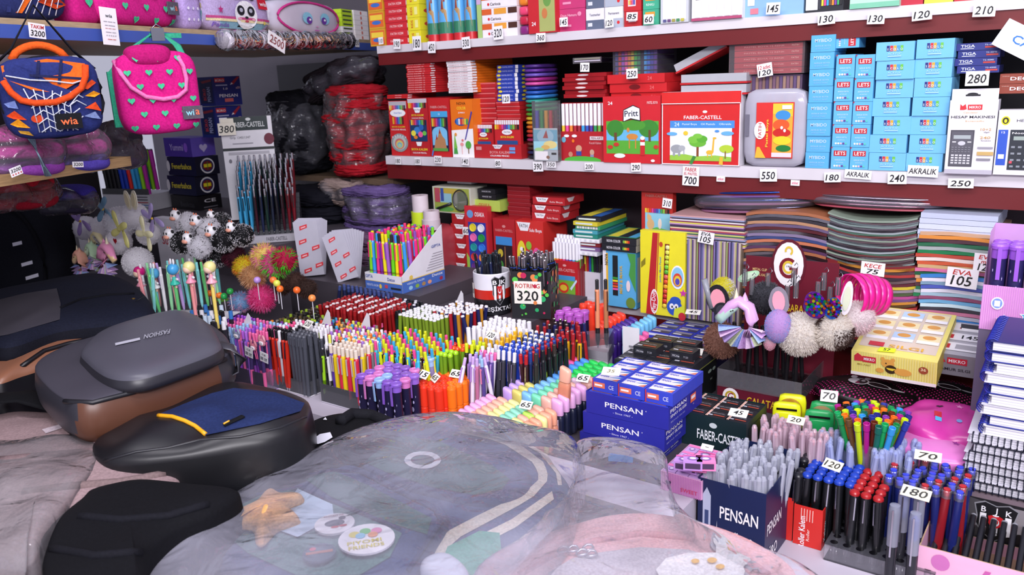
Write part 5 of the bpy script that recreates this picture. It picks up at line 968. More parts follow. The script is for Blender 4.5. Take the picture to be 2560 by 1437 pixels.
# --- A2 red, white and grey pens
def mk_a2(i, j):
    if i == 3 and j == 0: return click(.145, 'd8d6de', 'f0eef4', 'd8d6de', 'd0d0d6', .0056), 'white'
    if i < 6 and j < 2: return click(.145, 'c02818', '1c1c20', 'c02818', 'c8c8cc|M', .0054), 'black-topped red'
    if i < 6: return (click(.145, 'c02818' if j < 4 else '6a6470', rc('f0eef4', '1c1c20', 'ef5a90') if j > 1 else '1c1c20', None, '1c1c20', .0047), 'mixed black, white and pink topped')
    if j < 3: return capped(.145, '4a4c56', '4a4c56', '565862', .0056, '5a5c66', .2), 'slate grey'
    return click(.145, '4a4c56', 'f0eef4', None, '4a4c56', .0047), 'white-topped grey'
tray('clear drilled pen tray with red and grey pens, right of the lilac tray', 672,822,1.045,11,6,.0122,.0165,.901,.036, anchor=(0,0), base='e4e2e8|P')
grid('grip_pen', 'pen', 'red and grey pens', '%s pen in the drilled tray right of the lilac tray', 672,822,1.047,.904,11,6,.0122,.0165, mk_a2, tilt=.02)
# --- slim lime / white pens and translucent yellow, red, purple pens
def mk_a3(i, j):
    if i < 2: 
        c = ['9ad028', 'e8e6ea'][i] if j < 2 else '6a9a2a'
        return click(.125 if j < 2 else .135, c, 'b8b8bc|M', None, '8a8a90|M', .004, '3a4a2a', .3), 'slim '+cname(c)
    c = ['5a38a0', 'e8c820', 'd02a48', 'e8c820', 'd02a48', 'e8c820', 'd02a48', 'e0c030'][(i-2+j*3) % 8] if i > 2 else '5a38a0'
    return click(.138, c, 'e8d8c8', None, 'e0d0d8|F', .0058), 'translucent '+cname(c)
tray('clear pen tray of translucent yellow, red and purple pens', 803,868,1.03,9,5,.0135,.019,.901,.045)
grid('translucent_pen', 'pen', 'translucent and slim pens', '%s pen in the clear tray beside the grey pens', 805,866,1.033,.904,9,5,.0135,.019, mk_a3, tilt=.035)
# --- small colourful tops behind
SM = ['e8e86a', '2a2a30', 'c83a9a', 'ef8a2c', '8ad8a8', '4aa8d8', 'd84a3a', '7a3aa0', 'f0b05a', '8a8478', 'b8d838', 'e05a90', '3a3430', '6a6458']
def mk_sm(i, j):
    c = SM[(i*5+j*3+(i*j) % 4) % len(SM)] if i > 7 or j < 2 else rc('2a2826', '4a4438', 'a8c838', '3a2a22', '6a5a3a', '222')
    b = rc('2a2826', '3a3430', '4a3a44', '2c2c3a', c)
    return stick(.13, b, c, .0042,.010), cname(c)+'-topped'
grid('thin_pen', 'pen', 'thin pens in the back tray', '%s thin pen in the crowded tray behind the red pens', 668,788,1.05,.905,24,10,.0118,.0175, mk_sm, tilt=.05, jit=.003, skip=lambda i, j: (j > 7 and i > 20))
# white / bright tops between A2 and the yellow click pens
def mk_mid(i, j):
    c = ['f0eef4', 'e8b05a', 'ef7a2c', 'e8e86a', 'c83a9a', '3aa0d8', 'f0eef4', '9a70c8', 'f0c060', 'e87aa8'][(i*3+j*7) % 10]
    b = rc('e0dee4', '8a8890', '2a2a30', c)
    return click(.14, b, c, None, 'e8e6ec'), cname(c)+'-topped'
grid('click_pen', 'pen', 'mixed bright click pens', '%s click pen between the grey and the neon pens', 812,826,1.052,.905,12,6,.0135,.017, mk_mid, tilt=.05, anchor=(0,0))
# --- neon click pens
def mk_neon(i, j):
    c = ['d8e020', 'f04a90', '3aa8d8', 'd8e020', 'f04a90', '3aa8d8', 'd8e020'][(i+j*2) % 7]; b = ['d8e020', 'e8e040', '3ab8d0', 'f04a90'][(i*2+j) % 4]
    return click(.142, b, c, rc('f04a90', '3ab8d0', 'd8e020'), c), cname(c)+' and '+cname(b)
grid('neon_pen', 'pen', 'neon click pens', 'neon %s click pen in front of the dark pencils', 925,842,1.06,.91,11,6,.0155,.022, mk_neon, tilt=.06, jit=.002)
# --- brown metal tops and round-topped pens
grid('metal_topped_pen', 'pen', 'metal-topped pens', '%s thin pen with a metal top, before the neon click pens', 955,880,1.03,.905,10,4,.0125,.014, lambda i, j: (click(.125, rc('8a3a28', 'a86a4a', '6a3a80', 'b89a48', '5a4a48'), rc('8a8480|M', 'b0a8a0|M', '6a6460|M'), None, 'a8a4a0|M', .0038), rc('brown', 'brown')), tilt=.06, jit=.002)
def mk_dome(i, j):
    if i < 3: c = rc('e8541c', 'd8281c'); b = '2c2620'
    else: c = 'a8e028' if j < 2 else 'e8541c'; b = '6a9a20'
    return capped(.128, b, '24261e' if i < 3 else b, c, .0052, None, .35, True),('orange' if c != 'a8e028' else 'lime green')
grid('ball_pen', 'pen', 'round-topped pens', 'dark pen with %s round top, behind the orange markers', 1102,886,1.03,.905,6,4,.0125,.021, mk_dome, anchor=(3,0), tilt=.03)
# --- white / yellow / red / blue tops on the right
def mk_w1(i, j): return stick(.15, '2a2a30' if i % 2 == 0 else 'e6e4ea', 'f4f2f8', .0055,.055), 'white-capped'
grid('capped_pen', 'pen', 'white-capped pens', '%s pen in the bunch in front of the football mug', 1172,812,1.06,.905,8,6,.0135,.02, mk_w1, tilt=.05, jit=.002)
def mk_w2(i, j):
    if i < 3: c = 'dcea28' if j < 2 else 'f2f0f6' if j % 2 else 'f0b828'
    elif i < 6: c = 'f2f0f6' if j < 2 or j > 5 else 'f0b828'
    elif i < 10: c = 'f2f0f6' if j > 2 else 'e6e4ec'
    else: c = 'b82028'
    if j == 0 and i < 3: c = 'dcea28'
    b = {'dcea28': '2a2a22', 'f0b828': '8a6a20', 'b82028': '3a1a1e'}.get(c, '3a3a44')
    return click(.145, b, c, None, 'c8c8cc|M', .0052), cname(c)+'-topped'
grid('retractable_pen', 'pen', 'yellow, white and red topped pens', '%s click pen in the wide tray behind the blue pens', 1168,858,1.05,.905,12,7,.0138,.024, mk_w2, tilt=.04, anchor=(0,0), jit=.002)
def mk_blue(i, j):
    if i < 4 and j < 3: c, b = '2848b8', '2040b0'
    elif i < 6: c, b = '26408a', '1c2c60'
    else: c, b = ('1c1e24', '1c1e24') if (i+j) % 3 else ('3a3430', '2a2a26')
    return click(.147, b, c, None, '9a9aa4|M' if i > 3 else '1c38a0', .0056), cname(c)
grid('blue_pen', 'pen', 'blue and black click pens', '%s click pen beside the black-bodied highlighters', 1252,868,1.05,.905,7,6,.015,.022, mk_blue, tilt=.02)
grid('football_pen', 'pen', 'red-topped football pens', 'yellow and red pen with a %s top at the tray end', 1404,830,1.045,.905,4,2,.015,.02, lambda i, j: (click(.142, 'e8b020' if (i+j) % 2 else 'a82028', 'a8242c', 'b02028', '2a2a2a', .0052), 'dark red'), tilt=.03)
# --- lilac pens with charms inside the red round tub
grid('charm_pen', 'pen', 'lilac charm pens', '%s click pen leaning in the round red tub', 1165,900,1.035,.925,4,4,.014,.016, lambda i, j: (click(.12, rc('8a70b8', '5a4a90', 'e8e0f0', 'c87aa0'), rc('b890d8', '9ac0e8', 'ef6aa8', 'd0b0e8'), None, rc('b890d8', 'e88ab0')), rc('lilac')), tilt=.10, jit=.004)
P = onz(1225,968,.935); t = thing('round_tub', 'round clear tub with red Pelikan rim band holding erasers and charm pens', 'tub', (P.x, P.y, .901), RZ)
P2 = P+fy(RZ)*.035; t.location = (P2.x, P2.y, .901); rT = .072
m = MB(); m.lathe([(rT*.96,0),(rT, .02),(rT, .024)], 'c8202a', 36, cap=False); m.lathe([(0.001,0),(rT*.96,0)], 'c8202a', 36, cap=False)
fn = lambda u, v, o: Vector(((rT+o)*math.cos(-math.pi+u*math.pi),(rT+o)*math.sin(-math.pi+u*math.pi), v*.024))
m.decals(fn, [('t', .25,.5,.4, 'Pelikan', 'f0c8c8|P', .12),('t', .45,.5,.45, 'PELIKAN', 'f0e0e0|P', .2),('t', .72,.5,.45, 'SILGI', 'f0e0e0|P', .12)],.001); m.build('band', t)
MB().lathe([(rT, .024),(rT*1.02,.05),(rT*1.0,.05),(rT*.98,.024)], 'e8e0e4|G', 36, cap=False).build('clear_rim', t)
for k, (px, py, c, w2) in enumerate(((1150,990, 'f0b898', 'peach'),(1182,955, '35c45a', 'green'),(1205,962, 'efe890', 'cream yellow'),(1222,945, 'efb49c', 'salmon'),(1125,945, '2fae50', 'deep green'),(1168,970, '30c060', 'bright green'))):
    P = onz(px, py, .945); m = MB(); m.rbox((0,0,0),(.016,.010,.006), c, 3,6)
    m.build('eraser', None, P, RZ+k*.5, label='%s oval eraser lying in the round red tub' % w2, cat='eraser')
# --- big purple-capped fat pens in a low lilac tray
cap_c = ['8a5ac8', '8a5ac8', 'd878c8', '9ac0ec', 'a078d8']
def mk_fat(i, j):
    c = {(0,0): '8f5cc8', (1,0): 'd880c4', (2,0): '9abcec', (3,0): '8458c0', (4,0): '8a60c8', (0,1): '8f5cc8', (1,1): 'd880c4', (2,1): '9abcec', (3,1): '7f54b8'}.get((i, j), rc('8a5ac0', '9468cc', 'd87cc0'))
    return fatcap(.112, '221e3c', c, 'b8b0dc|P'), cname(c)
tray('lilac striped low tray holding the fat cartoon pens', 905,938,1.013,5,4,.024,.026,.901,.03, c='d8b8e8|F', mg=.014, base='d8b8e0|P', name='carton_tray')
grid('fat_pen', 'pen', 'fat dark cartoon pens', 'fat dark cartoon pen with a %s round cap', 904,934,1.018,.905,5,4,.0245,.026, mk_fat, tilt=.015, jit=.0015, skip=lambda i, j: (i, j) in ((4,3),), twist=.3)
grid('fat_pen', 'pen', 'fat dark cartoon pens', 'single fat pen with %s cap sticking up behind the others', 1073,890,1.035,.92,1,1,.02,.02, lambda i, j: (fatcap(.112, '8a88b8', '9cc0ee', 'e8e8f8|P'), 'pale blue'))
# --- red and orange markers
def mk_or(i, j):
    red = i < 4 and j < 4 if i < 4 else (i == 4 and j < 2)
    return (marker(.09, 'ee3a22|N') if red else marker(.09, 'ff7a1c|N')),('red-orange' if red else 'orange')
grid('marker', 'marker', 'red and orange markers', '%s plastic marker in the block beside the fat cartoon pens', 1026,952,.992,.902,6,6,.019,.0195, mk_or, tilt=.012, jit=.0005, skip=lambda i, j: (i == 5 and j == 0) or (j == 5 and i > 3))
O = onz(1012,960,.985); O = O-fy(RZ)*.012-fx(RZ)*.012; m = MB()
m.box(0,.115,0,.001,0,.022, '9ac83a|P'); m.box(0,.001,0,.1,0,.022, '8ab83a|P'); m.face((0,0,0),(.115,0,0),(0,0,.022),[txt(.2,.5,.5, 'OFFICE', '2a3a1a|P', .3)])
m.build('marker_tray', None, (O.x, O.y, .9005), RZ, label='low lime green carton tray in front of the red-orange markers', cat='tray')
# --- pastel highlighters with frosted bodies
PASC = ['f0b0dc', 'f4b8a0', 'efe8a0', '90dcc0', 'f4b8a0', 'efe8a0', 'f2b49c', '90dcc0', 'f2a890', 'efe49a']
def mk_pas(i, j):
    c = ['efaedc', 'f2b49c', 'efe79a', '90d8bc', 'f2b49c', 'f2a888'][i % 6]
    if i == 5 and j < 2: c = 'f2a888'
    if (i, j) in ((2,0),(4,0)): c = '90c8f0'
    if (i, j) in ((3,1),(4,2),(5,4)): c = 'efe79a'
    if (i, j) == (4,4): c = 'b8f060'
    return hilite(.078, c, c, '|F'), cname(c)
tray('pink open carton holding the pastel highlighters', 1146,1032,.972,6,7,.0285,.0172,.8955,.055, c='e8c8d8|P', mg=.016, base='e4c4d4|P', name='carton_tray')
grid('highlighter', 'highlighter', 'pastel highlighters', '%s pastel highlighter with a frosted body', 1146,1032,.982,.902,6,7,.0285,.0172, mk_pas, tilt=.012, jit=.0006, twist=.05)
P = onz(1408,985,.99); inst('highlighter', list(hilite(.078, 'f2a888', 'f2b49c', '|F')), Vector((P.x, P.y, .968)),(.0,.1, RZ), 'salmon pastel highlighter standing upright on top of the others', 'highlighter', None)
# --- black-bodied highlighters
def mk_blk(i, j):
    c = ['c8a8f0', 'd8cc70', '80bcf0', '78d8b0', 'f0b8a8', 'e8b0e0'][i]
    if j > 4: c = ['c8a8f0', 'b8e83a', '58a0f0', '30d060', 'e8c8e0', 'f0b8a8'][i]
    if j > 6: c = ['f060a8', 'f060a8', '4a98f0', '2ad05a', '28c858', '30c858'][i]
    return hilite(.085, '1e2238', c), cname(c)
tray('low dark tray under the black-bodied highlighters', 1272,974,.98,6,11,.0235,.0222,.9005,.03, c='23263a', base='20233a', mg=.014)
grid('highlighter', 'highlighter', 'black-bodied highlighters', '%s-topped highlighter with a black body', 1270,970,.99,.904,6,11,.0235,.0222, mk_blk, tilt=.012, jit=.0006, twist=.05)
# ================================================================ pencil bunches at the back
BU = .905
grid('triangular_pencil', 'pencil', 'dark red pencils', 'dark %s triangular pencil in the big red bunch', 800,760,1.06, BU, 17,12,.0125,.0125, lambda i, j: (stick(.155, '861418', ['9c1c20', '9c1c20', 'e8dcdc'][(i*7+j*3) % 3],.005,.004 if (i*7+j*3) % 3 == 2 else .012, True), 'red'), tilt=.05, jit=.003, skip=lambda i, j: j > 9 and i > 12)
grid('dark_pencil', 'pencil', 'black-topped pencils', 'dark %s pencil with a black top and white dot', 922,765,1.055, BU, 9,8,.0115,.0135, lambda i, j: (stick(.15, rc('16202e', '122a24', '1a1a3a', '2a1420'),['16171c', '16171c', 'd8d8e0'][(i*5+j*2) % 3],.0045,.003 if (i*5+j*2) % 3 == 2 else .02), rc('green', 'green')), tilt=.05, jit=.002)
grid('pencil', 'pencil', 'green pencils with white ends', '%s pencil with a white end, bundled under the neon pen box', 1000,785,1.045, BU, 10,8,.0125,.0135, lambda i, j: (stick(.142, '7a962c', 'eeeef2', .0052,.004), 'olive green'), tilt=.04, jit=.002)
def club(i, j):
    c, n = [('a8202c', 'red'),('23285e', 'navy blue'),('c88a2a', 'ochre'),('23285e', 'navy blue')][(i*3+j*5) % 4]
    return stick(.15, c, 'f0eef4', .0048,.004), n
grid('club_pencil', 'pencil', 'club pencils', '%s pencil with a white end, left of the football mug', 1088,772,1.055, BU, 8,7,.0125,.0145, club, tilt=.09, jit=.003)
grid('pencil', 'pencil', 'navy pencils behind', '%s pencil lying in the row behind the red bunch', 850,712,1.075, BU+.0,12,2,.016,.014, lambda i, j: (stick(.17, '1e2448', '3a4a80', .0045), 'navy blue'), tilt=.08)
# card dividers
for px, py, w_, lb in ((800,782,.035, 'white pointed card divider before the dark red pencils'),(897,790,.035, 'white pointed card divider before the black-topped pencils'),(600,790,.04, 'grey card divider edge behind the cartoon click pens'),(1135,735,.03, 'white and yellow pointed card pieces left of the football mug')):
    P = onz(px, py, 1.06); m = MB(); z = P.z-.905; m.add([(0,0,0),(w_, 0,0),(w_, 0, z+.004),(w_*.8,0, z+.012),(0,0, z-.03),(0,.001,0),(w_, .001,0),(w_, .001, z+.004),(w_*.8,.001, z+.012),(0,.001, z-.03)],[(0,1,2,3,4),(9,8,7,6,5),(0,5,6,1),(1,6,7,2),(2,7,8,3),(3,8,9,4),(4,9,5,0)], 'e6e3ea|P')
    m.build('divider_card', None, (P.x, P.y, .905), RZ, label=lb, cat='card')
# neon pen box (Detox)
O, w_, h = shelf_rect(915,1022,700,1.0585,1.50)
w_ = .135; D = .17
t = thing('pen_box', 'white and blue Detox display box with a slanting side, full of neon pens', 'pen box', O, RZ)
hb = .045
m = MB().box(0, w_, 0,.0015,0, hb, 'e9e7ee|P'); m.face((0,0,0),(w_, 0,0),(0,0, hb),[('r', 0,0,1,.52, '4a6fc0'),('r', 0,.52,1,.55, 'e8c85a'), txt(.72,.75,.2, 'Detox', '3a4fa0|P', .2), txt(.12,.8,.2, 'GIPTA', '3a5aa8|P', .2), txt(.2,.28,.14, 'VERSATIL KALEM', 'c8d4f0|P', .32),('e', .42,.26,.035,.14, 'e8c85a'),('r', .54,.2,.62,.4, 'c84a5a'),('r', .7,.18,.97,.3, '2a2c34')])
m.box(0,.0015,.0015, D, 0, hb, 'dfdde6|P'); m.box(0, w_, D-.0015, D, 0,.13, 'dfdde6|P'); m.box(0, w_, .0015, D-.0015,0,.0015, 'd8d6de|P'); m.build('carton', t)
m = MB(); hs = .155
m.add([(w_, 0,0),(w_, D, 0),(w_, D, hs),(w_, .0, hb),(w_-.0015,0,0),(w_-.0015, D, 0),(w_-.0015, D, hs),(w_-.0015,0, hb)],[(0,1,2,3),(7,6,5,4),(3,2,6,7),(2,1,5,6),(0,3,7,4)], 'e9e7ee|P')
m.face((w_, 0,0),(0, D, 0),(0,0, hs),[('r', 0,0,1,.19, '4a6fc0'),('r', 0,.19,1,.205, 'e8c85a'), txt(.82,.15,.05, 'Detox', 'e8ecf8|P', .26), txt(.3,.14,.035, 'VERSATIL KALEM', 'c8d8f4|P', .4),('e', .18,.06,.045,.035, '9ac8e8'),('e', .33,.06,.045,.035, '8ab04a'),('e', .48,.06,.045,.035, 'b08a5a'),('e', .62,.06,.045,.035, 'e8a080'),('e', .9,.06,.04,.033, 'a8304a'),('e', .2,.24,.04,.035, 'e8c85a'), txt(.82,.66,.05, 'GIPTA', '3a5aa8|P', .22)]+[('r', .55+.03*k, .26+.045*k, .96,.27+.045*k, '9a98a4') for k in range(7)]); m.build('side_panel', t)['label'] = 'slanting printed side panel'
NE = [('7ad828', 'e8287a'),('3a9ae8', 'e8e020'),('f03a88', '7ad828'),('7a2a98', 'f03a88'),('f0e020', 'e8408a'),('a060c0', '8a50b0'),('6ad020', 'e83a80'),('f0e418', 'f03a7a'),('e82a60', '7ad828'),('e8287a', '38a0e8'),('28a0e0', 'f07a28')]
A = O+fx(RZ)*.012+fy(RZ)*.013
for j in range(8):
    for i in range(9):
        b, c = NE[(i+j*4) % 11]; P = A+fx(RZ)*i*.0138+fy(RZ)*j*.0205; P.z = 1.0605
        inst('mechanical_pencil', list(click(.15, b, NE[(i*3+j) % 11][1] if j else rc('7ad828', '3a9ae8', 'f0e020', '2a2a2a', 'f03a88'), None, c, .0055, 'c82a48', .3)), P, (random.gauss(0,.02), random.gauss(0,.025), RZ+random.uniform(-.3,.3)), 'neon %s click pen with %s clip in the Detox box' % (cname(b), cname(c)), 'pen', 'neon pens in the Detox box')
# --- football mug with pens
P = onz(1233,800,1.0185); P += fy(RZ)*.062-fx(RZ)*.046; rM, hM = .047,.108
t = thing('mug', 'white, red and black football mug with a shield crest, full of dark pens', 'mug', (P.x, P.y, 1.0185), math.atan2(P.y, P.x)-math.pi/2)
m = MB(); m.lathe([(rM*.9,0),(rM, .004),(rM, hM*.4)], '1c1c20', 40); m.lathe([(rM, hM*.4),(rM, hM*.62)], 'c8281c', 40, cap=False); m.lathe([(rM, hM*.62),(rM, hM-.002),(rM*.97, hM),(rM*.94, hM-.002),(rM*.94,.006)], 'e6e4ec', 40, cap=False)
fn = lambda u, v, o: Vector(((rM+o)*math.sin((u-.5)*math.pi),-(rM+o)*math.cos((u-.5)*math.pi), v*hM))
def shield(cx, cy, sx, sy): return [(cx+sx*x, cy+sy*y) for x, y in ((-1,.8),(-.55,1),(0,.85),(.55,1),(1,.8),(.85,.2),(.9,-.2),(.6,-.6),(0,-1),(-.6,-.6),(-.9,-.2),(-.85,.2))]
def crest(cx, cy, sx, sy):
    return [('p', shield(cx, cy, sx*1.08, sy*1.06), '8a8a90|P'),('p', shield(cx, cy, sx, sy), '17171b|P')]+[('p', [(cx+sx*a, cy-sy*.75+sy*.2*abs(a)),(cx+sx*b, cy-sy*.75+sy*.2*abs(b)),(cx+sx*b, cy+sy*.4),(cx+sx*a, cy+sy*.4)], 'f2f0f4|P') for a, b in ((-.75,-.45),(-.15,.15),(.45,.75))]+[('t', cx-.6*sx, cy+.62*sy, .3*sy, 'B', WH),('r', cx-.25*sx, cy+.42*sy, cx+.25*sx, cy+.86*sy, '17171b'),('t', cx, cy+.6*sy, .4*sy, 'J', WH),('t', cx+.6*sx, cy+.62*sy, .3*sy, 'K', WH),('p', shield(cx, cy+.02*sy, sx*.36, sy*.36), 'c8222a|P'),('e', cx, cy+.02*sy, sx*.2, sy*.2, WH),('e', cx, cy+.07*sy, sx*.15, sy*.15, 'c8222a'),('t', cx, cy-.62*sy, .2*sy, '1903', '17171b|P', .9*sx)]
m.decals(fn, crest(.62,.6,.125,.33)+[('t', .6,.18,.15, 'BEŞİKTAŞ', WH, .52),('r', .03,.4,.14,.75, 'efe8e0|P', 3),('t', .09,.56,.12, '300', BK, .09)],.0006); m.build('body', t)
m = MB(); m.tube([(-rM*.98,.0, hM*.8),(-rM*1.4,0, hM*.78),(-rM*1.55,0, hM*.5),(-rM*1.35,0, hM*.2),(-rM*.98,0, hM*.16)],.006, '1c1c20', 8); m.M = MR(0,4, 'Z')
o = m.build('handle', t); o.rotation_euler = (0,0, R_(-60))
for k in range(26):
    a = random.uniform(0,6.28); q = .034*random.random()**.5; c = rc('1a1c24', '1c2448', '16181c', '14402e' if k % 9 == 0 else '1a1c24')
    L = random.uniform(.13,.145); inst('click_pen', list(click(.14, c, rc('16171c', '24303a'), None, rc('1a1c24', 'c8c8d0|M'))), Vector((P.x+q*math.cos(a), P.y+q*math.sin(a),1.0245+random.uniform(0,.01))),(-q*4*math.sin(a), q*4*math.cos(a), random.uniform(0,6)), 'dark click pen standing in the football mug', 'pen', 'dark pens in the football mug')
# --- dotted box with silver-topped pens
P = onz(1281,794,1.0185)
t = thing('pen_box', 'black carton with neon dots and a handwritten 320 card, full of silver-topped pens', 'pen box', (P.x, P.y, 1.0185), RZ+.35)
wb, hb2 = .098,.118
m = MB(); e = .0012; dots = []
random.seed(3)
for k in range(34): dots.append(('e', random.uniform(.06,.94), random.uniform(.04,.96),(q := random.choice([.02,.03,.05,.075])), q*.82, rc('5ac84a|P', 'e8702a|P', '9ac83a|P', 'c8285a|P', '2fae6a|P', 'e88a4a|P')))
random.seed(11)
for a, b, c_, d in ((0, wb, 0, e),(0, wb, wb-e, wb),(0, e, e, wb-e),(wb-e, wb, e, wb-e)): m.box(a, b, c_, d, 0, hb2, '26262b|P')
m.box(e, wb-e, e, wb-e, 0, e, '26262b|P')
m.face((0,0,0),(wb, 0,0),(0,0, hb2), dots); m.face((wb, 0,0),(0, wb, 0),(0,0, hb2), dots[::-1]); m.build('carton', t)
m = MB(); m.box(wb*.08, wb*.78,-.0022,-.0014, hb2*.32, hb2*.8, 'f3efe4|P'); m.face((wb*.08,-.0022, hb2*.32),(wb*.7,0,0),(0,0, hb2*.48),[('t', .5,.8,.2, 'ROTRING', RD, .9,0,.05),('t', .5,.36,.45, '320', BK, .78,0,.0)]); m.build('price_card', t)['label'] = 'white card ROTRING 320'
O2 = Vector((P.x, P.y, 0))
for j in range(6):
    for i in range(6):
        q = O2+fx(RZ+.35)*(.012+i*.0148)+fy(RZ+.35)*(.012+j*.0148); q.z = 1.021
        inst('silver_topped_pen', list(click(.150, '1a1a1e', 'd0d0d8|M', None, 'c4c4cc|M', .0052, '2a48b0', .8)), q, (random.gauss(0,.05), random.gauss(0,.06), random.uniform(0,6)), 'black click pen with a silver top in the dotted carton', 'pen', 'silver-topped pens in the dotted carton')
# --- salmon, purple, pale blue highlighters behind
def mk_sal(i, j): return marker(.125, 'ff4a30|N', .011, False), 'neon salmon-red'
grid('highlighter', 'highlighter', 'salmon-red markers', '%s marker standing behind the clear triangular stand', 1458,752,1.035,.9035,3,2,.023,.025, mk_sal, tilt=.05)
def row(px, py, zt, n, cb, ct, lb, grp, m_=1):
    grid('highlighter', 'highlighter', grp, lb, px, py, zt, .9035, m_, n, .024,.0215, lambda i, j: (hilite(zt-.905, cb, ct), ''), tilt=.01, jit=.0008, twist=.05)
row(1500,808,1.0,6, 'e83a28', 'ff4a34', 'salmon-red highlighter in the first row behind the stand', 'salmon-red highlighter row')
row(1530,822,1.0,6, '3a1f78', '4a2a90', 'deep purple highlighter in the row beside the blue ones', 'purple highlighter row')
row(1568,823,1.005,7, '4a98d0', '78c4ee', 'pale blue highlighter in the row in the white carton', 'pale blue highlighter row')
carton('highlighter_carton', 'white carton front with small black print holding the pale blue highlighters', 1557,1598,818,.9035,.001, 'e2dfe4|P', plane=1.55, F=[('r', .1,.1,.3,.5, '3a3a42')]+[('r', .4,.12+.08*k, .9,.15+.08*k, '8a8890') for k in range(8)])
grid('highlighter', 'highlighter', 'pink highlighters', 'hot pink highlighter squeezed left of the navy eraser carton', 1603,838,.985,.9035,1,2,.02,.03, lambda i, j: (hilite(.08, 'f04a98', 'f468a8'), ''), tilt=.01)
# violet spool tops beside the dotted box
grid('fat_pen', 'pen', 'violet fat pens', 'fat dark pen with %s cap behind the red-topped pens', 1400,775,1.045,.9035,3,2,.026,.03, lambda i, j: (fatcap(.14, '201c40', 'c060c8', 'a8a0d8|P'), 'violet'), tilt=.02)
grid('click_pen', 'pen', 'navy pens behind the red-topped ones', '%s click pen between the dotted carton and the clear stand', 1345,808,1.05,.905,6,4,.016,.022, lambda i, j: (click(.14, '1c2048', rc('23285e', 'a8242c', 'c8c0b8|M'), None, '2a2f60', .005), 'navy blue'), tilt=.06, jit=.002)
# clear triangular stand with two copper pens
P = onz(1443,888,.955)
t = thing('pen_stand', 'clear triangular pen stand with a white insert and two copper pens', 'stand', (P.x, P.y, .9055), RZ)
def prism(m, pts, z0, z1, c):
    n = len(pts); m.add([(x, y, z0) for x, y in pts]+[(x, y, z1) for x, y in pts],[tuple(range(n))[::-1], tuple(range(n, 2*n))]+[(i, (i+1) % n, n+(i+1) % n, n+i) for i in range(n)], c)
T3 = [(0,0),(.085,.0),(.06,.07)]; m = MB(); prism(m, T3,.048,.106, 'd8d4e4|G'); m.build('clear_cover', t)
m = MB(); prism(m, [(.004,.003),(.08,.003),(.058,.064)],.0,.068, 'e4e2ea'); m.build('insert', t)
for k, (x, y, c) in enumerate(((.045,.02, 'e8926a'),(.062,.03, 'b87850'))):
    q = Vector((P.x, P.y, 0))+fx(RZ)*x+fy(RZ)*y; q.z = .9745
    inst('click_pen', list(click(.165, c, '2a2a2e', '1e1e22', 'b8a8a0|M', .0055)), q, (0,0, RZ+k), '%s click pen standing in the clear triangular stand' % ['salmon copper', 'brown copper'][k], 'pen')
# ================================================================ ERASER CARTONS AND RIGHT-HAND DISPLAY
def grid_boxes(parent, nx, ny, W_, D_, z, hh, c, decT=(), decF=(), gap=.0015, x0=.003, y0=.003, name='eraser_box', skip=()):
    for i in range(nx):
        for j in range(ny):
            if (i, j) in skip: continue
            m = carton_mesh(W_/nx-gap, D_/ny-gap, hh, c, F=decF, T=decT); o = m.build(name, parent); o.location = (x0+i*W_/nx, y0+j*D_/ny, z)
def open_carton(t, w_, d, h, c, F=(), R=(), e=.0012, name='carton', cols=None):
    m = MB(); m.box(0, w_, 0, e, 0, h, c); m.box(0, w_, d-e, d, 0, h, c); m.box(0, e, e, d-e, 0, h, c); m.box(w_-e, w_, e, d-e, 0, h, c); m.box(e, w_-e, e, d-e, 0, e, c)
    if F: m.face((0,0,0),(w_, 0,0),(0,0, h), F)
    if R: m.face((w_, 0,0),(0, d, 0),(0,0, h), R)
    return m.build(name, t)
PB = '2a2c9c|P'
PF = [txt(.47,.55,.24, 'PENSAN', WH, .46), txt(.46,.25,.09, '- Since 1967 -', 'c8c8e8|P', .24), txt(.74,.64,.05, '®', WH)]
PR_ = [txt(.27,.78,.17, 'PENSAN', WH, .46), txt(.27,.55,.13, 'SINAV SILGISI', 'e8e8f4|P', .46), txt(.25,.3,.07, 'BEYAZ SILGI', '9a9ad8|P', .4),('r', .62,.45,.78,.82, 'e86a48'),('r', .64,.6,.76,.74, 'f0e8f0'), txt(.7,.35,.06, 'x36', 'c8c8e8|P')]
Wp = 1.262
O, w_, h = shelf_rect(1466,1668,966+35, None, Wp, RZ, 1013+35); zt_ = onp(1567,997, RZ, Wp).z; zb_ = onp(1567,1052, RZ, Wp).z
hbx = zt_-zb_; Dp = .15
for k in range(3):
    z0 = zt_-hbx*(k+1); hh = hbx*.985
    if k == 2: z0 = .9005; hh = max(.012, zt_-hbx*2-.001-z0)
    o_ = Vector((O.x, O.y, z0))-fx(RZ)*(.008*k)
    t = thing('eraser_carton', 'blue PENSAN eraser carton, %s' % ['open top one filled with small erasers', 'closed second one under the open carton', 'lowest of the pile of three'][k], 'box', o_, RZ+.0*k)
    if k == 0:
        open_carton(t, w_, Dp, hh, PB, PF, PR_); grid_boxes(t, 3,4, w_-.006, Dp-.006, hh*.55, hh*.42, '3a48c0|P', [('r', .1,.15,.9,.85, 'e8e0e8'),('r', .1,.15,.9,.35, 'd87a5a'), txt(.5,.6,.25, 'PENSAN', '3a48c0|P', .5)])
        tp = o_.copy(); tph = hh
    else: MB.build(carton_mesh(w_, Dp, hh, PB if k == 1 else '24268c|P', PF, PR_), 'carton', t)
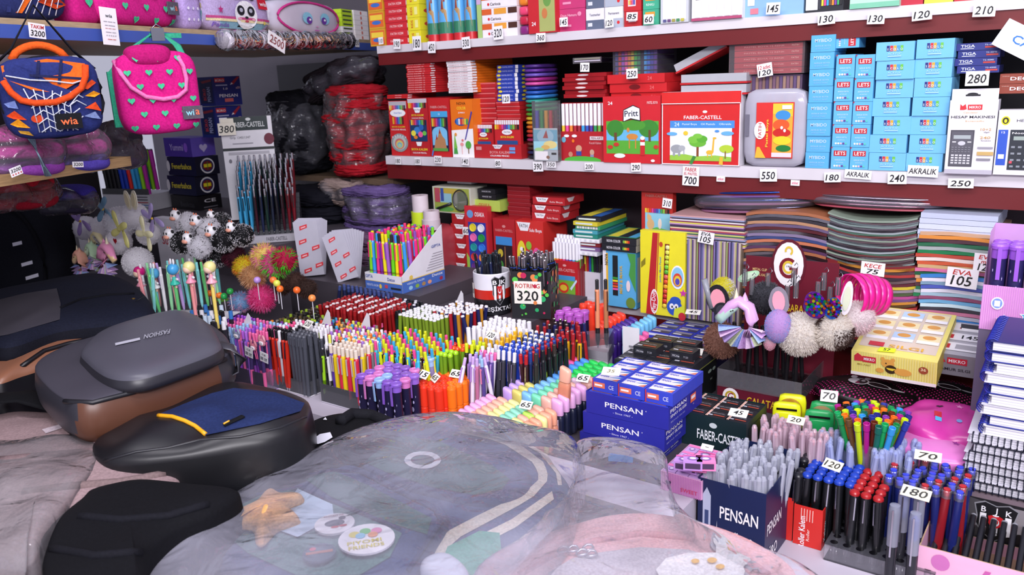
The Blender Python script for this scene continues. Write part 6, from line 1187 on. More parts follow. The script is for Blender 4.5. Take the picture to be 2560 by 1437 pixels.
for j in range(4):
    for i in range(3):
        m = carton_mesh(w_*.315,.033,.024, '3848c4|P', F=[('r', .06,.3,.5,.75, 'e8785a'),('r', .1,.45,.4,.6, WH), txt(.75,.5,.35, 'CE', 'd8d8f0|P', .2),('r', 0,.0,.04,1, 'c83a4a')], T=[('r', .08,.12,.92,.85, 'ece6ee'),('p', [(.3,.15),(.7,.15),(.92,.5),(.92,.15)], 'd86a4a'),('p', [(.5,.5),(.92,.85),(.92,.6)], '3a7ac8'), txt(.3,.6,.25, 'PENSAN', '3848c4|P', .34)])
        q = tp+fx(RZ)*(.010+i*w_*.325)+fy(RZ)*(.008+j*.0345); q.z = tp.z+tph+.0006
        m.build('eraser_box', None, q, RZ, label='blue-wrapped PENSAN eraser block on the open carton, %s row, %s' % (['front', 'second', 'third', 'back'][j],['left', 'middle', 'right'][i]), cat='eraser', group='wrapped eraser blocks')
# black Faber-Castell erasers
Wb = 1.47
zt_ = onp(1615,930, RZ, Wb).z; zb_ = .9005
O, w_, h = shelf_rect(1532,1708,930,.9005, Wb)
DB = .17
t = thing('eraser_carton', 'tall black carton stack topped by small black erasers', 'box', O, RZ)
FB_ = [('r', 0,.97,1,1, '8a9048')]+[('r', .1,.1+.08*k, .5,.12+.08*k, '9aa09a') for k in range(9)]+[('e', .75,.75,.06,.05, '8a9a90'),('e', .88,.75,.05,.05, '8a9a90'), txt(.8,.5,.06, 'PVC', '9aa09a|P')]
MB.build(carton_mesh(w_, DB, h-.004, '14181a|P', [('r', 0,.96,1,.985, '8a9048')], FB_), 'carton', t)
DBK = [('r', .1,.2,.3,.35, 'c8c8d0'), txt(.5,.6,.16, 'FABER-CASTELL', '8a8a92|P', .7),('r', .35,.2,.9,.35, 'a84a3a')]
def blk(i, j, lv, w0, d0, label):
    m = carton_mesh(w0, d0,.018, '22232a|P', F=[('r', .08,.2,.45,.7, '3a3b44'), txt(.3,.45,.25, 'PVC-free', 'c8c8d0|P', .3), txt(.72,.45,.25, '7120', '9a9aa4|P', .2)], T=DBK, cols={'R': '2c2c34|P'})
    q = O+fx(RZ)*(.003+i)+fy(RZ)*(.003+j); q.z = O.z+h-.0035+lv*.0185
    m.build('eraser_box', None, q, RZ+random.uniform(-.03,.03), label=label, cat='eraser', group='small black erasers')
e1, e2 = w_/3-.002,.041
for j in range(4):
    for i in range(3): blk(i*(w_/3), j*.0425,0, e1, e2-.001, 'small black eraser box, %s row of the lower layer, %s' % (['front', 'second', 'third', 'back'][j],['left', 'middle', 'right'][i]))
for k, (i, j) in enumerate(((.02,.05),(.1,.06),(.03,.105),(.085,.11))): blk(i, j, 1, e1, e2-.002, 'small black eraser box lying on the layer, %s' % ['front left', 'front right', 'back left', 'back right'][k])
# navy carton with blue erasers
Wn = 1.69
O, w_, h = shelf_rect(1618,1784,842,.9005, Wn)
t = thing('eraser_carton', 'big navy carton with cut-out front holding blue and silver erasers', 'box', O, RZ)
MB.build(carton_mesh(w_, .12, h-.02, '14183c|P', [('r', 0,.0,1,.08, '0e1130'),('r', .0,.43,.97,.45, 'c8ccd8'),('p', [(.38,1),(.78,1),(.74,.84),(.42,.84)], '2c44c0'),('e', .6,.92,.03,.04, 'c8d0e8')],[('r', .1,.1,.9,.9, '181c44')]), 'carton', t)
grid_boxes(t, 3,3, w_-.01,.11, h-.0195,.02, '2a38b8|P', [('r', .05,.1,.95,.9, '2a2850'),('r', .1,.55,.9,.8, '8a88a0'),('r', .1,.2,.5,.4, 'd8d8e4')],[('r', .0,.6,1,.9, 'd8d8e8')])
# Faber-Castell dark green carton
Wf = 1.355
O, w_, h = shelf_rect(1704,1862,1043,.9005, Wf)
t = thing('eraser_carton', 'dark green Faber-Castell carton with banded black erasers and card 45', 'box', O, RZ)
open_carton(t, w_, .108, h, '10272a|P', [txt(.62,.42,.3, 'FABER-CASTELL', 'e8ecee|P', .74),('e', .5,.75,.06,.08, 'c8d0d0')],[('r', .1,.1,.9,.8, '0c2022')])
for j in range(3):
    for i in range(3):
        m = carton_mesh(w_/3-.004,.031,.016, '1e2026|P', T=DBK+[('r', 0,0,.12,1, 'e8c8b8'),('r', .04,0,.06,1, 'c86a5a')], F=[txt(.55,.5,.3, 'PVC-free', 'c8c8d0|P', .4)]); o = m.build('eraser_box', t); o.location = (.004+i*(w_/3-.001),.004+j*.034, h-.017)
P = onz(1848,1030, onp(1783,1068, RZ, Wf).z+.012)
def flat_card(px, py, wp, hp, z, lines, label, yaw=0, pitch=-1.25, c='f4f2e8|P', roll=0):
    P = onz(px, py, z); return card(px, py, wp*.92, hp*.8, P, lines, label, (pitch, roll), RZ+yaw, c)
flat_card(1846,1032,50,36,1.0, num('45', BK, .5,.55,.5), 'small card 45 on the banded black erasers in the green carton', .1)
flat_card(1735,878,48,34, onp(1615,930, RZ, Wb).z+.022, num('55', BK, .5,.5,.6), 'small card 55 on the back of the small black erasers', .2)
flat_card(1733,780,40,26,1.03, num('45', BK, .5,.5,.6), 'small card 45 on the navy carton of blue erasers', .2)
flat_card(1528,928,50,40,1.06,[('35', '8a8460|P', .5,.4,.4)], 'small pale card on the front left of the blue eraser blocks', .3)
# pink striped erasers under the film
O, w_, h = shelf_rect(1652,1752,1215,.9005,1.17)
t = thing('eraser_carton', 'pink striped carton of lilac character erasers, half under the clear bag', 'box', O, RZ)
open_carton(t, w_, .12,.035, 'e0a8d0|P', [('r', .04*k, 0,.04*k+.02,1, 'b86ab0') for k in range(25)]+[txt(.7,.3,.2, 'SWEET', 'c02a5a|P', .4),('h', .2,.5,.3, '3a2a4a')])
grid_boxes(t, 3,4, w_-.006,.114,.018,.018, 'c8a0d8|P', [('r', 0,.7,1,1, 'f080b8'),('e', .5,.4,.25,.22, '9a80b8'),('e', .5,.4,.15,.13, 'e0d0e8')])
for k, (px, py) in enumerate(((1700,1128),(1738,1112),(1684,1146),(1720,1150),(1708,1170),(1742,1172))):
    P = onz(px, py, .975); m = carton_mesh(.03,.022,.016,['c090d8|P', 'ef88c0|P'][k % 2], T=[('e', .5,.5,.3,.3, '8a6ab0'),('e', .5,.5,.18,.18, 'e8d8f0'),('r', 0,.8,1,1, 'f06ab0')], F=[('r', .1,.2,.9,.8, '4a3858')])
    m.build('eraser_box', None, (P.x, P.y, .9385+.0165*(k//2)), RZ+.1*k, label='loose lilac eraser box with a round face, %s in the heap' % ['lower left', 'lower right', 'middle left', 'middle right', 'upper left', 'upper right'][k], cat='eraser', group='loose lilac eraser boxes')
for k, (px, py) in enumerate(((1455,1082),(1492,1078),(1520,1098))):
    P = onz(px, py, .945); m = carton_mesh(.045,.03,.014,['24262c|P', '24262c|P', '4a90d8|P'][k], T=[txt(.5,.65,.25, 'SOFT', 'e8e8f0|P', .5), txt(.5,.25,.25, 'ERASER', 'c8c8d8|P', .7),('r', .6,.8,.9,.95, 'e86a5a')]); m.build('eraser_box', None, (P.x, P.y, .901), RZ+.2*k, label='%s small eraser box lying left of the lower PENSAN cartons' % ['first black', 'second black', 'light blue'][k], cat='eraser')
# tape dispensers
def dispenser(px, py, c, cl, lab, roll_c, s=1, z=.935):
    P = onz(px, py, z); t = thing('tape_dispenser', lab, 'tape dispenser', (P.x, P.y, .9005), RZ+.25)
    W_, H_ = .052*s, .07*s
    m = MB()
    m.M = MT((W_/2,.007, H_*.5)); m.rbox((0,0,0),(W_/2,.007, H_*.5), c, 7,6); m.build('front_shell', t)
    m = MB(); m.M = MT((W_/2,.007-.0075, H_*.5)); m.box(-W_*.36, W_*.36,-.0006,0, H_*.3, H_*.36, '6a6a70|M'); m.rbox((0,-.0004,-H_*.05),(W_*.4,.001, H_*.3), c, 8,3); m.build('cutter', t)['label'] = 'metal cutting edge'
    m = MB(); m.M = MT((W_/2+.008,.05, H_*.5)); m.rbox((0,0,0),(W_/2,.008, H_*.5), c, 7,6)
    for k in range(4): m.box(-W_*.3, W_*.3,-.001,.0085, H_*(-.3+.1*k), H_*(-.27+.1*k), c)
    m.build('rear_shell', t)
    MB().box(.006, W_-.002,.014,.042,.001, H_*.4, c).build('bridge', t)
    m = MB(); m.M = MT((W_/2+.004,.029, H_*.6)) @ MR(math.pi/2,4, 'X'); m.lathe([(.01,-.012),(.023*s, -.012),(.023*s, .012),(.01,.012)], roll_c, 24, cap=False); m.build('tape_roll', t)['label'] = 'amber tape roll'
dispenser(1930,1048, 'dce01c', 0, 'yellow tape dispenser with an amber tape roll beside the green one', 'd89a3a|F')
dispenser(2010,1068, '1f9a52', 0, 'green tape dispenser carrying the price card 70', 'c8a878|F')
flat_card(2073,990,44,38,.985, num('70', BK, .5,.6,.75), 'white card 70 leaning on the green tape dispenser', .2,-.7)
# fineliner pot
FC = ['c8e020', '6a2c18', 'b0208a', 'c8e020', '2c3a9a', '1a1a20', 'f07020', '6a4a28', '1f8a4a', '3a9ae0', '8a3aa8', 'f07a20', '20a860', '1a6a5a', '2a2a80']
P = onz(2178,1098,.955); P = Vector((P.x, P.y, .9005)) + fy(RZ)*.0
t = thing('pen_pot', 'clear round pot full of many-coloured felt pens', 'pot', P, RZ); MB().lathe([(.03,0),(.038,.002),(.044,.06),(.043,.06),(.037,.003),(.001,.003)], 'd8dce8|G', 28, cap=False).build('pot', t)
@memo
def fpen(c):
    return (('pen', MB().lathe([(.0035,0),(.0047,.002),(.0047,.088),(.0058,.09),(.0058,.1035),(.005,.104),(.0045,.1035),(.004,.098),(.0005,.0975)], c, 12).mesh('pen')),)
for k in range(60):
    a = k*2.399; q = math.sqrt((k+.5)/60); c = FC[(k*7) % 15]; x, y = q*math.cos(a), q*math.sin(a)
    inst('felt_pen', list(fpen(c)), P+Vector((x*.033, y*.033,.005)),(MR(-y*.30,3, 'X') @ MR(x*.30,3, 'Y')).to_euler(), '%s felt pen with open round end in the clear pot' % cname(c), 'pen', 'felt pens in the clear pot')
# Galatasaray stand
Wg = 1.575
O, w_, h = shelf_rect(1793,2000,938,.9005, Wg)
t = thing('pen_stand', 'maroon and yellow GALATASARAY pen stand with clear drilled top', 'stand', O, RZ)
m = MB().box(0, w_, 0,.15,0, h*.52, '5e1226|P'); m.face((0,0,0),(w_, 0,0),(0,0, h*.52),[('e', .17,.5,.1,.46, 'efe6e8'),('e', .17,.5,.07,.3, 'b89a28'),('e', .17,.5,.045,.2, 'efe6e8'),('t', .17,.5,.4, 'G', '8a1a2a|P', .07), txt(.68,.45,.42, 'GALATASARAY', 'd8b02a|P', .62)]); m.build('base', t)
m = MB(); m.box(0, w_, 0,.15, h*.55, h*.56, '7a7880|G')
for i in range(8):
    for j in range(5): m.add([(w_*(i+.5)/8+.0055*math.cos(a*.5236),.15*(j+.5)/5+.0055*math.sin(a*.5236), h*.57) for a in range(12)],[tuple(range(12))], '1a1518')
m.build('drilled_plate', t); m = MB(); m.box(0, w_, -.001,0, h*.5, h, 'd8d4e0|G'); m.box(w_, w_+.001,0,.15, h*.5, h, 'd8d4e0|G'); m.box(-.001,0,0,.15, h*.5, h, 'd8d4e0|G'); m.build('clear_walls', t)
for k in range(14):
    q = O+fx(RZ)*(.02+.02*(k % 7)+.01)+fy(RZ)*(.045+.05*(k//7)); q.z = O.z+h*.58
    inst('charm_pen', list(stick(.13, '1c1a1e', '1c1a1e', .0045)), q, (random.gauss(0,.06), random.gauss(0,.06),0), 'black pen standing in the maroon stand under the furry charms', 'pen', 'black pens in the maroon stand')
Ob, wb_, hb_ = shelf_rect(1862,2092,648,1.0, Wg+.16)
t = thing('display_card', 'maroon card with an oval club badge rising behind the furry charms', 'card', (Ob.x, Ob.y, .9005), RZ)
hh_ = Ob.z+hb_-.9005
m = MB().box(0, wb_, 0,.002,0, hh_, '6a1428|P'); v0 = 1-hb_/hh_
m.face((0,0,0),(wb_, 0,0),(0,0, hh_),[txt(.16,.90,.02, 'METAL CLIP', 'd8b87a|P', .16), txt(.16,.86,.02, 'VERSATIL KALEM', 'd8b87a|P', .2), txt(.45,.63,.06, 'GALATASARAY', 'e0b82a|P', .5)]); m.build('card', t)
m = MB(); fb = lambda u, v, o: Vector((wb_*.475+u, -.0005-o, hh_*.96+v))
m.decals(fb, [('e', 0,0,.037,.056, '5e1226'),('e', 0,0,.032,.049, 'f2eef0')],.0005)
def gring(r0, r1, a0, a1, cx, cy, c): return [('p', [(cx+r1*math.cos(a), cy+r1*1.15*math.sin(a)) for a in [R_(a0+(a1-a0)*i/14) for i in range(15)]]+[(cx+r0*math.cos(a), cy+r0*1.15*math.sin(a)) for a in [R_(a1+(a0-a1)*i/14) for i in range(15)]], c)]
m.decals(fb, gring(.013,.02,50,340,0,-.008, '7a1a2a|P')+[('r', .002,-.012,.02,-.006, '7a1a2a'),('r', .014,-.02,.02,-.006, '7a1a2a')]+gring(.008,.0125,40,330,.0,-.006, 'e0c040|P')+gring(.005,.009,-60,200,.0,.03, 'e0c040|P')+[('t', .002,-.004,.004, '1905', '555|P', .012)],.0012)
m.box(wb_*.475-.036, wb_*.475+.036,0,.002, hh_*.93, hh_*1.02, '5e1226|P'); m.build('badge', t)['label'] = 'white oval badge with red and yellow letters'
# fur
def fur(m, R, n, ln, colf, cen=(0,0,0), sq=(1,1,1), seed=1, w0=.0016, droop=.3):
    rs = random.Random(seed)
    n = int(n*2.2); w0 *= .55; ln *= .6; v0 = len(m.v); cf0 = colf; colf = lambda d: cf0(d).replace('|C', '|U')
    m.rbox(cen, (R*.95*sq[0], R*.95*sq[1], R*.95*sq[2]), colf(Vector((0,-1,0))),2.02,10)
    for k in range(n):
        z = 1-2*(k+.5)/n; a = k*2.39996; q = math.sqrt(1-z*z); d = Vector((q*math.cos(a), q*math.sin(a), z))
        d = (d+Vector((rs.gauss(0,.12), rs.gauss(0,.12), rs.gauss(0,.12)))).normalized()
        p0 = Vector(cen)+Vector((d.x*R*.9*sq[0], d.y*R*.9*sq[1], d.z*R*.9*sq[2]))
        tip = p0+(d+Vector((rs.gauss(0,.25), rs.gauss(0,.25),-droop+rs.gauss(0,.25)))).normalized()*ln*rs.uniform(.7,1.2)
        sd = d.cross(Vector((rs.random()-.5, rs.random()-.5, rs.random()-.5))).normalized()*w0
        m.add([p0-sd, p0+sd, (p0+tip)/2+sd*.8, tip, (p0+tip)/2-sd*.8],[(0,1,2,3,4)], colf(d))
FURM = {}
def fuzz(name, label, px, py, rpx, plane, colf, cat='fluffy charm', n=900, ln=.35, sq=(1,1,1), parent=None, key=None, seed=1, group=None):
    P = onp(px, py, RZ, plane); R = rpx/ppm(P)*.86
    t = thing(name, label, cat, P, RZ, group)
    m = MB(); fur(m, R, n, R*ln, colf, sq=sq, seed=seed, w0=R*.05); m.build('fur_ball', t); return t, R
Wc = 1.56
fuzz('fluffy_charm', 'brown fluffy ball behind the pastel unicorn', 1805,850,52, Wc+.04, lambda d: 'a87a68|C', seed=2)
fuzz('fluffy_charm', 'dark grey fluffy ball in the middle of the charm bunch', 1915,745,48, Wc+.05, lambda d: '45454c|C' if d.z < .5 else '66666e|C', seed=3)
fuzz('fluffy_charm', 'yellow and white fluffy ball at the upper left of the charm bunch', 1808,722,34, Wc+.06, lambda d: 'e8e03a|C' if d.x < .3 else 'eceae4|C', seed=4)
fuzz('fluffy_charm', 'big white fluffy ball at the front of the charm bunch', 2000,835,62, Wc-.0, lambda d: 'f2ece4|C', n=1400, seed=5)
fuzz('fluffy_charm', 'white fluffy ball with dark brown patches, right of the white one', 2086,828,54, Wc+.0, lambda d: '4a342c|C' if (d.x > .25 and d.z < .35) or (d.x < -.5 and d.z > .3) else 'efe8de|C', n=1200, seed=6)
fuzz('fluffy_charm', 'pale pink and yellow fluffy ball at the right of the charm bunch', 2142,795,50, Wc+.04, lambda d: 'e8e040|C' if d.x < -.35 else 'f2dce0|C' if d.z < 0 else 'f4ecec|C', n=1000, seed=7)
t, R = fuzz('fluffy_charm', 'blue and lilac striped short-haired pompom with a pink tail', 1945,815,44, Wc-.03, lambda d: 'd8b0e8|C' if abs(d.x-.3) < .35 and d.z > -.2 else '8ac0ee|C', n=1300, ln=.16, sq=(.9,.9,1.2), seed=8)
m = MB(); fur(m, R*.45,400, R*.12, lambda d: 'efb8c8|C' if d.z < .2 else 'a8e0e0|C', (-R*.5,0,-R*1.25),(.9,.9,1.2),9, R*.04); m.build('tail', t)
def dirY(c): return Matrix.Diagonal((1,1,1,1))
def leaf(m, pts, c, y=0, th=.002, M=None):
    n = len(pts); m.add([(x, y-th, z) for x, z in pts]+[(x, y, z) for x, z in pts],[tuple(range(n)), tuple(range(n, 2*n))[::-1]]+[(i, n+i, n+(i+1) % n, (i+1) % n) for i in range(n)], c)
# unicorn head charm with tulle
def unicorn(px, py, s, plane, label, c1='d8a8d8', c2='b8d8c8', ruff=('a8c0f0', 'd0a8e0', 'e8c8e8', 'b8a0d8', 'c8d0b0'), flip=1, group=None, yaw=0):
    P = onp(px, py, RZ, plane); t = thing('unicorn_charm', label, 'unicorn charm', P, RZ+yaw, group); s = s/ppm(P)
    m = MB(); m.M = Matrix.Diagonal((flip*s, s, s, 1))
    m.tube([(.28,0,-.35),(.33,0,-.05),(.25,0,.22),(.05,-.01,.33),(-.12,-.02,.22),(-.28,-.03,.0),(-.36,-.03,-.1)],[.27,.23,.2,.18,.15,.1,.07], c1,10, flat=.12)
    m.build('neck_and_head', t)
    m = MB(); m.M = Matrix.Diagonal((flip*s, s, s, 1)); m.tube([(-.02,-.02,.26),(-.16,-.04,.12),(-.3,-.05,-.03),(-.38,-.04,-.12)],[.13,.115,.085,.07], c2,10, flat=.11); m.box(-.06,-.03,-.17,-.15,.15,.17, '222'); m.box(-.1,-.075,-.17,-.15,.13,.15, '222'); m.build('muzzle', t)
    m = MB(); m.M = Matrix.Diagonal((flip*s, s, s, 1)); m.lathe([(.06,.38),(.03,.5),(.002,.62)], 'e8dcb8', 8, o=(-.02,0,0)); m.build('horn', t)
    m = MB(); m.M = Matrix.Diagonal((flip*s, s, s, 1)); m.lathe([(.08,.36),(.04,.46),(.002,.54)], c1,8, o=(.16,0,0)); m.build('ear', t)
    m = MB(); m.M = Matrix.Diagonal((flip*s, s, s, 1)); n = 40; P_ = []; 
    for i in range(n):
        a = math.pi*(.93+1.15*i/(n-1)); w1 = .5+.05*math.sin(i*1.6); P_ += [(.2+.09*math.cos(a),-.09,-.2+.05*math.sin(a)),(.14+w1*math.cos(a),-.12+.15*math.sin(i*1.6),-.28+.52*math.sin(a)*w1*1.5)]
    for i in range(n-1): j = i+1; m.add([P_[2*i], P_[2*i+1], P_[2*j+1], P_[2*j]],[(0,1,2,3)], ruff[(i//3) % len(ruff)]+'|C', True)
    m.build('tulle_ruff', t); return t
unicorn(1842,790,118, Wc-.04, 'pastel unicorn head charm with a lilac and blue tulle ruff', yaw=.1)
def ear(px, py, h_, plane, label, c, cin, rot=0, wd=.42):
    P = onp(px, py, RZ, plane); h = h_/ppm(P); t = thing('ear_charm', label, 'ear charm', P, RZ)
    m = MB(); m.M = MR(rot, 4, 'Y'); leaf(m, [(h*wd*math.sin(a)*(.9 if math.cos(a) > 0 else 1), h*.5*math.cos(a)) for a in [i*2*math.pi/20 for i in range(20)]], c); m.build('outer_ear', t)
    m = MB(); m.M = MR(rot, 4, 'Y'); leaf(m, [(h*wd*.6*math.sin(a), h*.36*math.cos(a)) for a in [i*2*math.pi/16 for i in range(16)]], cin, -.0025,.0015); m.build('inner_ear', t)
    return t
ear(1796,748,76, Wc+.0, 'black bulldog-ear leather charm with pink inner ear', '1e1e22', 'e89aa8', -.15)
ear(1806,775,40, Wc-.008, 'round black bulldog face tag with a white eye ring', '222226', '3a3a40', .0,.6)
ear(1948,752,74, Wc-.02, 'grey and pink stitched ear charm over the striped pompom', '8a8490', 'e8a0b0', -.1,.36)
ear(2038,762,70, Wc-.02, 'rainbow sequin ear charm, left one', '6a2a9a|Q', '1fa848|Q', -.25)
ear(2083,770,58, Wc-.02, 'rainbow sequin ear charm, right one', '2a6ac8|Q', 'a82a6a|Q', .2,.36)
for px, py, h0, n0 in ((2038,762,70, 'left'),(2083,770,58, 'right')):
    P = onp(px, py, RZ, Wc-.026); q = h0/ppm(P); m = MB()
    for k in range(46):
        a = k*2.4; r_ = q*.44*math.sqrt((k+.5)/46); x, z = r_*.8*math.sin(a), r_*math.cos(a); m.M = MT((x, 0, z)) @ MR(math.pi/2+random.uniform(-.5,.5),4, 'X'); m.lathe([(.0001,0),(q*.055,.0002)], rc('c8289a', '28a848', '2858d8', 'e8c828', '8a2ad8', '18a8a8', 'e85a28')+'|M', 8)
    m.build('sequins', None, P, RZ, label='rainbow sequins sewn on the %s sequin ear charm' % n0, cat='sequins')
ear(1872,690,60, Wc+.05, 'mint green glitter wing charm at the top of the bunch', 'b0d8b0', 'd8ecd0', 1.1,.2)
ear(2118,745,90, Wc+.0, 'white ribbon-like ear charm beside the pink band roll', 'e8e0e4', 'd8dcc0', .1,.16)
P = onp(1780,770, RZ, Wc+.0); m = MB(); m.tube([(0,0,0),(-.018,0,.06)],.0065, '8a8c94', 10); m.build('grey_pen', None, P, RZ, label='fat grey pen leaning at the left of the charm bunch', cat='pen')
for k, (px, py) in enumerate(((1862,690),(1920,700),(1985,688),(1968,730),(2045,722),(2060,700),(2095,712),(1990,720),(2075,735),(1880,712))):
    P = onp(px, py, RZ, Wc+.03+.01*(k % 3)); m = MB(); m.lathe([(.0052,-.02),(.0055,0),(.005,.014),(.0004,.015)], 'dfe0ea|G', 10); m.lathe([(.002,-.02),(.002,.01)], '3a3a40', 6); m.tube([(.004,0,.012),(.008,0,.02),(.004,0,.026),(0,0,.02)],.0009, 'b8b8c0|M', 5)
    m.build('charm_pen', None, P, (RZ), label='clear capped pen end with a metal ring in the charm bunch', cat='pen', group='clear caps over the charms')
# pink band roll
P = onp(2152,735, RZ, Wc+.06); t = thing('rubber_bands', 'loose roll of hot pink rubber bands above the yellow eraser box', 'rubber bands', P, RZ)
for k in range(5):
    m = MB(); n = 26; r0 = .042-.0012*k; x0 = -.026+.014*k; th = .0018
    ring = [(math.cos(2*math.pi*i/n), math.sin(2*math.pi*i/n)) for i in range(n)]; Pp = []
    for ca, sa in ring: Pp += [(x0, r0*ca, r0*sa),(x0+.013, r0*ca, r0*sa),(x0+.013,(r0-th)*ca, (r0-th)*sa),(x0,(r0-th)*ca, (r0-th)*sa)]
    fs = []
    for i in range(n):
        j = (i+1) % n
        for a in range(4): fs.append((4*i+a, 4*j+a, 4*j+(a+1) % 4,4*i+(a+1) % 4))
    m.M = MR(R_(52),4, 'Z') @ MR(.06*k, 4, 'Y'); m.add(Pp, fs, 'ee1f8e', True); m.build('band', t)
# MIKRO boxes
def tilted_box(name, label, px, py, z, w_, d, h, pitch, c, F, T, R=(), cat='box', cols=None, yaw=0):
    P = onz(px, py, z); o = carton_mesh(w_, d, h, c, F, R, T, (), cols).build(name, None, P, 0, label=label, cat=cat)
    o.rotation_euler = (MR(RZ+yaw, 3, 'Z') @ MR(pitch, 3, 'X')).to_euler(); return o, P
ff = [('r', .03*k, 0,.03*k+.015,1, 'e8dc84') for k in range(33)]+[('p', [(.04,.82),(.08,.95),(.14,.82),(.14,.62),(.04,.6)], 'c83040'),('r', .14,.6,.3,.85, 'c8283a'), txt(.22,.73,.12, 'MIKRO', WH, .13), txt(.16,.48,.08, 'MG-A467', 'a8903a|P', .16),('e', .44,.68,.08,.18, 'dca04a'),('e', .38,.85,.025,.08, 'dca04a'),('e', .5,.85,.025,.08, 'dca04a'),('e', .42,.68,.01,.03, '3a2a20'),('e', .48,.45,.07,.18, '3a2818'),('p', [(.42,.5),(.54,.5),(.5,.4),(.45,.42)], 'e8c83a'),('e', .62,.4,.1,.15, 'dca04a'),('e', .56,.5,.02,.06, 'dca04a'),('e', .35,.35,.05,.1, 'dca04a'),('e', .85,.62,.055,.15, '9a4a2a'), txt(.85,.65,.12, '36', 'f0e0b0|P', .06),('r', 0,0,1,.14, 'efe8e4')]
tt = [('r', .05,.12,.95,.98, 'd8c8b8')]+[q for i in range(3) for j in range(3) for q in (('r', .08+.3*i, .3+.225*j, .34+.3*i, .48+.225*j, ['efe0b0|P', 'b8d0ec|P'][(i+2*j) % 4 == 1]),('e', .21+.3*i, .43+.225*j, .08,.04, 'd89a4a'),('r', .08+.3*i, .3+.225*j, .34+.3*i, .36+.225*j, WH))]+[('r', .16,.14,.34,.22, 'c8283a'), txt(.6,.17,.06, 'SILGI', 'e8b03a|P', .4),('p', [(.3,.03),(.5,.05),(.5,.13),(.31,.12)], 'e0f020'), txt(.4,.085,.05, '57', BK, .08)]
tilted_box('eraser_box', 'yellow MIKRO box of 36 picture erasers with a brown bear on the front', 2128,932,1.0,.152,.20,.052,.20, 'ecdf78|P', ff, tt, [('r', .02,.1,.98,.9, 'e8d85a')], 'erasers')
tg = [('r', .1,.68,.9,.9, 'e8e6ec'),('r', .3,.74,.7,.78, 'c84a5a'),('r', .08,.4,.88,.6, 'eceaf0'),('r', .1,.44,.25,.55, 'c8283a'),('t', .55,.5,.1, '145', BK, .3),('r', .06,.1,.9,.32, 'eceaf0'),('r', .12,.15,.25,.27, 'c8283a'),('r', .35,.15,.8,.27, 'a8a6ae')]
tilted_box('eraser_box', 'grey MIKRO box with white labels right of the yellow eraser box', 2330,930,1.005,.095,.15,.045,.18, '8a8890|P', [('p', [(.08,.6),(.16,.95),(.24,.6)], 'c83040'),('r', .26,.55,.62,.85, 'c8283a'), txt(.44,.7,.15, 'MIKRO', WH, .3), txt(.38,.3,.13, 'HAMUR SILGI', '2a2a30|P', .6)], tg, (), 'erasers', {'T': 'b0aeb8|P', 'R': 'a8a6b0|P'})
carton('rail_card', 'dark card with partly hidden 70 behind the grey MIKRO box', 2398,2450,812,1.0,.002, '3a3a44|P', plane=WS-.07, F=[('r', .05,.1,.95,.9, 'eeecf0'),('t', .5,.5,.55, '70', BK, .7)], cat='price tag')
# bags of clay
def crisp(name, label, px, py, z, L, W_, H_, c, decs, yaw, cat='foil bag', wr=.006, code='', nn=2.6):
    P = onz(px, py, z); t = thing(name, label, cat, P, RZ+yaw)
    m = MB(); n = nn; rx, ry, rz_ = L/2, W_/2, H_/2; m.rbox((0,0,0),(rx, ry, rz_), c, n, 16, wr, 22)
    def fn(u, v, o):
        x, y = 2*u-1,2*v-1; s_ = max(0,1-abs(x)**n-abs(y)**n); p = Vector((x*rx, y*ry, rz_*s_**(1/n))); q = Vector((x, y, s_**(1/n))).normalized()
        return p+q*(wr*noise.noise(p*22)+o)
    m.decals(fn, decs, .0006, W_/L); m.build('bag', t); return t
dots = [('e', (i+.5*(j % 2))/20+.02,.04+.045*j, .008,.016, 'c02a78') for j in range(8) for i in range(19)]+[('e', (i+.5*(j % 2))/20+.02,.75+.045*j, .007,.014, 'c02a78') for j in range(5) for i in range(19)]
catp = [('e', .42,.52,.1,.13, 'eae6ea'),('e', .42,.52,.085,.105, '2a1c22'),('e', .62,.5,.12,.09, 'eae6ea'),('e', .62,.5,.105,.07, '2a1c22'),('e', .35,.68,.03,.06, 'eae6ea'),('e', .48,.68,.03,.06, 'eae6ea'),('e', .8,.5,.06,.03, 'eae6ea'),('e', .38,.55,.02,.03, 'eae6ea'),('e', .46,.55,.02,.03, 'eae6ea'),('e', .42,.46,.02,.02, 'c83a70')]
crisp('clay_bag', 'black foil bag with pink dots and a white cartoon outline, left of two', 2165,985,.94,.20,.12,.045, '1c1418', dots+catp, -.05)
crisp('clay_bag', 'black foil bag with pink dots and a white cartoon outline, right of two', 2340,990,.94,.18,.12,.045, '1c1418', dots+catp, .05)
crisp('clay_bag', 'shiny bright pink foil bag under the black dotted bags', 2370,1072,.945,.16,.15,.07, 'c83a9a', [('h', .4,.6,.08, '3a1a3a'),('s', .6,.7,.1, 'e88ac8'),('r', .35,.3,.42,.42, 'c8283a'),('r', .36,.22,.42,.3, '5ab8e0'),('e', .6,.3,.03,.04, '7a9ad8')],.15, wr=.010)
crisp('clay_bag', 'pale pink foil bag behind the blue gel pens', 2340,1130,.93,.15,.10,.05, 'd87ac0', [('s', .7,.5,.15, '9a3a9a')],.1, wr=.008)
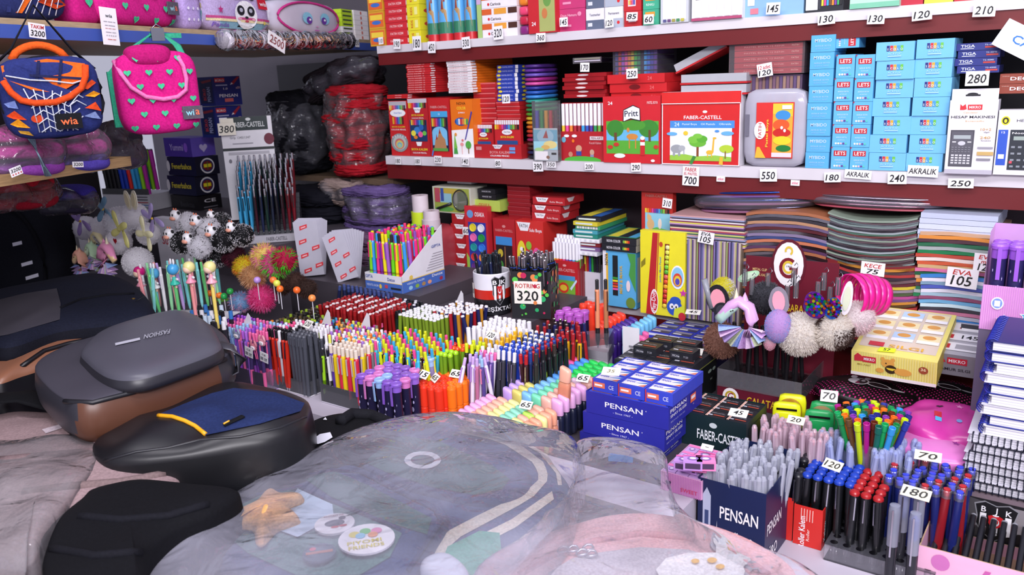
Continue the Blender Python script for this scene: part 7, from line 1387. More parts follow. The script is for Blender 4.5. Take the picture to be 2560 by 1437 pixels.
# purple box of fat pens at the right edge
O, w_, h = shelf_rect(2452,2640,708,1.13,1.60)
t = thing('pen_box', 'pink striped carton with star stickers holding purple fat pens, right edge', 'pen box', (O.x, O.y, 1.13), RZ)
hP = onp(2500,715, RZ, 1.60).z-1.13; stp = [('r', .03*k, 0,.03*k+.015,1, 'd088cc') for k in range(33)]
m = MB(); m.box(0, w_, 0,.0015,0, hP, 'e4a8dc|P'); m.face((0,0,0),(w_, 0,0),(0,0, hP), stp+[('e', .22,.62,.09,.14, 'f0e8f4'),('e', .22,.62,.07,.11, '7a9ad8'),('r', .18,.55,.26,.68, 'f0e8f4'),('s', .33,.24,.32, 'f0e8f4'),('s', .33,.24,.24, 'd8288a'),('s', .62,.4,.26, 'f0e8f4'),('s', .62,.4,.18, '4aa8c8')])
m.add([(0,0,0),(0,.1,0),(0,.1, hP*2.15),(0,.03, hP*2.1),(0,0, hP)],[(0,4,3,2,1)], 'e8b8e4|P'); m.box(0, w_, .1,.102,0, hP*2.15, 'c898d0|P'); m.box(0, w_, 0.0015,.1,0,.001, 'c898d0|P'); m.build('carton', t)
for k in range(6):
    q = Vector((O.x, O.y, 1.1315))+fx(RZ)*(.018+.027*(k % 3))+fy(RZ)*(.018+.03*(k//3))
    o = inst('fat_pen', list(fatcap(.15, '2a2458', '9a5ad0', 'c8b8f0|P')), q, (0,0, RZ+.1), 'purple-capped fat cartoon pen in the pink striped carton', 'pen', 'purple fat pens at the right edge'); o.scale = (1.25,1.25,1.0)
MB().box(0,.2,0,.11,0,1.1295-.9005, '6a6078|P').build('support_carton', None, (Vector((O.x, O.y, .9005))+fy(RZ)*.001), RZ, label='plain carton hidden behind the notebooks under the pink striped carton', cat='box')
# notebooks
P0 = onz(2402,1216,.905); NBW = .20; z = .9025
MB().box(-.02, NBW+.02,-.0,.15,0,.0995, '7a6a72|P').build('support_carton', None, (Vector((P0.x, P0.y, .8005))-fx(RZ)*.0), RZ, label='low carton carrying the pile of spiral notebooks', cat='box')
def notebook(k, z, x0, th, coil, cov, front, label):
    q = Vector((P0.x, P0.y, z))+fx(RZ)*x0; t = thing('notebook', label, 'notebook', q, RZ+random.uniform(-.02,.02), 'black-coiled notebooks' if front else 'blue-coiled notebooks')
    m = MB(); m.box(.004, NBW, .006,.155,.0015, th-.0015, 'e6e4ec|P')
    for i in range(3): m.box(.004, NBW-.0002,.0057,.006,.0015+(th-.003)*(i+.5)/3,.0015+(th-.003)*(i+.5)/3+.0006, 'b8b6c2|P')
    m.build('pages', t)
    MB().box(.0, NBW+.003,.004,.158, th-.0014, th, cov, {'T': cov}).build('front_cover', t); MB().box(.0, NBW+.003,.004,.158,0,.0014, cov).build('back_cover', t)
    m = MB(); nn = 22 if front else 15
    for i in range(nn):
        c_ = (.008+i*(NBW-.012)/(nn-1),.006, th/2) if front else (.003,.012+i*.14/(nn-1), th/2); r_ = th*.62
        path = [(c_[0]+(0 if front else -r_*math.sin(a)), c_[1]-(r_*math.sin(a) if front else 0), c_[2]+r_*math.cos(a)) for a in [math.pi*2*j/10 for j in range(10)]]
        m.tube(path, .0012, coil, 4, True)
    m.build('coil', t)
for k in range(6):
    notebook(k, z, .006*math.sin(k*1.9)+.002,.0155, '1a1e30', 'd8d6e0|P' if k % 2 else '3a3a48|P', True, 'black-coiled spiral notebook, %s of the six at the bottom of the pile' % ['lowest', 'second up', 'third up', 'fourth up', 'fifth up', 'topmost'][k]); z += .0168
for k in range(9):
    notebook(k, z, .022+.006*math.sin(k*2.3),.0165, '2430a0', ['e8e6ee|P', '2a3590|P', 'd8d6e0|P'][k % 3] if k < 8 else '262c6a|P', False, 'blue-coiled spiral notebook, %s of the nine at the top of the pile' % ['lowest', 'second up', 'third up', 'fourth up', 'fifth up', 'sixth up', 'seventh up', 'eighth up', 'topmost'][k]); z += .0178
    if k == 8:
        m = MB(); m.face((0,0,0),(.12,0,0),(0,.09,0),[('t', .4,.5,.6, '1', 'c8c8e0|P'),('t', .7,.5,.6, 'A', 'c8c8e0|P')],.0003)
# ---------------------------------------------------------------- gel pens
def mk_g(c, d): return lambda i, j: (gelpen(.148, c, d), '')
def noarg(name, cat, grp, lab, *a, **k): grid(name, cat, grp, lab, *a, **k)
noarg('gel_pen', 'pen', 'grey gel pens', 'clear-capped grey gel pen standing in the PENSAN carton', 1768,1168,.955,.8025,8,10,.0130,.0150, lambda i, j: (gelpen(.15, 'dcdeea', '6a7088'), ''), tilt=.06, jit=.002, hj=.010, low=True)
noarg('gel_pen', 'pen', 'red gel pens', 'clear-capped red gel pen in the bunch before the tape dispensers', 1890,1068,.965,.8025,9,5,.0136,.0160, lambda i, j: (gelpen(.16, 'ecd8e4', 'e8607a'), ''), tilt=.06, jit=.002, hj=.010, low=True)
noarg('gel_pen', 'pen', 'blue gel pens', 'clear-capped blue gel pen in the bunch under the felt pen pot', 2062,1100,.96,.8025,10,6,.0140,.0158, lambda i, j: (gelpen(.155, 'd0d8f4', '4a7ae8'), ''), tilt=.06, jit=.002, hj=.010, low=True)
O, w_, h = shelf_rect(1756,1918,1222,.8005,1.188)
P = onz(1768,1168,.955)-fx(RZ)*.011-fy(RZ)*.011
t = thing('pen_carton', 'navy PENSAN carton of grey gel pens with a ragged cut edge', 'box', (P.x, P.y, .8005), RZ); wq = .0130*7+.024; hq = onp(1835,1215, RZ, P.dot(fy(RZ))).z-.8005
open_carton(t, wq, .175, hq, '16244e|P', [('p', [(.08,.02),(.2,.02),(.2,.8),(.14,.9),(.08,.8)], 'b8c0d8'),('p', [(.11,.1),(.17,.1),(.17,.6),(.11,.6)], '3a4a78'),('p', [(.28,.2),(.31,.2),(.3,.5)], 'c8ccd8'), txt(.62,.62,.16, 'PENSAN', WH, .56),('t', .66,.32,.18, 'BÜRO', WH, .4)],[txt(.25,.5,.15, 'PENSAN', WH, .4),('t', .2,.16,.17, 'BÜRO', WH, .3)])
# ---------------------------------------------------------------- roller pens
def roller(cap, top): return capped(.12, '17181c', '17181c', top, .0074, 'b8b8c0|M', .42, True)
for px, py, nx, ny, c, n_, where, z_ in ((1944,1174,3,2, '1c1c20', 'black', 'in the left red carton', .918),(1985,1143,2,3, '1c1c20', 'black', 'behind the left red carton', .92)):
    grid('roller_pen', 'pen', 'black roller pens', 'black roller pen with a round black top, '+where, px, py, z_+.006, z_+.006-.12, nx, ny, .0172,.0175, lambda i, j: (roller('', '1e1e24'), ''), tilt=.02)
grid('roller_pen', 'pen', 'blue-topped roller pens', 'black roller pen with a round blue top', 2018,1184,.924,.804,5,5,.0172,.0175, lambda i, j: (roller('', '1c3fae'), ''), tilt=.025, skip=lambda i, j: i == 0 and j > 3)
grid('roller_pen', 'pen', 'red-topped roller pens', 'black roller pen with a round red top', 2138,1230,.924,.804,3,5,.0172,.021, lambda i, j: (roller('', 'a81c20'), ''), tilt=.02)
for k, (x0, x1, yt) in enumerate(((1926,2004,1228),(2001,2072,1258))):
    P = onz(1936+72*k, 1178+20*k, .918)-fx(RZ)*.0095-fy(RZ)*.0105
    t = thing('pen_carton', 'upright red carton reading Roller Kalem, %s of two' % ['left', 'right'][k], 'box', (P.x, P.y, .8005), RZ); hq = onp((x0+x1)/2, yt+14, RZ, P.dot(fy(RZ))).z-.8005
    open_carton(t, .0475,.048, hq, 'cf2820|P', [('t', .3,.35,.14, 'Roller Kalem', WH, .8, math.pi/2),('t', .52,.3,.07, 'Roller', 'f0c8c0|P', .3, math.pi/2)]+[('r', .25+.1*q, .65,.28+.1*q, .95, 'f0b8b0') for q in range(5)],[('t', .3,.4,.14, 'Kalem', WH, .5, math.pi/2),('t', .6,.3,.07, 'Roller', 'f0c8c0|P', .3, math.pi/2)])
# clear tray with holes
P = onz(2060,1372,.82); P.z = .8005
t = thing('pen_tray', 'clear drilled acrylic tray at the front edge with empty round holes', 'tray', P-fx(RZ)*.0, RZ)
m = MB(); Wt, Dt = .165,.15; m.box(0, Wt, 0, Dt, .0,.002, 'b8b8c8|G'); m.box(0, Wt, 0,.0015,.002,.028, 'd8d8e8|G'); m.box(Wt-.0015, Wt, .0015, Dt, .002,.028, 'd8d8e8|G'); m.build('tray_walls', t)
m = MB(); m.box(0, Wt, .0016, Dt, .0285,.0295, 'c8c8d8|G')
for i in range(8):
    for j in range(7):
        cx_, cy_ = .012+i*.0202,.013+j*.0205; m.add([(cx_+.0062*math.cos(a*.5236), cy_+.0062*math.sin(a*.5236),.0298) for a in range(12)],[tuple(range(12))], '0e0d12'); m.lathe([(.0062,.003),(.0062,.0284)], '9a9aa8|G', 10, o=(cx_, cy_, 0), cap=False)
m.build('drilled_plate', t)
@memo
def clearpen(c, body):
    return (('barrel', MB().lathe([(.005,0),(.0075,.003),(.0076,.06)], body, 12).mesh('barrel')),('grip', MB().lathe([(.007,.06),(.006,.075)], 'b8987a', 12).mesh('grip')),('cap', MB().lathe([(.0082,.06),(.0086,.118),(.0075,.128),(.0004,.1295)], 'b8bcd0|J', 14).mesh('cap')),('clip', MB().box(-.0012,.0012,-.0125,-.0105,.045,.124, 'c8c8d0|M').mesh('clip')),('inner_cap', MB().lathe([(.006,.085),(.0065,.118),(.0004,.124)], c, 10).mesh('inner_cap')))
for k, (px, py, c, lb) in enumerate(((2238,1262, '2a2a30', 'smoky clear roller pen with a black inner cap and steel clip'),(2290,1282, '1f48c8', 'smoky clear roller pen with a bright blue inner cap, right of the black one'),(2262,1228, '1f48c8', 'clear roller pen with blue cap standing behind the two smoky ones'),(2300,1240, '3a3a44', 'clear dark roller pen behind the bright blue one'))):
    P = onz(px, py, .945); inst('roller_pen', list(clearpen(c, '3a3a42|F')),(P.x, P.y, .816+.001),(0,0, RZ), lb, 'pen')
# blue and red pens with clear rims
@memo
def rim(c): return (('barrel', MB().lathe([(.006,0),(.0066,.003),(.0066,.128)], {'23308c': '1c2668', 'a8202c': '8a1a24'}[c],12).mesh('barrel')),('end_cap', MB().lathe([(.0074,.124),(.0076,.136),(.006,.1375),(.0058,.137)], 'd8dae8|G', 14, cap=False).mesh('end_cap')),('plug', MB().lathe([(.0055,.128),(.0052,.139),(.0003,.1395)], {'23308c': '3a48d8', 'a8202c': 'b8242c'}[c],12).mesh('plug')))
grid('ball_pen', 'pen', 'blue and red pens with clear rims', '%s pen with a clear rim at the back right', 2225,1190,.94,.802,7,5,.0175,.023, lambda i, j: (rim('a8202c' if (i*3+j*2) % 5 == 4 or (i > 4 and j < 4 and (i+j) % 2) else '23308c'), 'red' if (i*3+j*2) % 5 == 4 or (i > 4 and j < 4 and (i+j) % 2) else 'blue'), tilt=.06, jit=.003)
# price cards on the pens
flat_card(2082,1162,52,34,.985, num('120', BK, .5,.6,.8), 'yellowish card 120 lying on the blue-topped roller pens', -.25,-.9, 'efe9cc|P')
flat_card(2320,1140,66,34,.965, num('70', BK, .5,.6,.7), 'yellowish card 70 lying on the rimmed pens', .1,-.9, 'efe9cc|P')
flat_card(2290,1232,74,38,.96, num('180', BK, .5,.65,.8), 'yellowish card 180 lying over the smoky clear pens', -.1,-.9, 'efe9cc|P')
flat_card(1990,1050,46,28,1.0, num('20', BK, .5,.55,.6), 'yellowish card 20 lying on the red gel pens', -.0,-.9, 'efe9cc|P')
flat_card(1768,1118,34,20,.97,[('-', BK, .5,.1,.3)], 'blank corner of a white card at the left of the grey gel pens', -.0,-.9)
for px, py, s, z_, lb, rr in ((1140,934, '65', 1.0, 'round red tub', .1),(1088,944, '65', 1.0, 'orange markers', -.5),(1315,1012, '65', .995, 'pastel highlighters', .1),(1458,945, '65', 1.0, 'black-bodied highlighters', .1),(1228,838, '120', 1.075, 'yellow-topped pens', -.3),(770,810, '120', 1.065, 'white-topped pens', -.2),(1060,936, '15', 1.01, 'fat cartoon pens', -.2)):
    flat_card(px, py, 36 if len(s) == 2 else 34,28, z_, num(s, BK, .5,.6,.8), 'white card %s lying on the %s' % (s, lb), rr, -.85)
# pink carton of pencils at the right front corner
P = onz(2298,1362,.868); t = thing('pencil_carton', 'pink and white patterned open carton of dark pencils at the front right corner', 'box', (P.x, P.y, .8005), RZ)
hq = .0675; m = MB(); Wk, Dk = .26,.15
for a, b, c_, d in ((0, Wk, 0,.002),(0,.002,.002, Dk),(Wk-.002, Wk, .002, Dk),(.002, Wk-.002, Dk-.002, Dk)): m.box(a, b, c_, d, 0, hq if c_ != Dk-.002 else hq*.35, 'e8b0cc|P', {'T': 'c8a888|P'})
m.box(.002, Wk-.002,.002, Dk-.002,0,.0015, 'c8a888|P'); m.face((0,0,0),(Wk, 0,0),(0,0, hq),[('e', .12,.7,.05,.2, 'c870b0'),('p', [(.3,.3),(.35,.8),(.38,.8),(.33,.3)], 'c05aa0'),('e', .5,.3,.07,.25, 'd080c0'),('r', .6,.2,.75,.3, 'c05aa0'),('h', .85,.6,.5, 'c05aa0')]); m.build('carton', t)
for k in range(17):
    c, nm = ('1e1e24', 'black') if k < 12 else ('b81c22', 'red')
    for j in range(2 if k < 12 else 1):
        m = ('pencil', stick(.135, c, '8a8a92' if k < 12 else 'd84a4a', .0045,.004)[0][1])
        q = Vector((P.x, P.y, .8075+.0095*j))+fx(RZ)*(.014+.0145*k)+fy(RZ)*(.012)
        inst('pencil', [m], q, (MR(RZ, 3, 'Z') @ MR(-R_(70-4*j),3, 'X')).to_euler(), '%s pencil leaning in the pink patterned carton' % nm, 'pencil', 'pencils in the pink patterned carton')
# black club bag behind it
P = onz(2298,1362,.868)+fy(RZ)*.155+fx(RZ)*.012; t = thing('display_card', 'black and grey club panel with a shield crest behind the pink patterned carton', 'card', (P.x, P.y, .8005), RZ)
m = MB(); hC = onp(2450,1245, RZ, P.dot(fy(RZ))).z-.8005; m.box(.0,.30,0,.002,0, hC, '1e1c20|P'); m.face((0,0,0),(.30,0,0),(0,0, hC),[('p', [(0,0),(.2,.3),(.3,.9),(.1,1),(0,1)], '4a484c'),('p', [(.25,.4),(.4,.5),(.5,.95),(.3,.95)], '8a8488'),('p', [(.5,.1),(.9,.3),(.95,.9),(.7,.6)], '4a484c')]+crest(.25,.6,.10,.36)); m.build('panel', t)
# ================================================================ LEFT DISPLAY: boxes, stepped pen stands, plush charms
FX, FYv = fx(RZ), fy(RZ)
def corner_box(name, label, xc, yt, yb, plane, wF, wR, c, F, R, T=(), cat='box', group=None):
    """box whose near lower-right front corner is seen at pixel column xc"""
    b = onp(xc, yb, RZ, plane); tz = onp(xc, yt, RZ, plane).z; O = b-FX*wF; O.z = b.z
    return carton_mesh(wF, wR, (tz-b.z)*.985, c, F, R, T).build(name, None, O, RZ, label=label, cat=cat, group=group)
Wt2 = 1.60
ez = [('r', 0,0,1,1, '11152c'),('e', .5,.5,.3,.42, 'e4e2e6'),('e', .5,.5,.25,.34, '1c2a5a'),('e', .5,.5,.2,.26, '7a1c24'),('r', .34,.42,.66,.6, 'e8d82a'),('r', .485,.3,.515,.72, '2a7a3a')]
fz = [txt(.5,.5,.3, 'Fenerbahce', 'd8c83a|P', .7),('e', .02,.5,.06,.3, 'd8d6da')]
corner_box('pen_carton', 'black carton with CE marks at the bottom of the carton tower', 500,492,535, Wt2,.16,.09, '121116|P', [txt(.6,.5,.3, 'Besiktas', '3a3a40|P', .5)],[txt(.5,.7,.2, 'CE', 'd8d6dc|P', .5),('r', .2,.3,.8,.36, '6a6870'),('r', .2,.15,.8,.2, '6a6870')])
corner_box('pen_carton', 'navy Fenerbahce carton with a round crest, lower of two', 492,442,490, Wt2,.16,.09, '14183a|P', fz, ez)
corner_box('pen_carton', 'navy Fenerbahce carton with a round crest, upper of two', 492,394,441, Wt2,.16,.09, '14183a|P', fz, ez)
corner_box('pen_carton', 'purple carton with a small winged heart sticker on top of the navy crest cartons', 481,345,393, Wt2,.155,.09, '4a3498|P', [txt(.45,.5,.35, 'Yummi', 'b8a8e0|P', .5),('e', .8,.5,.07,.25, '8a5ad0')],[('r', 0,0,1,1, '6a56c0'),('h', .5,.45,.5, 'cfc4f0')])
pe = [('r', .05,.8,.42,.95, 'c83038'), txt(.24,.875,.09, 'BÜRO', WH, .32),('r', .07,.68,.5,.72, 'b8c0e0'), txt(.42,.58,.07, '1.0', WH, .16), txt(.88,.6,.08, 'x50', 'e8c0c0|P', .16),('p', [(.62,.75),(.9,.98),(.98,.96),(.72,.7)], 'a82a38'),('p', [(.6,.7),(.66,.78),(.72,.74)], WH), txt(.5,.34,.11, 'PENSAN', WH, .68),('r', .34,.12,.66,.24, 'd86a68')]
pf = [('r', .1,.1,.9,.9, '1c2454'),('p', [(.2,.85),(.9,.92),(.9,.84),(.3,.78)], '8a2a3a'),('t', .35,.4,.2, 'BÜRO', 'c84048|P', .4, math.pi/2),('t', .65,.4,.2, 'PENSAN', 'a8b0d8|P', .5, math.pi/2)]
corner_box('pen_carton', 'blue PENSAN carton marked x50, lower of the two upright ones', 545,266,344, Wt2,.08,.10, '1c2a78|P', pf, pe)
corner_box('pen_carton', 'blue PENSAN carton marked x50, upper of the two upright ones', 540,190,265, Wt2,.08,.10, '1c2a78|P', pf, pe)
# stand with felt pens (MIKRO)
P = onz(262,524,1.2015); t = thing('pen_stand', 'grey MIKRO carton stand of black, blue, red, cyan, lime and magenta pens', 'stand', P, RZ+R_(14))
W_ = .215; H_ = .055
m = MB().box(0, W_, 0,.12,0, H_, 'b8b6be|P'); m.face((0,0,0),(W_, 0,0),(0,0, H_),[('r', .5,.45,.68,.8, 'd03038'), txt(.59,.62,.2, 'MIKRO', WH, .15)]+[('r', .74,.15+.17*k, .96,.2+.17*k, c) for k, c in enumerate(['3a6a3a|P', '4a7ab8|P', 'a83038|P', '2a2a34|P', '2a2a34|P'])])
m.add([(0,0, H_),(0,.12, H_),(0,.12,.185),(.0015,0, H_),(.0015,.12, H_),(.0015,.12,.185)],[(0,2,1),(3,4,5),(0,3,5,2),(1,2,5,4)], 'c4c2ca|P'); m.build('carton', t)
MB().box(.002, W_, -.001,0, H_, H_+.02, 'e0e0ea|G').build('clear_lip', t)
for k in range(22):
    i, j = k % 11, k//11; c = ['1a1a1e', '1a1a1e', '1c1a20', '202026', '1c3aa8', '1c3aa8', 'd82a24', '38a0d8', '2a90c8', '8ad020', 'b02098'][i]
    q = P+fx(RZ+R_(14))*(.012+.0185*i)+fy(RZ+R_(14))*(.02+.04*j); q.z = P.z+H_-.01+.02*j
    inst('felt_pen', list(capped(.14, c, c if j else '1a1a1e' if i < 4 else c, '1a1a1e', .0075)), q, (.05,0, RZ), '%s pen in the grey MIKRO stand' % cname(c), 'pen', 'pens in the grey MIKRO stand')
# stepped Faber-Castell stand
FZ = R_(10); P = onz(598,612,1.1515); t = thing('pen_stand', 'grey stepped Faber-Castell stand with a tall white back card and blue pens', 'stand', P, FZ)
W_ = .175; gx, gy = fx(FZ), fy(FZ)
m = MB().box(0, W_, 0,.012,0,.022, 'a8a6ae|P'); m.face((0,0,0),(W_, 0,0),(0,0,.022),[txt(.62,.5,.5, 'FABER-CASTELL', '4a4850|P', .34)])
for k in range(9): m.box(0, W_, .012+.016*k, .028+.016*k, 0,.02+.013*k, '3a3c42|P')
m.box(-.002,0,0,.16,0,.06, '8a8890|P'); m.build('steps', t)
m = MB(); hB = .36; m.box(-.035,.115,.157,.159,.05, hB, 'e6e4ea|P'); m.face((-.035,.157,.05),(.15,0,0),(0,0, hB-.05),[('r', .15,.87,.92,1, '14282a'), txt(.55,.925,.05, 'FABER-CASTELL', 'd8dcdc|P', .62),('e', .55,.975,.05,.015, 'd8dcdc'), txt(.36,.8,.03, 'Grip 1345/1347', '8a8890|P', .4),('r', .2,.74,.6,.75, '9a98a2'),('e', .92,.78,.1,.055, '6a1430'),('r', 0,.68,1,.705, '222a2c'),('r', .1,.64,.9,.665, 'b8b6be'),('e', .12,.58,.03,.02, '7a7880'),('p', [(.6,.4),(.95,.55),(.95,.6),(.62,.46)], '8a8890'),('r', .3,.5,.6,.505, 'b0aeb6'),('r', .02,.93,.27,.99, 'efe9d8')],.0004); m.build('back_card', t)
card(567,323,42,30, onp(567,323, RZ, (P+gy*.14).dot(FYv)-.01), num('380', BK, .5,.6,.85), 'cream price card 380 on the Faber-Castell back card', rz=FZ, c='efe9d8|P')
for j in range(8):
    for i in range(11):
        c = '3a9ac8' if i < 3 else ['16302a', '1a2236', '1c1c22', '3a1420', '1c2444'][(i+j) % 5] if i < 9 else '6a1420'
        q = P+gx*(.010+i*.0153)+gy*(.019+.016*j); q.z = P.z+.0215+.013*j
        inst('mechanical_pencil', list(click(.135, c, 'd0d0d6|M', None, '1a1a20', .0042)), q, (random.gauss(0,.01), random.gauss(0,.015), FZ), '%s mechanical pencil on the stepped Faber-Castell stand' % cname(c), 'pen', 'mechanical pencils on the stepped stand')
# white sleeves (sword fans)
for k, (px, py, w_, h_, rl, lb) in enumerate(((782,692,.085,.17,.04, 'left'),(872,702,.075,.145,-.04, 'right'))):
    P = onz(px, py, 1.0595); t = thing('sleeve_bundle', 'bundle of white plastic pockets with red labels, %s of two' % lb, 'bundle', P, FZ-.1)
    P.z = 1.0595
    for q in range(9):
        m = MB(); a = (q-4)*(.02 if k == 0 else .05); m.M = MT((0,.003*q, 0)) @ MR(a+rl, 4, 'Y'); m.box(-w_/2*.8, w_/2*.8,0,.0012,.004, h_*(1-.01*abs(q-4)), 'dcdae6|F')
        if q == 0:
            m.face((-w_/2*.8,0,0),(w_*.8,0,0),(0,0, h_),[z for v, u in ((.86,.4),(.62,.3),(.38,.3),(.12,.35),(.5,.8),(.2,.85)) for z in (('p', [(u-.16, v-.05),(u+.16, v-.01),(u+.17, v+.05),(u-.15, v+.02)], 'd0303c'),('p', [(u-.1, v-.02),(u+.1, v+.0),(u+.1, v+.02),(u-.1, v)], 'e8b8bc'))])
        m.build('sleeve', t)
# plush charms on the left
Wl = 1.18
def cow(px, py, s, plane, k, flip=1):
    t, R = fuzz('cow_charm', 'fluffy black and white cow charm, ' + k, px, py, s, plane, lambda d: '1c1c20|C' if noise.noise(d*2.6+Vector((px*.1,0,0))) > .2 else 'eceaf0|C', 'cow charm', 700,.3, seed=px, group=None)
    m = MB(); c0 = Vector((-R*.45*flip, -R*.7, R*.8)); m.rbox(c0,(R*.42, R*.4, R*.45), 'f0eef2', 2.3,6); m.rbox(c0+Vector((0,-R*.3,-R*.22)),(R*.3, R*.2, R*.18), 'f0a890', 2.2,5)
    for s_ in (-1,1):
        m.rbox(c0+Vector((s_*R*.45,0, R*.22)),(R*.2, R*.1, R*.14), '1c1c20', 2.2,4); m.rbox(c0+Vector((s_*R*.17,-R*.38, R*.08)),(R*.08, R*.05, R*.11), '1c1c20', 2,4); m.rbox(c0+Vector((s_*R*.16,0, R*.48)),(R*.06, R*.06, R*.12), 'c86a4a', 2,4)
    m.build('head', t)
for a in ((470,560,36, Wl+.10, 'back left of the group'),(520,572,36, Wl+.08, 'back middle of the group'),(553,556,30, Wl+.14, 'small one at the very back'),(455,606,36, Wl+.02, 'front left of the group'),(500,617,36, Wl, 'lowest in front'),(560,600,38, Wl+.04, 'right of the lowest one'),(606,588,34, Wl+.06, 'rightmost of the group'),(545,640,34, Wl+.06, 'shaded one hanging below the others')): cow(*a)
wf = lambda d: 'f2f0f4|C'
for px, py, r_, pl_, lb in ((300,556,48, Wl-.02, 'big white one under the yellow bow'),(336,540,40, Wl+.0, 'with pearly front beside the yellow ears'),(260,575,44, Wl+.02, 'under the blue bow'),(215,570,36, Wl+.03, 'under the lilac bow'),(297,605,38, Wl-.05, 'with a small red heart'),(370,585,34, Wl-.02, 'behind the cream bow')):
    fuzz('bunny_charm', 'white fluffy bunny charm, '+lb, px, py, r_, pl_, wf, 'bunny charm', 700,.22, seed=px)
fuzz('fluffy_charm', 'round white pompom above the doll pens', 345,655,44, Wl-.06, wf, 'fluffy charm', 1100,.25, seed=3)
def bow(px, py, s, plane, c, lb, rot=0, loops=4):
    P = onp(px, py, RZ, plane); s = s/ppm(P); t = thing('tulle_bow', lb, 'bow', P, RZ)
    for k in range(loops):
        a = rot+k*2*math.pi/loops+.3; m = MB(); m.M = MR(a, 4, 'Y') @ MT((s*.55,-.004*k, 0)); m.rbox((0,0,0),(s*.55,.003, s*.2), c+'|F', 2.2,7,.003,40); m.build('loop', t)
    MB().rbox((0,-.006,0),(s*.08, s*.08, s*.08), 'e0b83a', 2,4).build('bead', t)
bow(262,522,44, Wl-.05, '9ac4dc', 'pale blue tulle bow on the fluffy bunnies', .5); bow(205,552,40, Wl-.02, 'b8a0d8', 'lilac tulle bow at the left of the bunnies', .2)
bow(305,572,46, Wl-.09, 'eeeaa0', 'pale yellow tulle bow in the middle of the bunnies', .9); bow(368,583,42, Wl-.08, 'f0ecc8', 'cream tulle bow at the right of the bunnies', 1.2); bow(385,545,40, Wl-.02, 'c8b8e8', 'light lilac tulle bow behind the cream one', .1)
ear(320,500,50, Wl-.03, 'cream bunny ear standing up, left one', 'f0ead4', 'e8dcb8', -.3,.3); ear(336,500,50, Wl-.03, 'cream bunny ear standing up, right one', 'f0ead4', 'e8dcb8', .15,.3)
P = onp(288,602, RZ, Wl-.092); m = MB(); m.face((-.01,0,-.01),(.02,0,0),(0,0,.02),[('h', .5,.5,.9, 'a81828|C')]); m.box(-.004,.004,.0004,.002,-.003,.003, 'a81828|C'); m.build('heart_patch', None, P, RZ, label='small dark red heart on the lowest white bunny', cat='heart')
unicorn(272,640,82, Wl-.09, 'pink and gold unicorn head charm facing right with a rainbow ruff', 'ee9ac0', 'f2cc98', flip=-1, group=None)
unicorn(228,632,62, Wl-.04, 'mint green unicorn head charm behind the pink one', 'b8d8b0', 'c8e0c0', flip=1); unicorn(198,650,62, Wl-.06, 'peach unicorn head charm at the left end', 'e8a890', 'f0cc9a', flip=1)
unicorn(246,600,56, Wl-.01, 'cream yellow unicorn head charm at the top of the unicorns', 'f0e4b0', 'f0dcc0', flip=-1)
# doll pens
for k, (px, py, hair, dress, lb) in enumerate(((385,695, '58b0e0', 'f2f0f4', 'blue-haired doll with closed eyes and white dress'),(434,685, '4aa8e0', '3ac0a8', 'blue-haired doll seen from behind in a green dress'),(474,680, 'e8e098', 'f098b0', 'blonde doll in a pink dress, left one'),(526,680, 'e8e098', 'f4a8b8', 'blonde doll in a pink dress, right one'),(350,690, 'c81c78', 'f0a0b8', 'magenta-haired doll behind the white pompom'))):
    P = onp(px, py, RZ, Wl-.10); t = thing('doll_pen', lb+' on a pen', 'doll pen', P, RZ)
    MB().rbox((0,0,.012),(.0135,.0135,.014), hair, 2.2,8).build('hair', t)
    m = MB(); m.rbox((0,-.0035 if k != 1 else .0035,.008),(.0115,.0115,.0105), 'f4d0b8', 2.2,8)
    if k == 0: m.box(-.007,-.003,-.0155,-.0145,.007,.0078, '3a2a2a'); m.box(.003,.007,-.0155,-.0145,.007,.0078, '3a2a2a'); m.box(-.001,.001,-.0152,-.0145,.002,.003, 'c85a6a')
    m.lathe([(.003,-.008),(.003,0)], 'f4d0b8', 8)
    m.build('head', t); m = MB(); m.lathe([(.004,-.006),(.0055,-.014),(.0125,-.024),(.0115,-.026)], dress, 14)
    m.rbox((-.011,0,-.012),(.006,.0025,.0035), 'f0eef4', 2,4); m.rbox((.011,0,-.012),(.006,.0025,.0035), 'f0eef4', 2,4); m.lathe([(.0028,-.034),(.003,-.024)], 'f4d0b8', 6, o=(-.004,0,0)); m.lathe([(.0028,-.034),(.003,-.024)], 'f4d0b8', 6, o=(.004,0,0)); m.build('dress', t)
    if k < 2:
        for s_ in (-1,1): m = MB(); m.rbox((s_*.006,0,.031),(.0028,.0025,.0075), 'f0f0f4', 2.2,4); m.build('bunny_ear', t)
    zz = P.z-1.0525; MB().lathe([(.0042,-zz),(.0045,-zz+.08 if zz > .09 else -.02),(.0042,-.026)],['7ad0d0', '6ac878', 'f09a9a', 'f0d870', 'f09aa8'][k],8).build('pen', t)
for k in range(26):
    i, j = k % 13, k//13; c = ['f09aa0', '8ad8d8', '6ac878', 'e8e4ea', '9ae0a8', 'f0a8a8', 'c8a8e8', '7ad0d0'][(i+3*j) % 8]
    q = onz(372+15*i, 792-2.2*i-16*j, 1.054); q.z = 1.0525
    inst('click_pen', list(click(.125, c, c, None, c, .0042)), q, (random.gauss(0,.05), random.gauss(0,.05),0), 'slim %s pastel click pen standing among the doll pens' % cname(c), 'pen', 'slim pastel pens among the dolls')
P = onz(372,800,1.0505); MB().box(0,.20,0,.09,0,.0015, 'e4e2e8|P').build('white_board', None, P, RZ+R_(22), label='white board under the doll pens', cat='board')
carton('white_carton', 'white carton with a red word behind the fluffy cows', 395,460,548,1.0515,.03, 'e2e0e8|P', plane=1.40, F=[txt(.5,.55,.2, 'Süper', 'c83a4a|P', .6)])
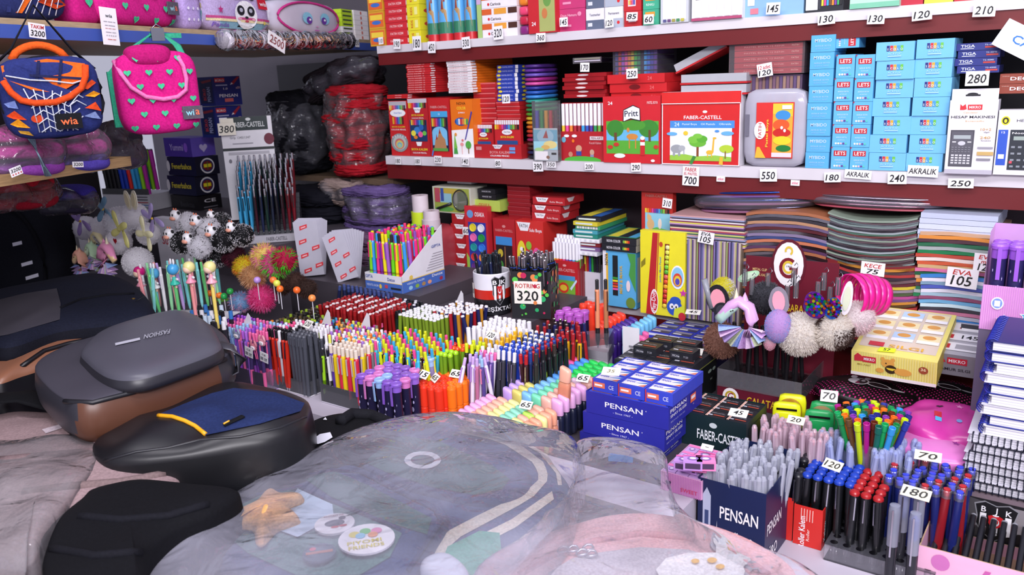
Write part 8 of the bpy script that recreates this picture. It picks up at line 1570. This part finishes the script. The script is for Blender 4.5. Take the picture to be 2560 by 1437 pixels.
carton('paper_stack', 'stack of white paper sleeves left of the unicorn charms', 130,200,575,1.0515,.10, 'd6d4dc|P', plane=1.30, F=[('r', .4,.3,.44,.5, '2a3a8a')]+[('r', 0,.1*k, 1,.1*k+.01, 'b0aeb8') for k in range(1,10)])
# fluffy colour charms in the middle
for px, py, r_, c1, c2, lb in ((632,690,34, 'd8a878', 'e8c098', 'tan furry charm between the cows and the pockets'),(655,745,36, 'f04a98', 'f878b8', 'hot pink feathery charm over the thin pens'),(612,668,30, 'f0e030', 'f8a040', 'yellow and orange feather charm under the cows'),(690,660,40, 'f060a0', '6ae048', 'pink and green feather charm behind the tan one'),(660,640,34, 'f8e080', 'f8a0c0', 'yellow and pink fringe charm behind the cows'),(560,765,24, '8ae860', 'f0a030', 'lime green furry charm near the black pens'),(600,755,28, '9ac8f0', 'f0b8d8', 'pale blue and pink feathery charm'),(710,650,34, 'c81c50', '48e030', 'crimson and green feather charm beside the left pockets'),(585,640,30, '4a1428', '6a1c38', 'dark maroon furry charm under the cows'),
    (740,705,26, '4a3028', '5a3c34', 'dark brown furry charm, left of the red pencils'),(768,722,26, '3e2a24', '5a4038', 'dark brown furry charm above the red pencils'),(705,715,24, '5a3c30', '4a3028', 'brown furry charm beside the pink feather one')):
    fuzz('feather_charm', lb, px, py, r_, 1.25, lambda d, c1=c1, c2=c2: (c1 if noise.noise(d*2.5) > 0 else c2)+'|C', 'furry charm', 420,.7, seed=px)
for k, (px, py, c) in enumerate(((525,733, 'f07a28'),(575,728, '28a048'),(560,740, '2aa850'),(548,738, 'f07a28'),(643,700, 'b890d8'),(683,700, 'f07a38'),(692,708, 'd8e058'),(700,722, 'f07028'),(742,725, 'f06a28'),(780,745, 'f09048'))):
    P = onp(px, py, RZ, 1.20); m = MB(); m.rbox((0,0,0),(.0085,.0085,.0085), c, 2.1,6); m.lathe([(.001,-.05),(.0012,-.008)], 'd8d6de', 6); m.build('ball_charm', None, P, RZ, label='small %s ball charm on a thin stem among the furry charms' % cname(c), cat='charm', group='ball charms')
for k in range(30):
    i, j = k % 8, k//8; q = onz(462+13*i+8*j, 786+0.3*i-13*j, 1.09); c = rc('1c1c20', '222228', 'c8d8e8', '3a78c0', 'f0eef2', '1c1c20')
    q.z = .902 if q.dot(FX) > -1.83 else 1.052
    inst('capped_pen', list(stick(1.075-q.z, '2a2a30', c, .0055,.02)), q, (random.gauss(0,.02), random.gauss(0,.02),0), 'thin pen with a %s cap behind the lilac tray' % cname(c), 'pen', 'pens behind the lilac tray')
# ================================================================ BAGS ON THE FRONT TABLE
class Pillow:
    """soft body: outline seen in the photo at height zr, domed to zt, standing on zb"""
    def __init__(s, pts, zr, zt, zb, p=3., q=2., wr=.004, ws=8, N=72):
        W = [onz(x, y, zr) for x, y in pts]; n = len(W); s.o = []
        for i in range(N):
            t = i*n/N; k = int(t); f = t-k; a, b, c, d = W[(k-1) % n], W[k], W[(k+1) % n], W[(k+2) % n]
            s.o.append(.5*((2*b)+(c-a)*f+(2*a-5*b+4*c-d)*f*f+(3*b-a-3*c+d)*f**3))
        s.c = sum(s.o, Vector())/N; s.N = N; s.zr, s.zt, s.zb, s.p, s.q, s.wr, s.ws = zr, zt, zb, p, q, wr, ws
        s.ang = sorted((math.atan2((v-s.c).y, (v-s.c).x),(v-s.c).length) for v in s.o)
    def h(s, x, y):
        d = Vector((x-s.c.x, y-s.c.y, 0)); a = math.atan2(d.y, d.x); A = s.ang; r = A[0][1]
        for k in range(len(A)):
            a1, r1 = A[k]; a0, r0 = A[k-1] if k else (A[-1][0]-2*math.pi, A[-1][1])
            if a0 <= a <= a1: r = r0+(r1-r0)*(a-a0)/max(a1-a0,1e-6); break
        q = min(.999, d.length/r)
        return s.zr+(s.zt-s.zr)*(1-q**s.p)**(1/s.q)+s.wr*noise.noise(Vector((x, y, 3))*s.ws)*(1-q**6)
    def mesh(s, m, c, side=None, open_=False, cf=None, lip=.0):
        N = s.N; P = []; K = 16; rings = [1-(k/K)**1.6 for k in range(K)]
        if not open_: rings_s = [(1.0-.04, s.zb),(1.02, s.zb+(s.zr-s.zb)*.25),(1.03, s.zb+(s.zr-s.zb)*.6)]
        else: rings_s = [(1.03+lip, s.zb)]
        for f, z in rings_s:
            for v in s.o: 
                w_ = s.c+(v-s.c)*f; P.append(Vector((w_.x, w_.y, z+(s.wr*1.5*noise.noise(w_*s.ws*1.5) if open_ else 0))))
        for f in rings:
            for v in s.o:
                w_ = s.c+(v-s.c)*f; P.append(Vector((w_.x, w_.y, s.zr if f == 1 else s.h(w_.x, w_.y))))
        R2 = len(rings_s)+len(rings); P.append(Vector((s.c.x, s.c.y, s.h(s.c.x+1e-4, s.c.y))))
        top, sd = [],[]
        for r in range(R2-1):
            for i in range(N):
                j = (i+1) % N; (sd if r < len(rings_s) else top).append((r*N+i, r*N+j, (r+1)*N+j, (r+1)*N+i))
        top += [((R2-1)*N+i, (R2-1)*N+(i+1) % N, len(P)-1) for i in range(N)]
        if not open_: sd.append(tuple(range(N))[::-1])
        b = len(m.v); m.v += P
        area2 = sum(s.o[i].x*s.o[(i+1) % N].y-s.o[(i+1) % N].x*s.o[i].y for i in range(N))
        for fs, cc in ((top, c),(sd, side or c)):
            for f in fs:
                k2 = cc
                if cf and cc == (side or c) and len(f) == 4:
                    g = sum((P[q] for q in f), Vector())/4; k2 = cf(g) or cc
                m.f.append([b+q for q in (f if area2 > 0 else f[::-1])]); m.m.append(m.mi(k2)); m.sm.append(True)
        return m
    def at(s, x, y, o=0):
        d = ray(x, y); z = s.zt
        for _ in range(10): P = CAMP+d*((z-CAM_H)/d.z); z = .5*z+.5*s.h(P.x, P.y)
        P = CAMP+d*((z-CAM_H)/d.z); return P+Vector((0,0, o))
    def patch(s, m, pts, c, o=.0015, n=9):
        """cloth panel lying on the body inside the traced outline (rings towards its middle)"""
        cx = sum(p[0] for p in pts)/len(pts); cy = sum(p[1] for p in pts)/len(pts); D = []
        for i in range(len(pts)):
            a, b = pts[i], pts[(i+1) % len(pts)]
            for k in range(4): D.append((a[0]+(b[0]-a[0])*k/4, a[1]+(b[1]-a[1])*k/4))
        P = []; N = len(D)
        for r in range(n):
            f = 1-r/n
            for x, y in D: P.append(s.at(cx+(x-cx)*f, cy+(y-cy)*f, o))
        P.append(s.at(cx, cy, o)); fs = [(r*N+i, r*N+(i+1) % N, (r+1)*N+(i+1) % N, (r+1)*N+i) for r in range(n-1) for i in range(N)]+[((n-1)*N+i, (n-1)*N+(i+1) % N, len(P)-1) for i in range(N)]
        return m.add(P, [f[::-1] for f in fs], c, True)
    def line(s, m, pts, r, c, o=0, flat=None):
        D = []
        for i in range(len(pts)-1):
            a, b = pts[i], pts[i+1]
            for k in range(4): D.append((a[0]+(b[0]-a[0])*k/4, a[1]+(b[1]-a[1])*k/4))
        D.append(pts[-1]); return m.tube([s.at(x, y, o) for x, y in D], r, c, 7, False, flat)
    def band(s, m, A, B, c, o=.002):
        n = 18
        def samp(L, t): t = t*(len(L)-1); k = min(int(t), len(L)-2); f = t-k; return (L[k][0]+(L[k+1][0]-L[k][0])*f, L[k][1]+(L[k+1][1]-L[k][1])*f)
        P = []
        for i in range(n+1):
            a, b = samp(A, i/n), samp(B, i/n)
            for j in range(4): P.append(s.at(a[0]+(b[0]-a[0])*j/3, a[1]+(b[1]-a[1])*j/3, o))
        return m.add(P, [(4*i+j, 4*i+4+j, 4*i+5+j, 4*i+1+j) for i in range(n) for j in range(3)], c, True)
LB, LG, CU = '141318|L', '45434d|L', '5e3a2a|L'
# tall black backpack at the left edge
P = onp(20,640, RZ, 1.02); t = thing('backpack', 'tall black backpack with slanted white letters at the left edge', 'backpack', (P.x, P.y, .9), RZ+R_(25)); zc = P.z-.9
m = MB(); m.rbox((0,.08, zc-.02),(.135,.085,.205), '15161e|C', 3.2,16,.006,9); m.build('body', t)
m = MB(); m.tube([(.11*math.cos(a),-.004+.01*abs(math.cos(a)), zc-.02+.17*math.sin(a)) for a in [R_(x) for x in range(-30,211,12)]],.006, '101016|C', 7); m.build('zip', t)
m = MB(); fnb = lambda u, v, o: Vector((u, -.0045-o+abs(u)**2*.9, v+zc))
for q in ([(.05,-.07),(.09,-.06),(.09,-.05),(.05,-.06)],[(.02,-.12),(.055,-.09),(.06,-.105),(.03,-.135)],[(.075,-.085),(.09,-.11),(.08,-.12),(.065,-.095)],[(.02,-.15),(.1,-.135),(.1,-.15),(.02,-.165)],[(.045,-.03),(.08,-.022),(.08,-.012),(.045,-.02)],[(.03,.03),(.06,.036),(.06,.046),(.03,.04)]): m.decals(fnb, [('p', q, 'd8d6e0|P')],.004)
m.build('lettering', t)['label'] = 'slanted white letters'
t2 = thing('sling_bag', 'black and copper sling bag with a leather panel, behind the grey one', 'sling bag', (0,0,0))
b = Pillow([(-60,905),(40,850),(150,815),(300,785),(400,790),(395,830),(300,870),(170,905),(60,940),(-20,960)],1.09,1.12,.9,3)
m = b.mesh(MB(), '8a5c46|L', LB); m.build('copper_side', t2)
m = MB(); b.line(m, [(45,925),(110,880),(170,862),(230,850)],.005, LB, .002); c_ = b.at(165,838,.008); m.M = MT(c_) @ MR(RZ+.9,4, 'Z'); m.rbox((0,0,0),(.026,.014,.008), '1a1a1e', 4,5); m.build('buckle', t2)
a_ = Pillow([(-70,800),(-40,745),(100,715),(230,697),(310,705),(365,745),(382,792),(300,812),(150,830),(0,870)],1.135,1.17,1.10,3.2, wr=.006)
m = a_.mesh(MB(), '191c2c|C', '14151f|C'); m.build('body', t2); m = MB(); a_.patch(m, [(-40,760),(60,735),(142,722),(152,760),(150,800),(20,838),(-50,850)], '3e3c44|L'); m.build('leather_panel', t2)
m = MB(); a_.line(m, [(152,770),(200,750),(270,738),(335,735)],.003, '0e0f16|C', .001); m.build('zip', t2); m = MB(); q = a_.at(345,752,.002); m.tube([q+Vector((.012*math.cos(x),.012*math.sin(x)*.8,.006*math.cos(x))) for x in [k*math.pi/8 for k in range(16)]],.0007, '16161a', 5, True); m.rbox(q-FX*.02,(.005,.005,.002), 'b8923a|M', 2.2,4); m.build('cord_grommet', t2)
# grey and copper sling bag FASHION
t = thing('sling_bag', 'grey leather sling bag with copper side panel and FASHION lettering', 'sling bag', (0,0,0))
b = Pillow([(88,915),(120,968),(175,1003),(232,1005),(330,978),(450,940),(560,895),(575,860),(548,826),(500,806),(380,812),(260,835),(150,872)],1.135,1.145,1.065,4)
def cuf(g):
    q = CAMR.transposed() @ (g-CAMP); x = 1280+F_PX*q.x/-q.z; y = 718.5+F_PX*q.y/q.z*1
    return CU if x > 195 and (g-b.c).dot(FX*.6-FYv) > 0 and g.z < 1.14 and not (x > 555) else None
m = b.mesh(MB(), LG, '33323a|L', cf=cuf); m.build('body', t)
tp = Pillow([(205,880),(215,905),(270,945),(345,950),(440,922),(545,880),(548,852),(520,812),(470,786),(420,785),(330,808),(250,838)],1.155,1.178,1.13,3.4, wr=.003)
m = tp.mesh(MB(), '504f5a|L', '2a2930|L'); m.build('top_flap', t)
m = MB(); tp.band(m, [(288,860),(350,846)],[(289,866),(351,852)], 'b8b8c4|P')
m.decals(lambda u, v, o: tp.at(393-(u-.5)*68+(v-.5)*-3,838+(u-.5)*15+(v-.5)*14,.002+o),[('t', .5,.5,.8, 'FASHION', 'a8a8b4|P', .95)],.0005); m.build('lettering', t)
m = MB(); b.line(m, [(160,1000),(232,1003),(330,978),(450,940),(565,895)],.004, '1e1e24|L', -.002); m.build('zip', t)
q = onz(345,988,1.10); m = MB(); m.M = MT(q) @ MR(R_(22),4, 'Z'); m.rbox((0,0,0),(.018,.006,.014), '17171b', 5,5); 
for k in range(6): m.box(-.012+.004*k, -.0105+.004*k, -.008,-.006,-.009,.009, '2e2e34')
m.build('usb_port', t); m = MB(); q = onz(398,945,1.135); m.tube([q+Vector((0,-.006,0)), q+Vector((.002,-.012,-.03))],.0025, '1a1a1e', 6); m.tube([q+Vector((-.02,-.006,.0)), q+Vector((-.016,-.012,-.028))],.002, '1a1a1e', 6); m.build('zip_puller', t)
m = MB(); A = onz(545,860,1.15); m.tube([A, onz(580,868,1.145), onz(603,895,1.12), onz(592,925,1.10), onz(553,945,1.09)],.016, '46454e|L', 8, flat=.003); m.build('side_strap', t)
m = MB(); m.tube([onz(-60,1000,1.09), onz(60,990,1.08), onz(150,1010,1.07)],.03, '101014|C', 8, flat=.004); m.build('shoulder_strap', t)
# mauve bag under it
t = thing('backpack', 'dusty mauve folded backpack under the grey sling bag', 'backpack', (0,0,0))
b = Pillow([(-90,1090),(0,1045),(120,1040),(300,1060),(430,1100),(455,1150),(440,1230),(330,1290),(150,1340),(-90,1400)],1.03,1.062,.90,3, wr=.012, ws=10)
b.mesh(MB(), '9c8486|C').build('body', t)
m = MB(); b.line(m, [(0,1150),(100,1140),(220,1130),(320,1120),(420,1110)],.009, '7a6668|C', -.003); b.line(m, [(60,1230),(180,1215),(300,1205),(410,1185)],.008, '806c6c|C', -.002); b.patch(m, [(105,1075),(175,1055),(185,1062),(115,1085)], 'c8b8c0|C'); m.build('seams', t)
b2 = Pillow([(-90,1330),(60,1310),(180,1300),(230,1350),(200,1437),(140,1560),(-90,1560)],.90,.93,.801,3, wr=.01)
b2.mesh(MB(), '7e6e62|C').build('backpack', None, label='tan beige bag at the bottom left corner', cat='backpack')
f = Pillow([(-90,1140),(60,1100),(150,1090),(250,1100),(240,1170),(180,1240),(130,1320),(90,1400),(60,1437),(40,1560),(-90,1560)],1.06,1.078,.96,2.4, wr=.02, ws=11)
f.mesh(MB(), 'e0d8de|S', open_=True, lip=-.03).build('plastic_bag', None, label='crumpled clear plastic over the mauve backpack at the left', cat='plastic bag')
# navy and black sling bag
t = thing('sling_bag', 'black sling bag with navy top panel and curved yellow piping', 'sling bag', (0,0,0))
b = Pillow([(232,1120),(300,1075),(420,1030),(560,978),(690,982),(768,1008),(775,1040),(752,1080),(690,1110),(600,1130),(470,1150),(330,1165),(255,1160)],1.065,1.10,.97,3.2, wr=.014, ws=13)
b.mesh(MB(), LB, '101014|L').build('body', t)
m = MB(); b.patch(m, [(392,1040),(460,1012),(530,985),(585,972),(690,983),(762,1010),(752,1030),(650,1062),(515,1090),(488,1066),(440,1046)], '222e58|C', .002); m.build('navy_panel', t)['label'] = 'navy fabric top panel'
m = MB(); b.line(m, [(396,1041),(432,1044),(462,1054),(488,1067),(514,1088)],.0034, 'e8a41c', .002); m.build('piping', t)['label'] = 'yellow curved piping'
m = MB(); b.line(m, [(560,1068),(600,1050),(608,1046)],.006, '121216|C', .004,.002); b.line(m, [(560,1070),(575,1062)],.0015, 'd8a020', .007); b.line(m, [(262,1150),(340,1128),(420,1118),(500,1098),(600,1090),(700,1068),(765,1040)],.0025, '1e1e24|L', -.001); m.build('pull_tab', t)
m = MB(); m.tube([onz(300,1085,1.05), onz(245,1120,1.06), onz(232,1160,1.04), onz(260,1210,1.02), onz(310,1240,1.01)],.022, '121217|C', 8, flat=.004); m.build('webbing_strap', t)
b = Pillow([(190,1262),(215,1222),(330,1205),(480,1215),(600,1235),(540,1290),(450,1330),(380,1380),(350,1437),(340,1560),(150,1560),(110,1437),(105,1350)],1.04,1.062,.9305,3, wr=.012, ws=9)
t = thing('backpack', 'black soft backpack under the navy and black sling bag', 'backpack', (0,0,0)); b.zb = .9305; b.mesh(MB(), '0f0f14|C').build('body', t)
m = MB(); b.line(m, [(200,1290),(300,1300),(420,1290),(520,1260)],.006, '17171e|C', .0); b.line(m, [(130,1370),(240,1390),(350,1380)],.006, '17171e|C', .0); m.build('seams', t)
b = Pillow([(600,1150),(720,1095),(800,1050),(880,1035),(950,1050),(990,1078),(960,1120),(860,1170),(740,1230),(620,1260),(560,1220)],.985,1.0,.8015,3, wr=.006)
t = thing('backpack', 'black backpack with padded straps and a white tag, right of the navy sling bag', 'backpack', (0,0,0)); b.mesh(MB(), '121216|C').build('body', t)
m = MB(); b.line(m, [(850,1062),(880,1042),(930,1045),(970,1062),(975,1085),(930,1100)],.011, '1a1a20|C', .006); m.build('padded_strap', t)
m = MB(); b.patch(m, [(780,1105),(800,1090),(826,1085),(832,1098),(812,1110),(795,1115)], 'e4e4f0|P', .004); m.build('white_tag', t)
m = MB(); b.patch(m, [(808,1052),(814,1046),(818,1053)], 'e8e8ee|P', .003); m.build('logo', t)
# navy and green backpack in the film
t = thing('backpack', 'navy, green and cream school backpack with a window pocket, under clear plastic', 'backpack', (0,0,0))
NB = Pillow([(450,1340),(560,1255),(760,1165),(880,1100),(1000,1072),(1130,1066),(1260,1092),(1360,1145),(1412,1205),(1412,1260),(1370,1330),(1290,1420),(1180,1540),(700,1580),(430,1480)],.93,.965,.903,4, wr=.003)
MB().box(0,.42,0,.45,0,.1, '4c464e|P').build('support_carton', None, uw(-.98,.62,.8005), RZ, label='flat carton under the wrapped navy and green backpack', cat='box')
CLN, CLG, CLC = '31406e|C', '2a5a52|C', 'd8ccbc|C'
NB.mesh(MB(), CLN).build('body', t)
m = MB(); NB.band(m, [(1140,1082),(1250,1105),(1335,1160),(1350,1198),(1310,1235),(1200,1288),(1110,1335),(1080,1380)],[(1180,1075),(1290,1105),(1362,1160),(1372,1200),(1330,1248),(1215,1310),(1140,1350),(1105,1400)], CLC); NB.band(m, [(1270,1090),(1350,1135),(1390,1185),(1395,1215)],[(1290,1092),(1368,1138),(1402,1190),(1405,1215)], CLC); NB.band(m, [(1380,1230),(1280,1300),(1180,1350)],[(1385,1250),(1290,1320),(1190,1372)], CLC); NB.band(m, [(450,1360),(480,1400),(520,1430)],[(475,1330),(505,1380),(560,1425)], CLC); NB.band(m, [(810,1160),(860,1135),(880,1170)],[(840,1180),(880,1165),(920,1190)], CLC); m.build('cream_bands', t)
pk = Pillow([(862,1142),(880,1100),(1010,1072),(1140,1090),(1290,1150),(1322,1190),(1290,1232),(1200,1258),(1080,1238),(960,1198)],.968,.985,.94,5, wr=.002)
pk.mesh(MB(), CLN).build('rear_pocket', t); m = MB(); pk.patch(m, [(880,1142),(895,1112),(1010,1092),(1100,1105),(1230,1165),(1275,1200),(1255,1225),(1190,1240),(1080,1220),(965,1182)], CLG, .002); m.build('green_panel', t)
m = MB(); e = [(1057+46*math.cos(a),1155+22*math.sin(a)) for a in [k*math.pi/12 for k in range(25)]]; e2 = [(1057+30*math.cos(a),1155+13*math.sin(a)) for a in [k*math.pi/12 for k in range(25)]]; pk.band(m, e, e2, 'e8e8f0|P', .004); m.build('ring_badge', t)['label'] = 'white ring badge'
wp = Pillow([(505,1345),(560,1268),(700,1198),(830,1170),(900,1175),(1095,1272),(1114,1305),(1090,1350),(1020,1440),(860,1490),(620,1440)],.972,.992,.94,5, wr=.003)
wp.mesh(MB(), CLN).build('front_pocket', t)
m = MB(); wp.patch(m, [(745,1188),(840,1182),(920,1215),(1080,1298),(1068,1338),(970,1308),(830,1245)], CLG, .002); m.build('green_strip', t); m = MB(); wp.patch(m, [(548,1325),(600,1265),(690,1222),(770,1236),(1005,1335),(975,1395),(900,1440),(740,1440),(620,1385)], '4e7470|C', .002); m.build('window_panel', t)
m = MB(); wp.line(m, [(560,1275),(700,1208),(830,1178),(900,1182),(1088,1278),(1104,1308),(1020,1430)],.0035, '232c58|C', .002); wp.line(m, [(640,1240),(745,1222),(880,1275),(1000,1325)],.003, '232c58|C', .002); m.build('zips', t)
m = MB(); NB.patch(m, [(1120,1385),(1200,1345),(1250,1350),(1255,1400),(1215,1450),(1130,1470),(1100,1440)], '3a9a78|C', .012); m.build('mesh_pocket', t)['label'] = 'green mesh bottle pocket'
P = onz(1112,1440,.97); MB().rbox((0,0,0),(.026,.04,.022), 'd0d2e4', 2.6,8).build('bottle', None, P, .6, label='white bottle end sticking out of the green mesh pocket', cat='bottle')
# things in the window
m = MB(); wp.patch(m, [(695,1295),(745,1228),(832,1268),(835,1300),(745,1350),(690,1330)], 'b8cce4|P', .005); m.build('paper_card', None, label='pale blue paper card in the backpack window pocket', cat='card')
sp = Pillow([(682,1228),(706,1240),(752,1240),(756,1256),(720,1272),(742,1292),(748,1305),(712,1318),(690,1325),(658,1358),(640,1352),(632,1322),(585,1318),(570,1330),(560,1322),(590,1288),(640,1262),(664,1236)],1.0,1.022,.994,1.8, wr=.002, N=90)
o = sp.mesh(MB(), 'e8b070|C').build('star_plush', None, label='orange plush star in the window of the wrapped backpack', cat='plush star')
def badge(px, py, rx, ry, decs, lb, c='f0ecf4|P'):
    m = MB(); A = wp.at(px, py, .006); ux = wp.at(px+rx, py-ry*.25,.006)-A; uy = Vector((-ux.y, ux.x, 0)); n = 28
    top = [A+ux*math.cos(2*math.pi*k/n)+uy*math.sin(2*math.pi*k/n)+Vector((0,0,.003)) for k in range(n)]; bt = [p-Vector((0,0,.003)) for p in top]
    m.add(top+bt, [tuple(range(n))]+[(k, n+k, n+(k+1) % n, (k+1) % n) for k in range(n)], c); m.decals(lambda u, v, o: A+ux*(2*u-1)+uy*(2*v-1)+Vector((0,0,.003+o)), decs, .0003)
    return m.build('button_badge', None, label=lb, cat='badge')
badge(838,1322,50,30,[('e', .5,.5,.25,.16, '3a3848'),('e', .5,.3,.1,.05, 'c83a3a'),('e', .7,.32,.1,.05, 'c83a3a'),('e', .7,.7,.09,.08, '3a3848'), txt(.5,.85,.06, 'CLOUDY PIE', 'a85a6a|P', .5)], 'white round badge with a dark cloud shape in the backpack window')
badge(918,1360,70,45,[('e', .3,.68,.1,.1, 'e8d84a'),('e', .5,.74,.1,.1, '6ac06a'),('e', .7,.7,.1,.1, 'e88ab8'),('e', .4,.6,.09,.09, '8ac8e8'),('e', .62,.58,.09,.09, 'f0a070'), txt(.45,.38,.11, 'PIYOMI', 'd8c82a|P', .6), txt(.47,.22,.11, 'FRIENDS', 'd8c82a|P', .62)], 'larger white badge with colour blobs and yellow words PIYOMI FRIENDS')
badge(800,1395,42,25,[('r', .1,.42,.9,.56, 'b06a50'),('e', .3,.7,.1,.1, 'c84a5a')], 'dark reddish round badge low in the backpack window', '4a5a6a|P')
# pink backpack
t = thing('backpack', 'pale pink backpack with a white egg-shaped face under clear plastic', 'backpack', (0,0,0))
KB = Pillow([(1190,1450),(1300,1378),(1400,1335),(1520,1305),(1650,1302),(1800,1335),(1920,1385),(1995,1450),(1990,1580),(1200,1580)],.93,.96,.801,4, wr=.004)
KB.mesh(MB(), 'eeb2b4|C').build('body', t); m = MB(); KB.patch(m, [(1370,1437),(1430,1400),(1500,1385),(1600,1372),(1720,1378),(1830,1410),(1900,1460),(1880,1540),(1400,1540)], 'c8c0ca|C', .003); m.build('grey_panel', t)
m = MB(); KB.patch(m, [(1640,1437),(1665,1408),(1720,1394),(1790,1394),(1850,1410),(1862,1440),(1850,1480),(1660,1480)], 'f4f2f4|C', .008); m.build('egg_face', t)['label'] = 'white egg-shaped face'
m = MB(); e_ = lambda x, y, r: [(x+r*math.cos(k*.7854), y+.55*r*math.sin(k*.7854)) for k in range(8)]; KB.patch(m, e_(1738,1420,11), 'f0b82a|C', .011); KB.patch(m, e_(1780,1418,13), 'f0b82a|C', .011); KB.patch(m, e_(1800,1434,12), 'f0b82a|C', .011); m.build('yellow_spots', t)
m = MB(); KB.line(m, [(1300,1437),(1380,1390),(1480,1355),(1600,1335),(1720,1345),(1840,1385),(1920,1437)],.006, 'e09a9e|C', .0); m.build('zip', t)
m = MB()
for x, y in ((1408,1385),(1432,1383),(1455,1392),(1470,1380),(1478,1395)):
    q = KB.at(x, y, .006); m.tube([q+Vector((.008*math.cos(k*.7854),.007*math.sin(k*.7854),.002*math.sin(k*1.2))) for k in range(8)],.0018, 'c8c8d0|M', 6, True)
m.build('zip_pullers', t)
# clear film over both
f = Pillow([(325,1437),(345,1395),(430,1325),(530,1275),(650,1205),(770,1140),(900,1078),(1000,1050),(1110,1036),(1220,1045),(1330,1068),(1430,1095),(1450,1150),(1430,1240),(1400,1330),(1300,1437),(1200,1580),(700,1640),(330,1600)],1.0,1.03,.96,4, wr=.012, ws=12, N=110)
f.mesh(MB(), 'e4e2f6|S', open_=True).build('plastic_bag', None, label='big clear plastic bag round the navy and green backpack', cat='plastic bag')
f = Pillow([(1180,1445),(1290,1360),(1400,1260),(1440,1180),(1440,1110),(1520,1100),(1600,1112),(1662,1140),(1675,1215),(1715,1300),(1830,1372),(1950,1412),(2050,1450),(2090,1510),(2000,1620),(1250,1620)],.985,1.012,.95,3.2, wr=.012, ws=12, N=110)
f.mesh(MB(), 'e6e2f2|S', open_=True).build('plastic_bag', None, label='clear plastic bag round the pale pink backpack', cat='plastic bag')
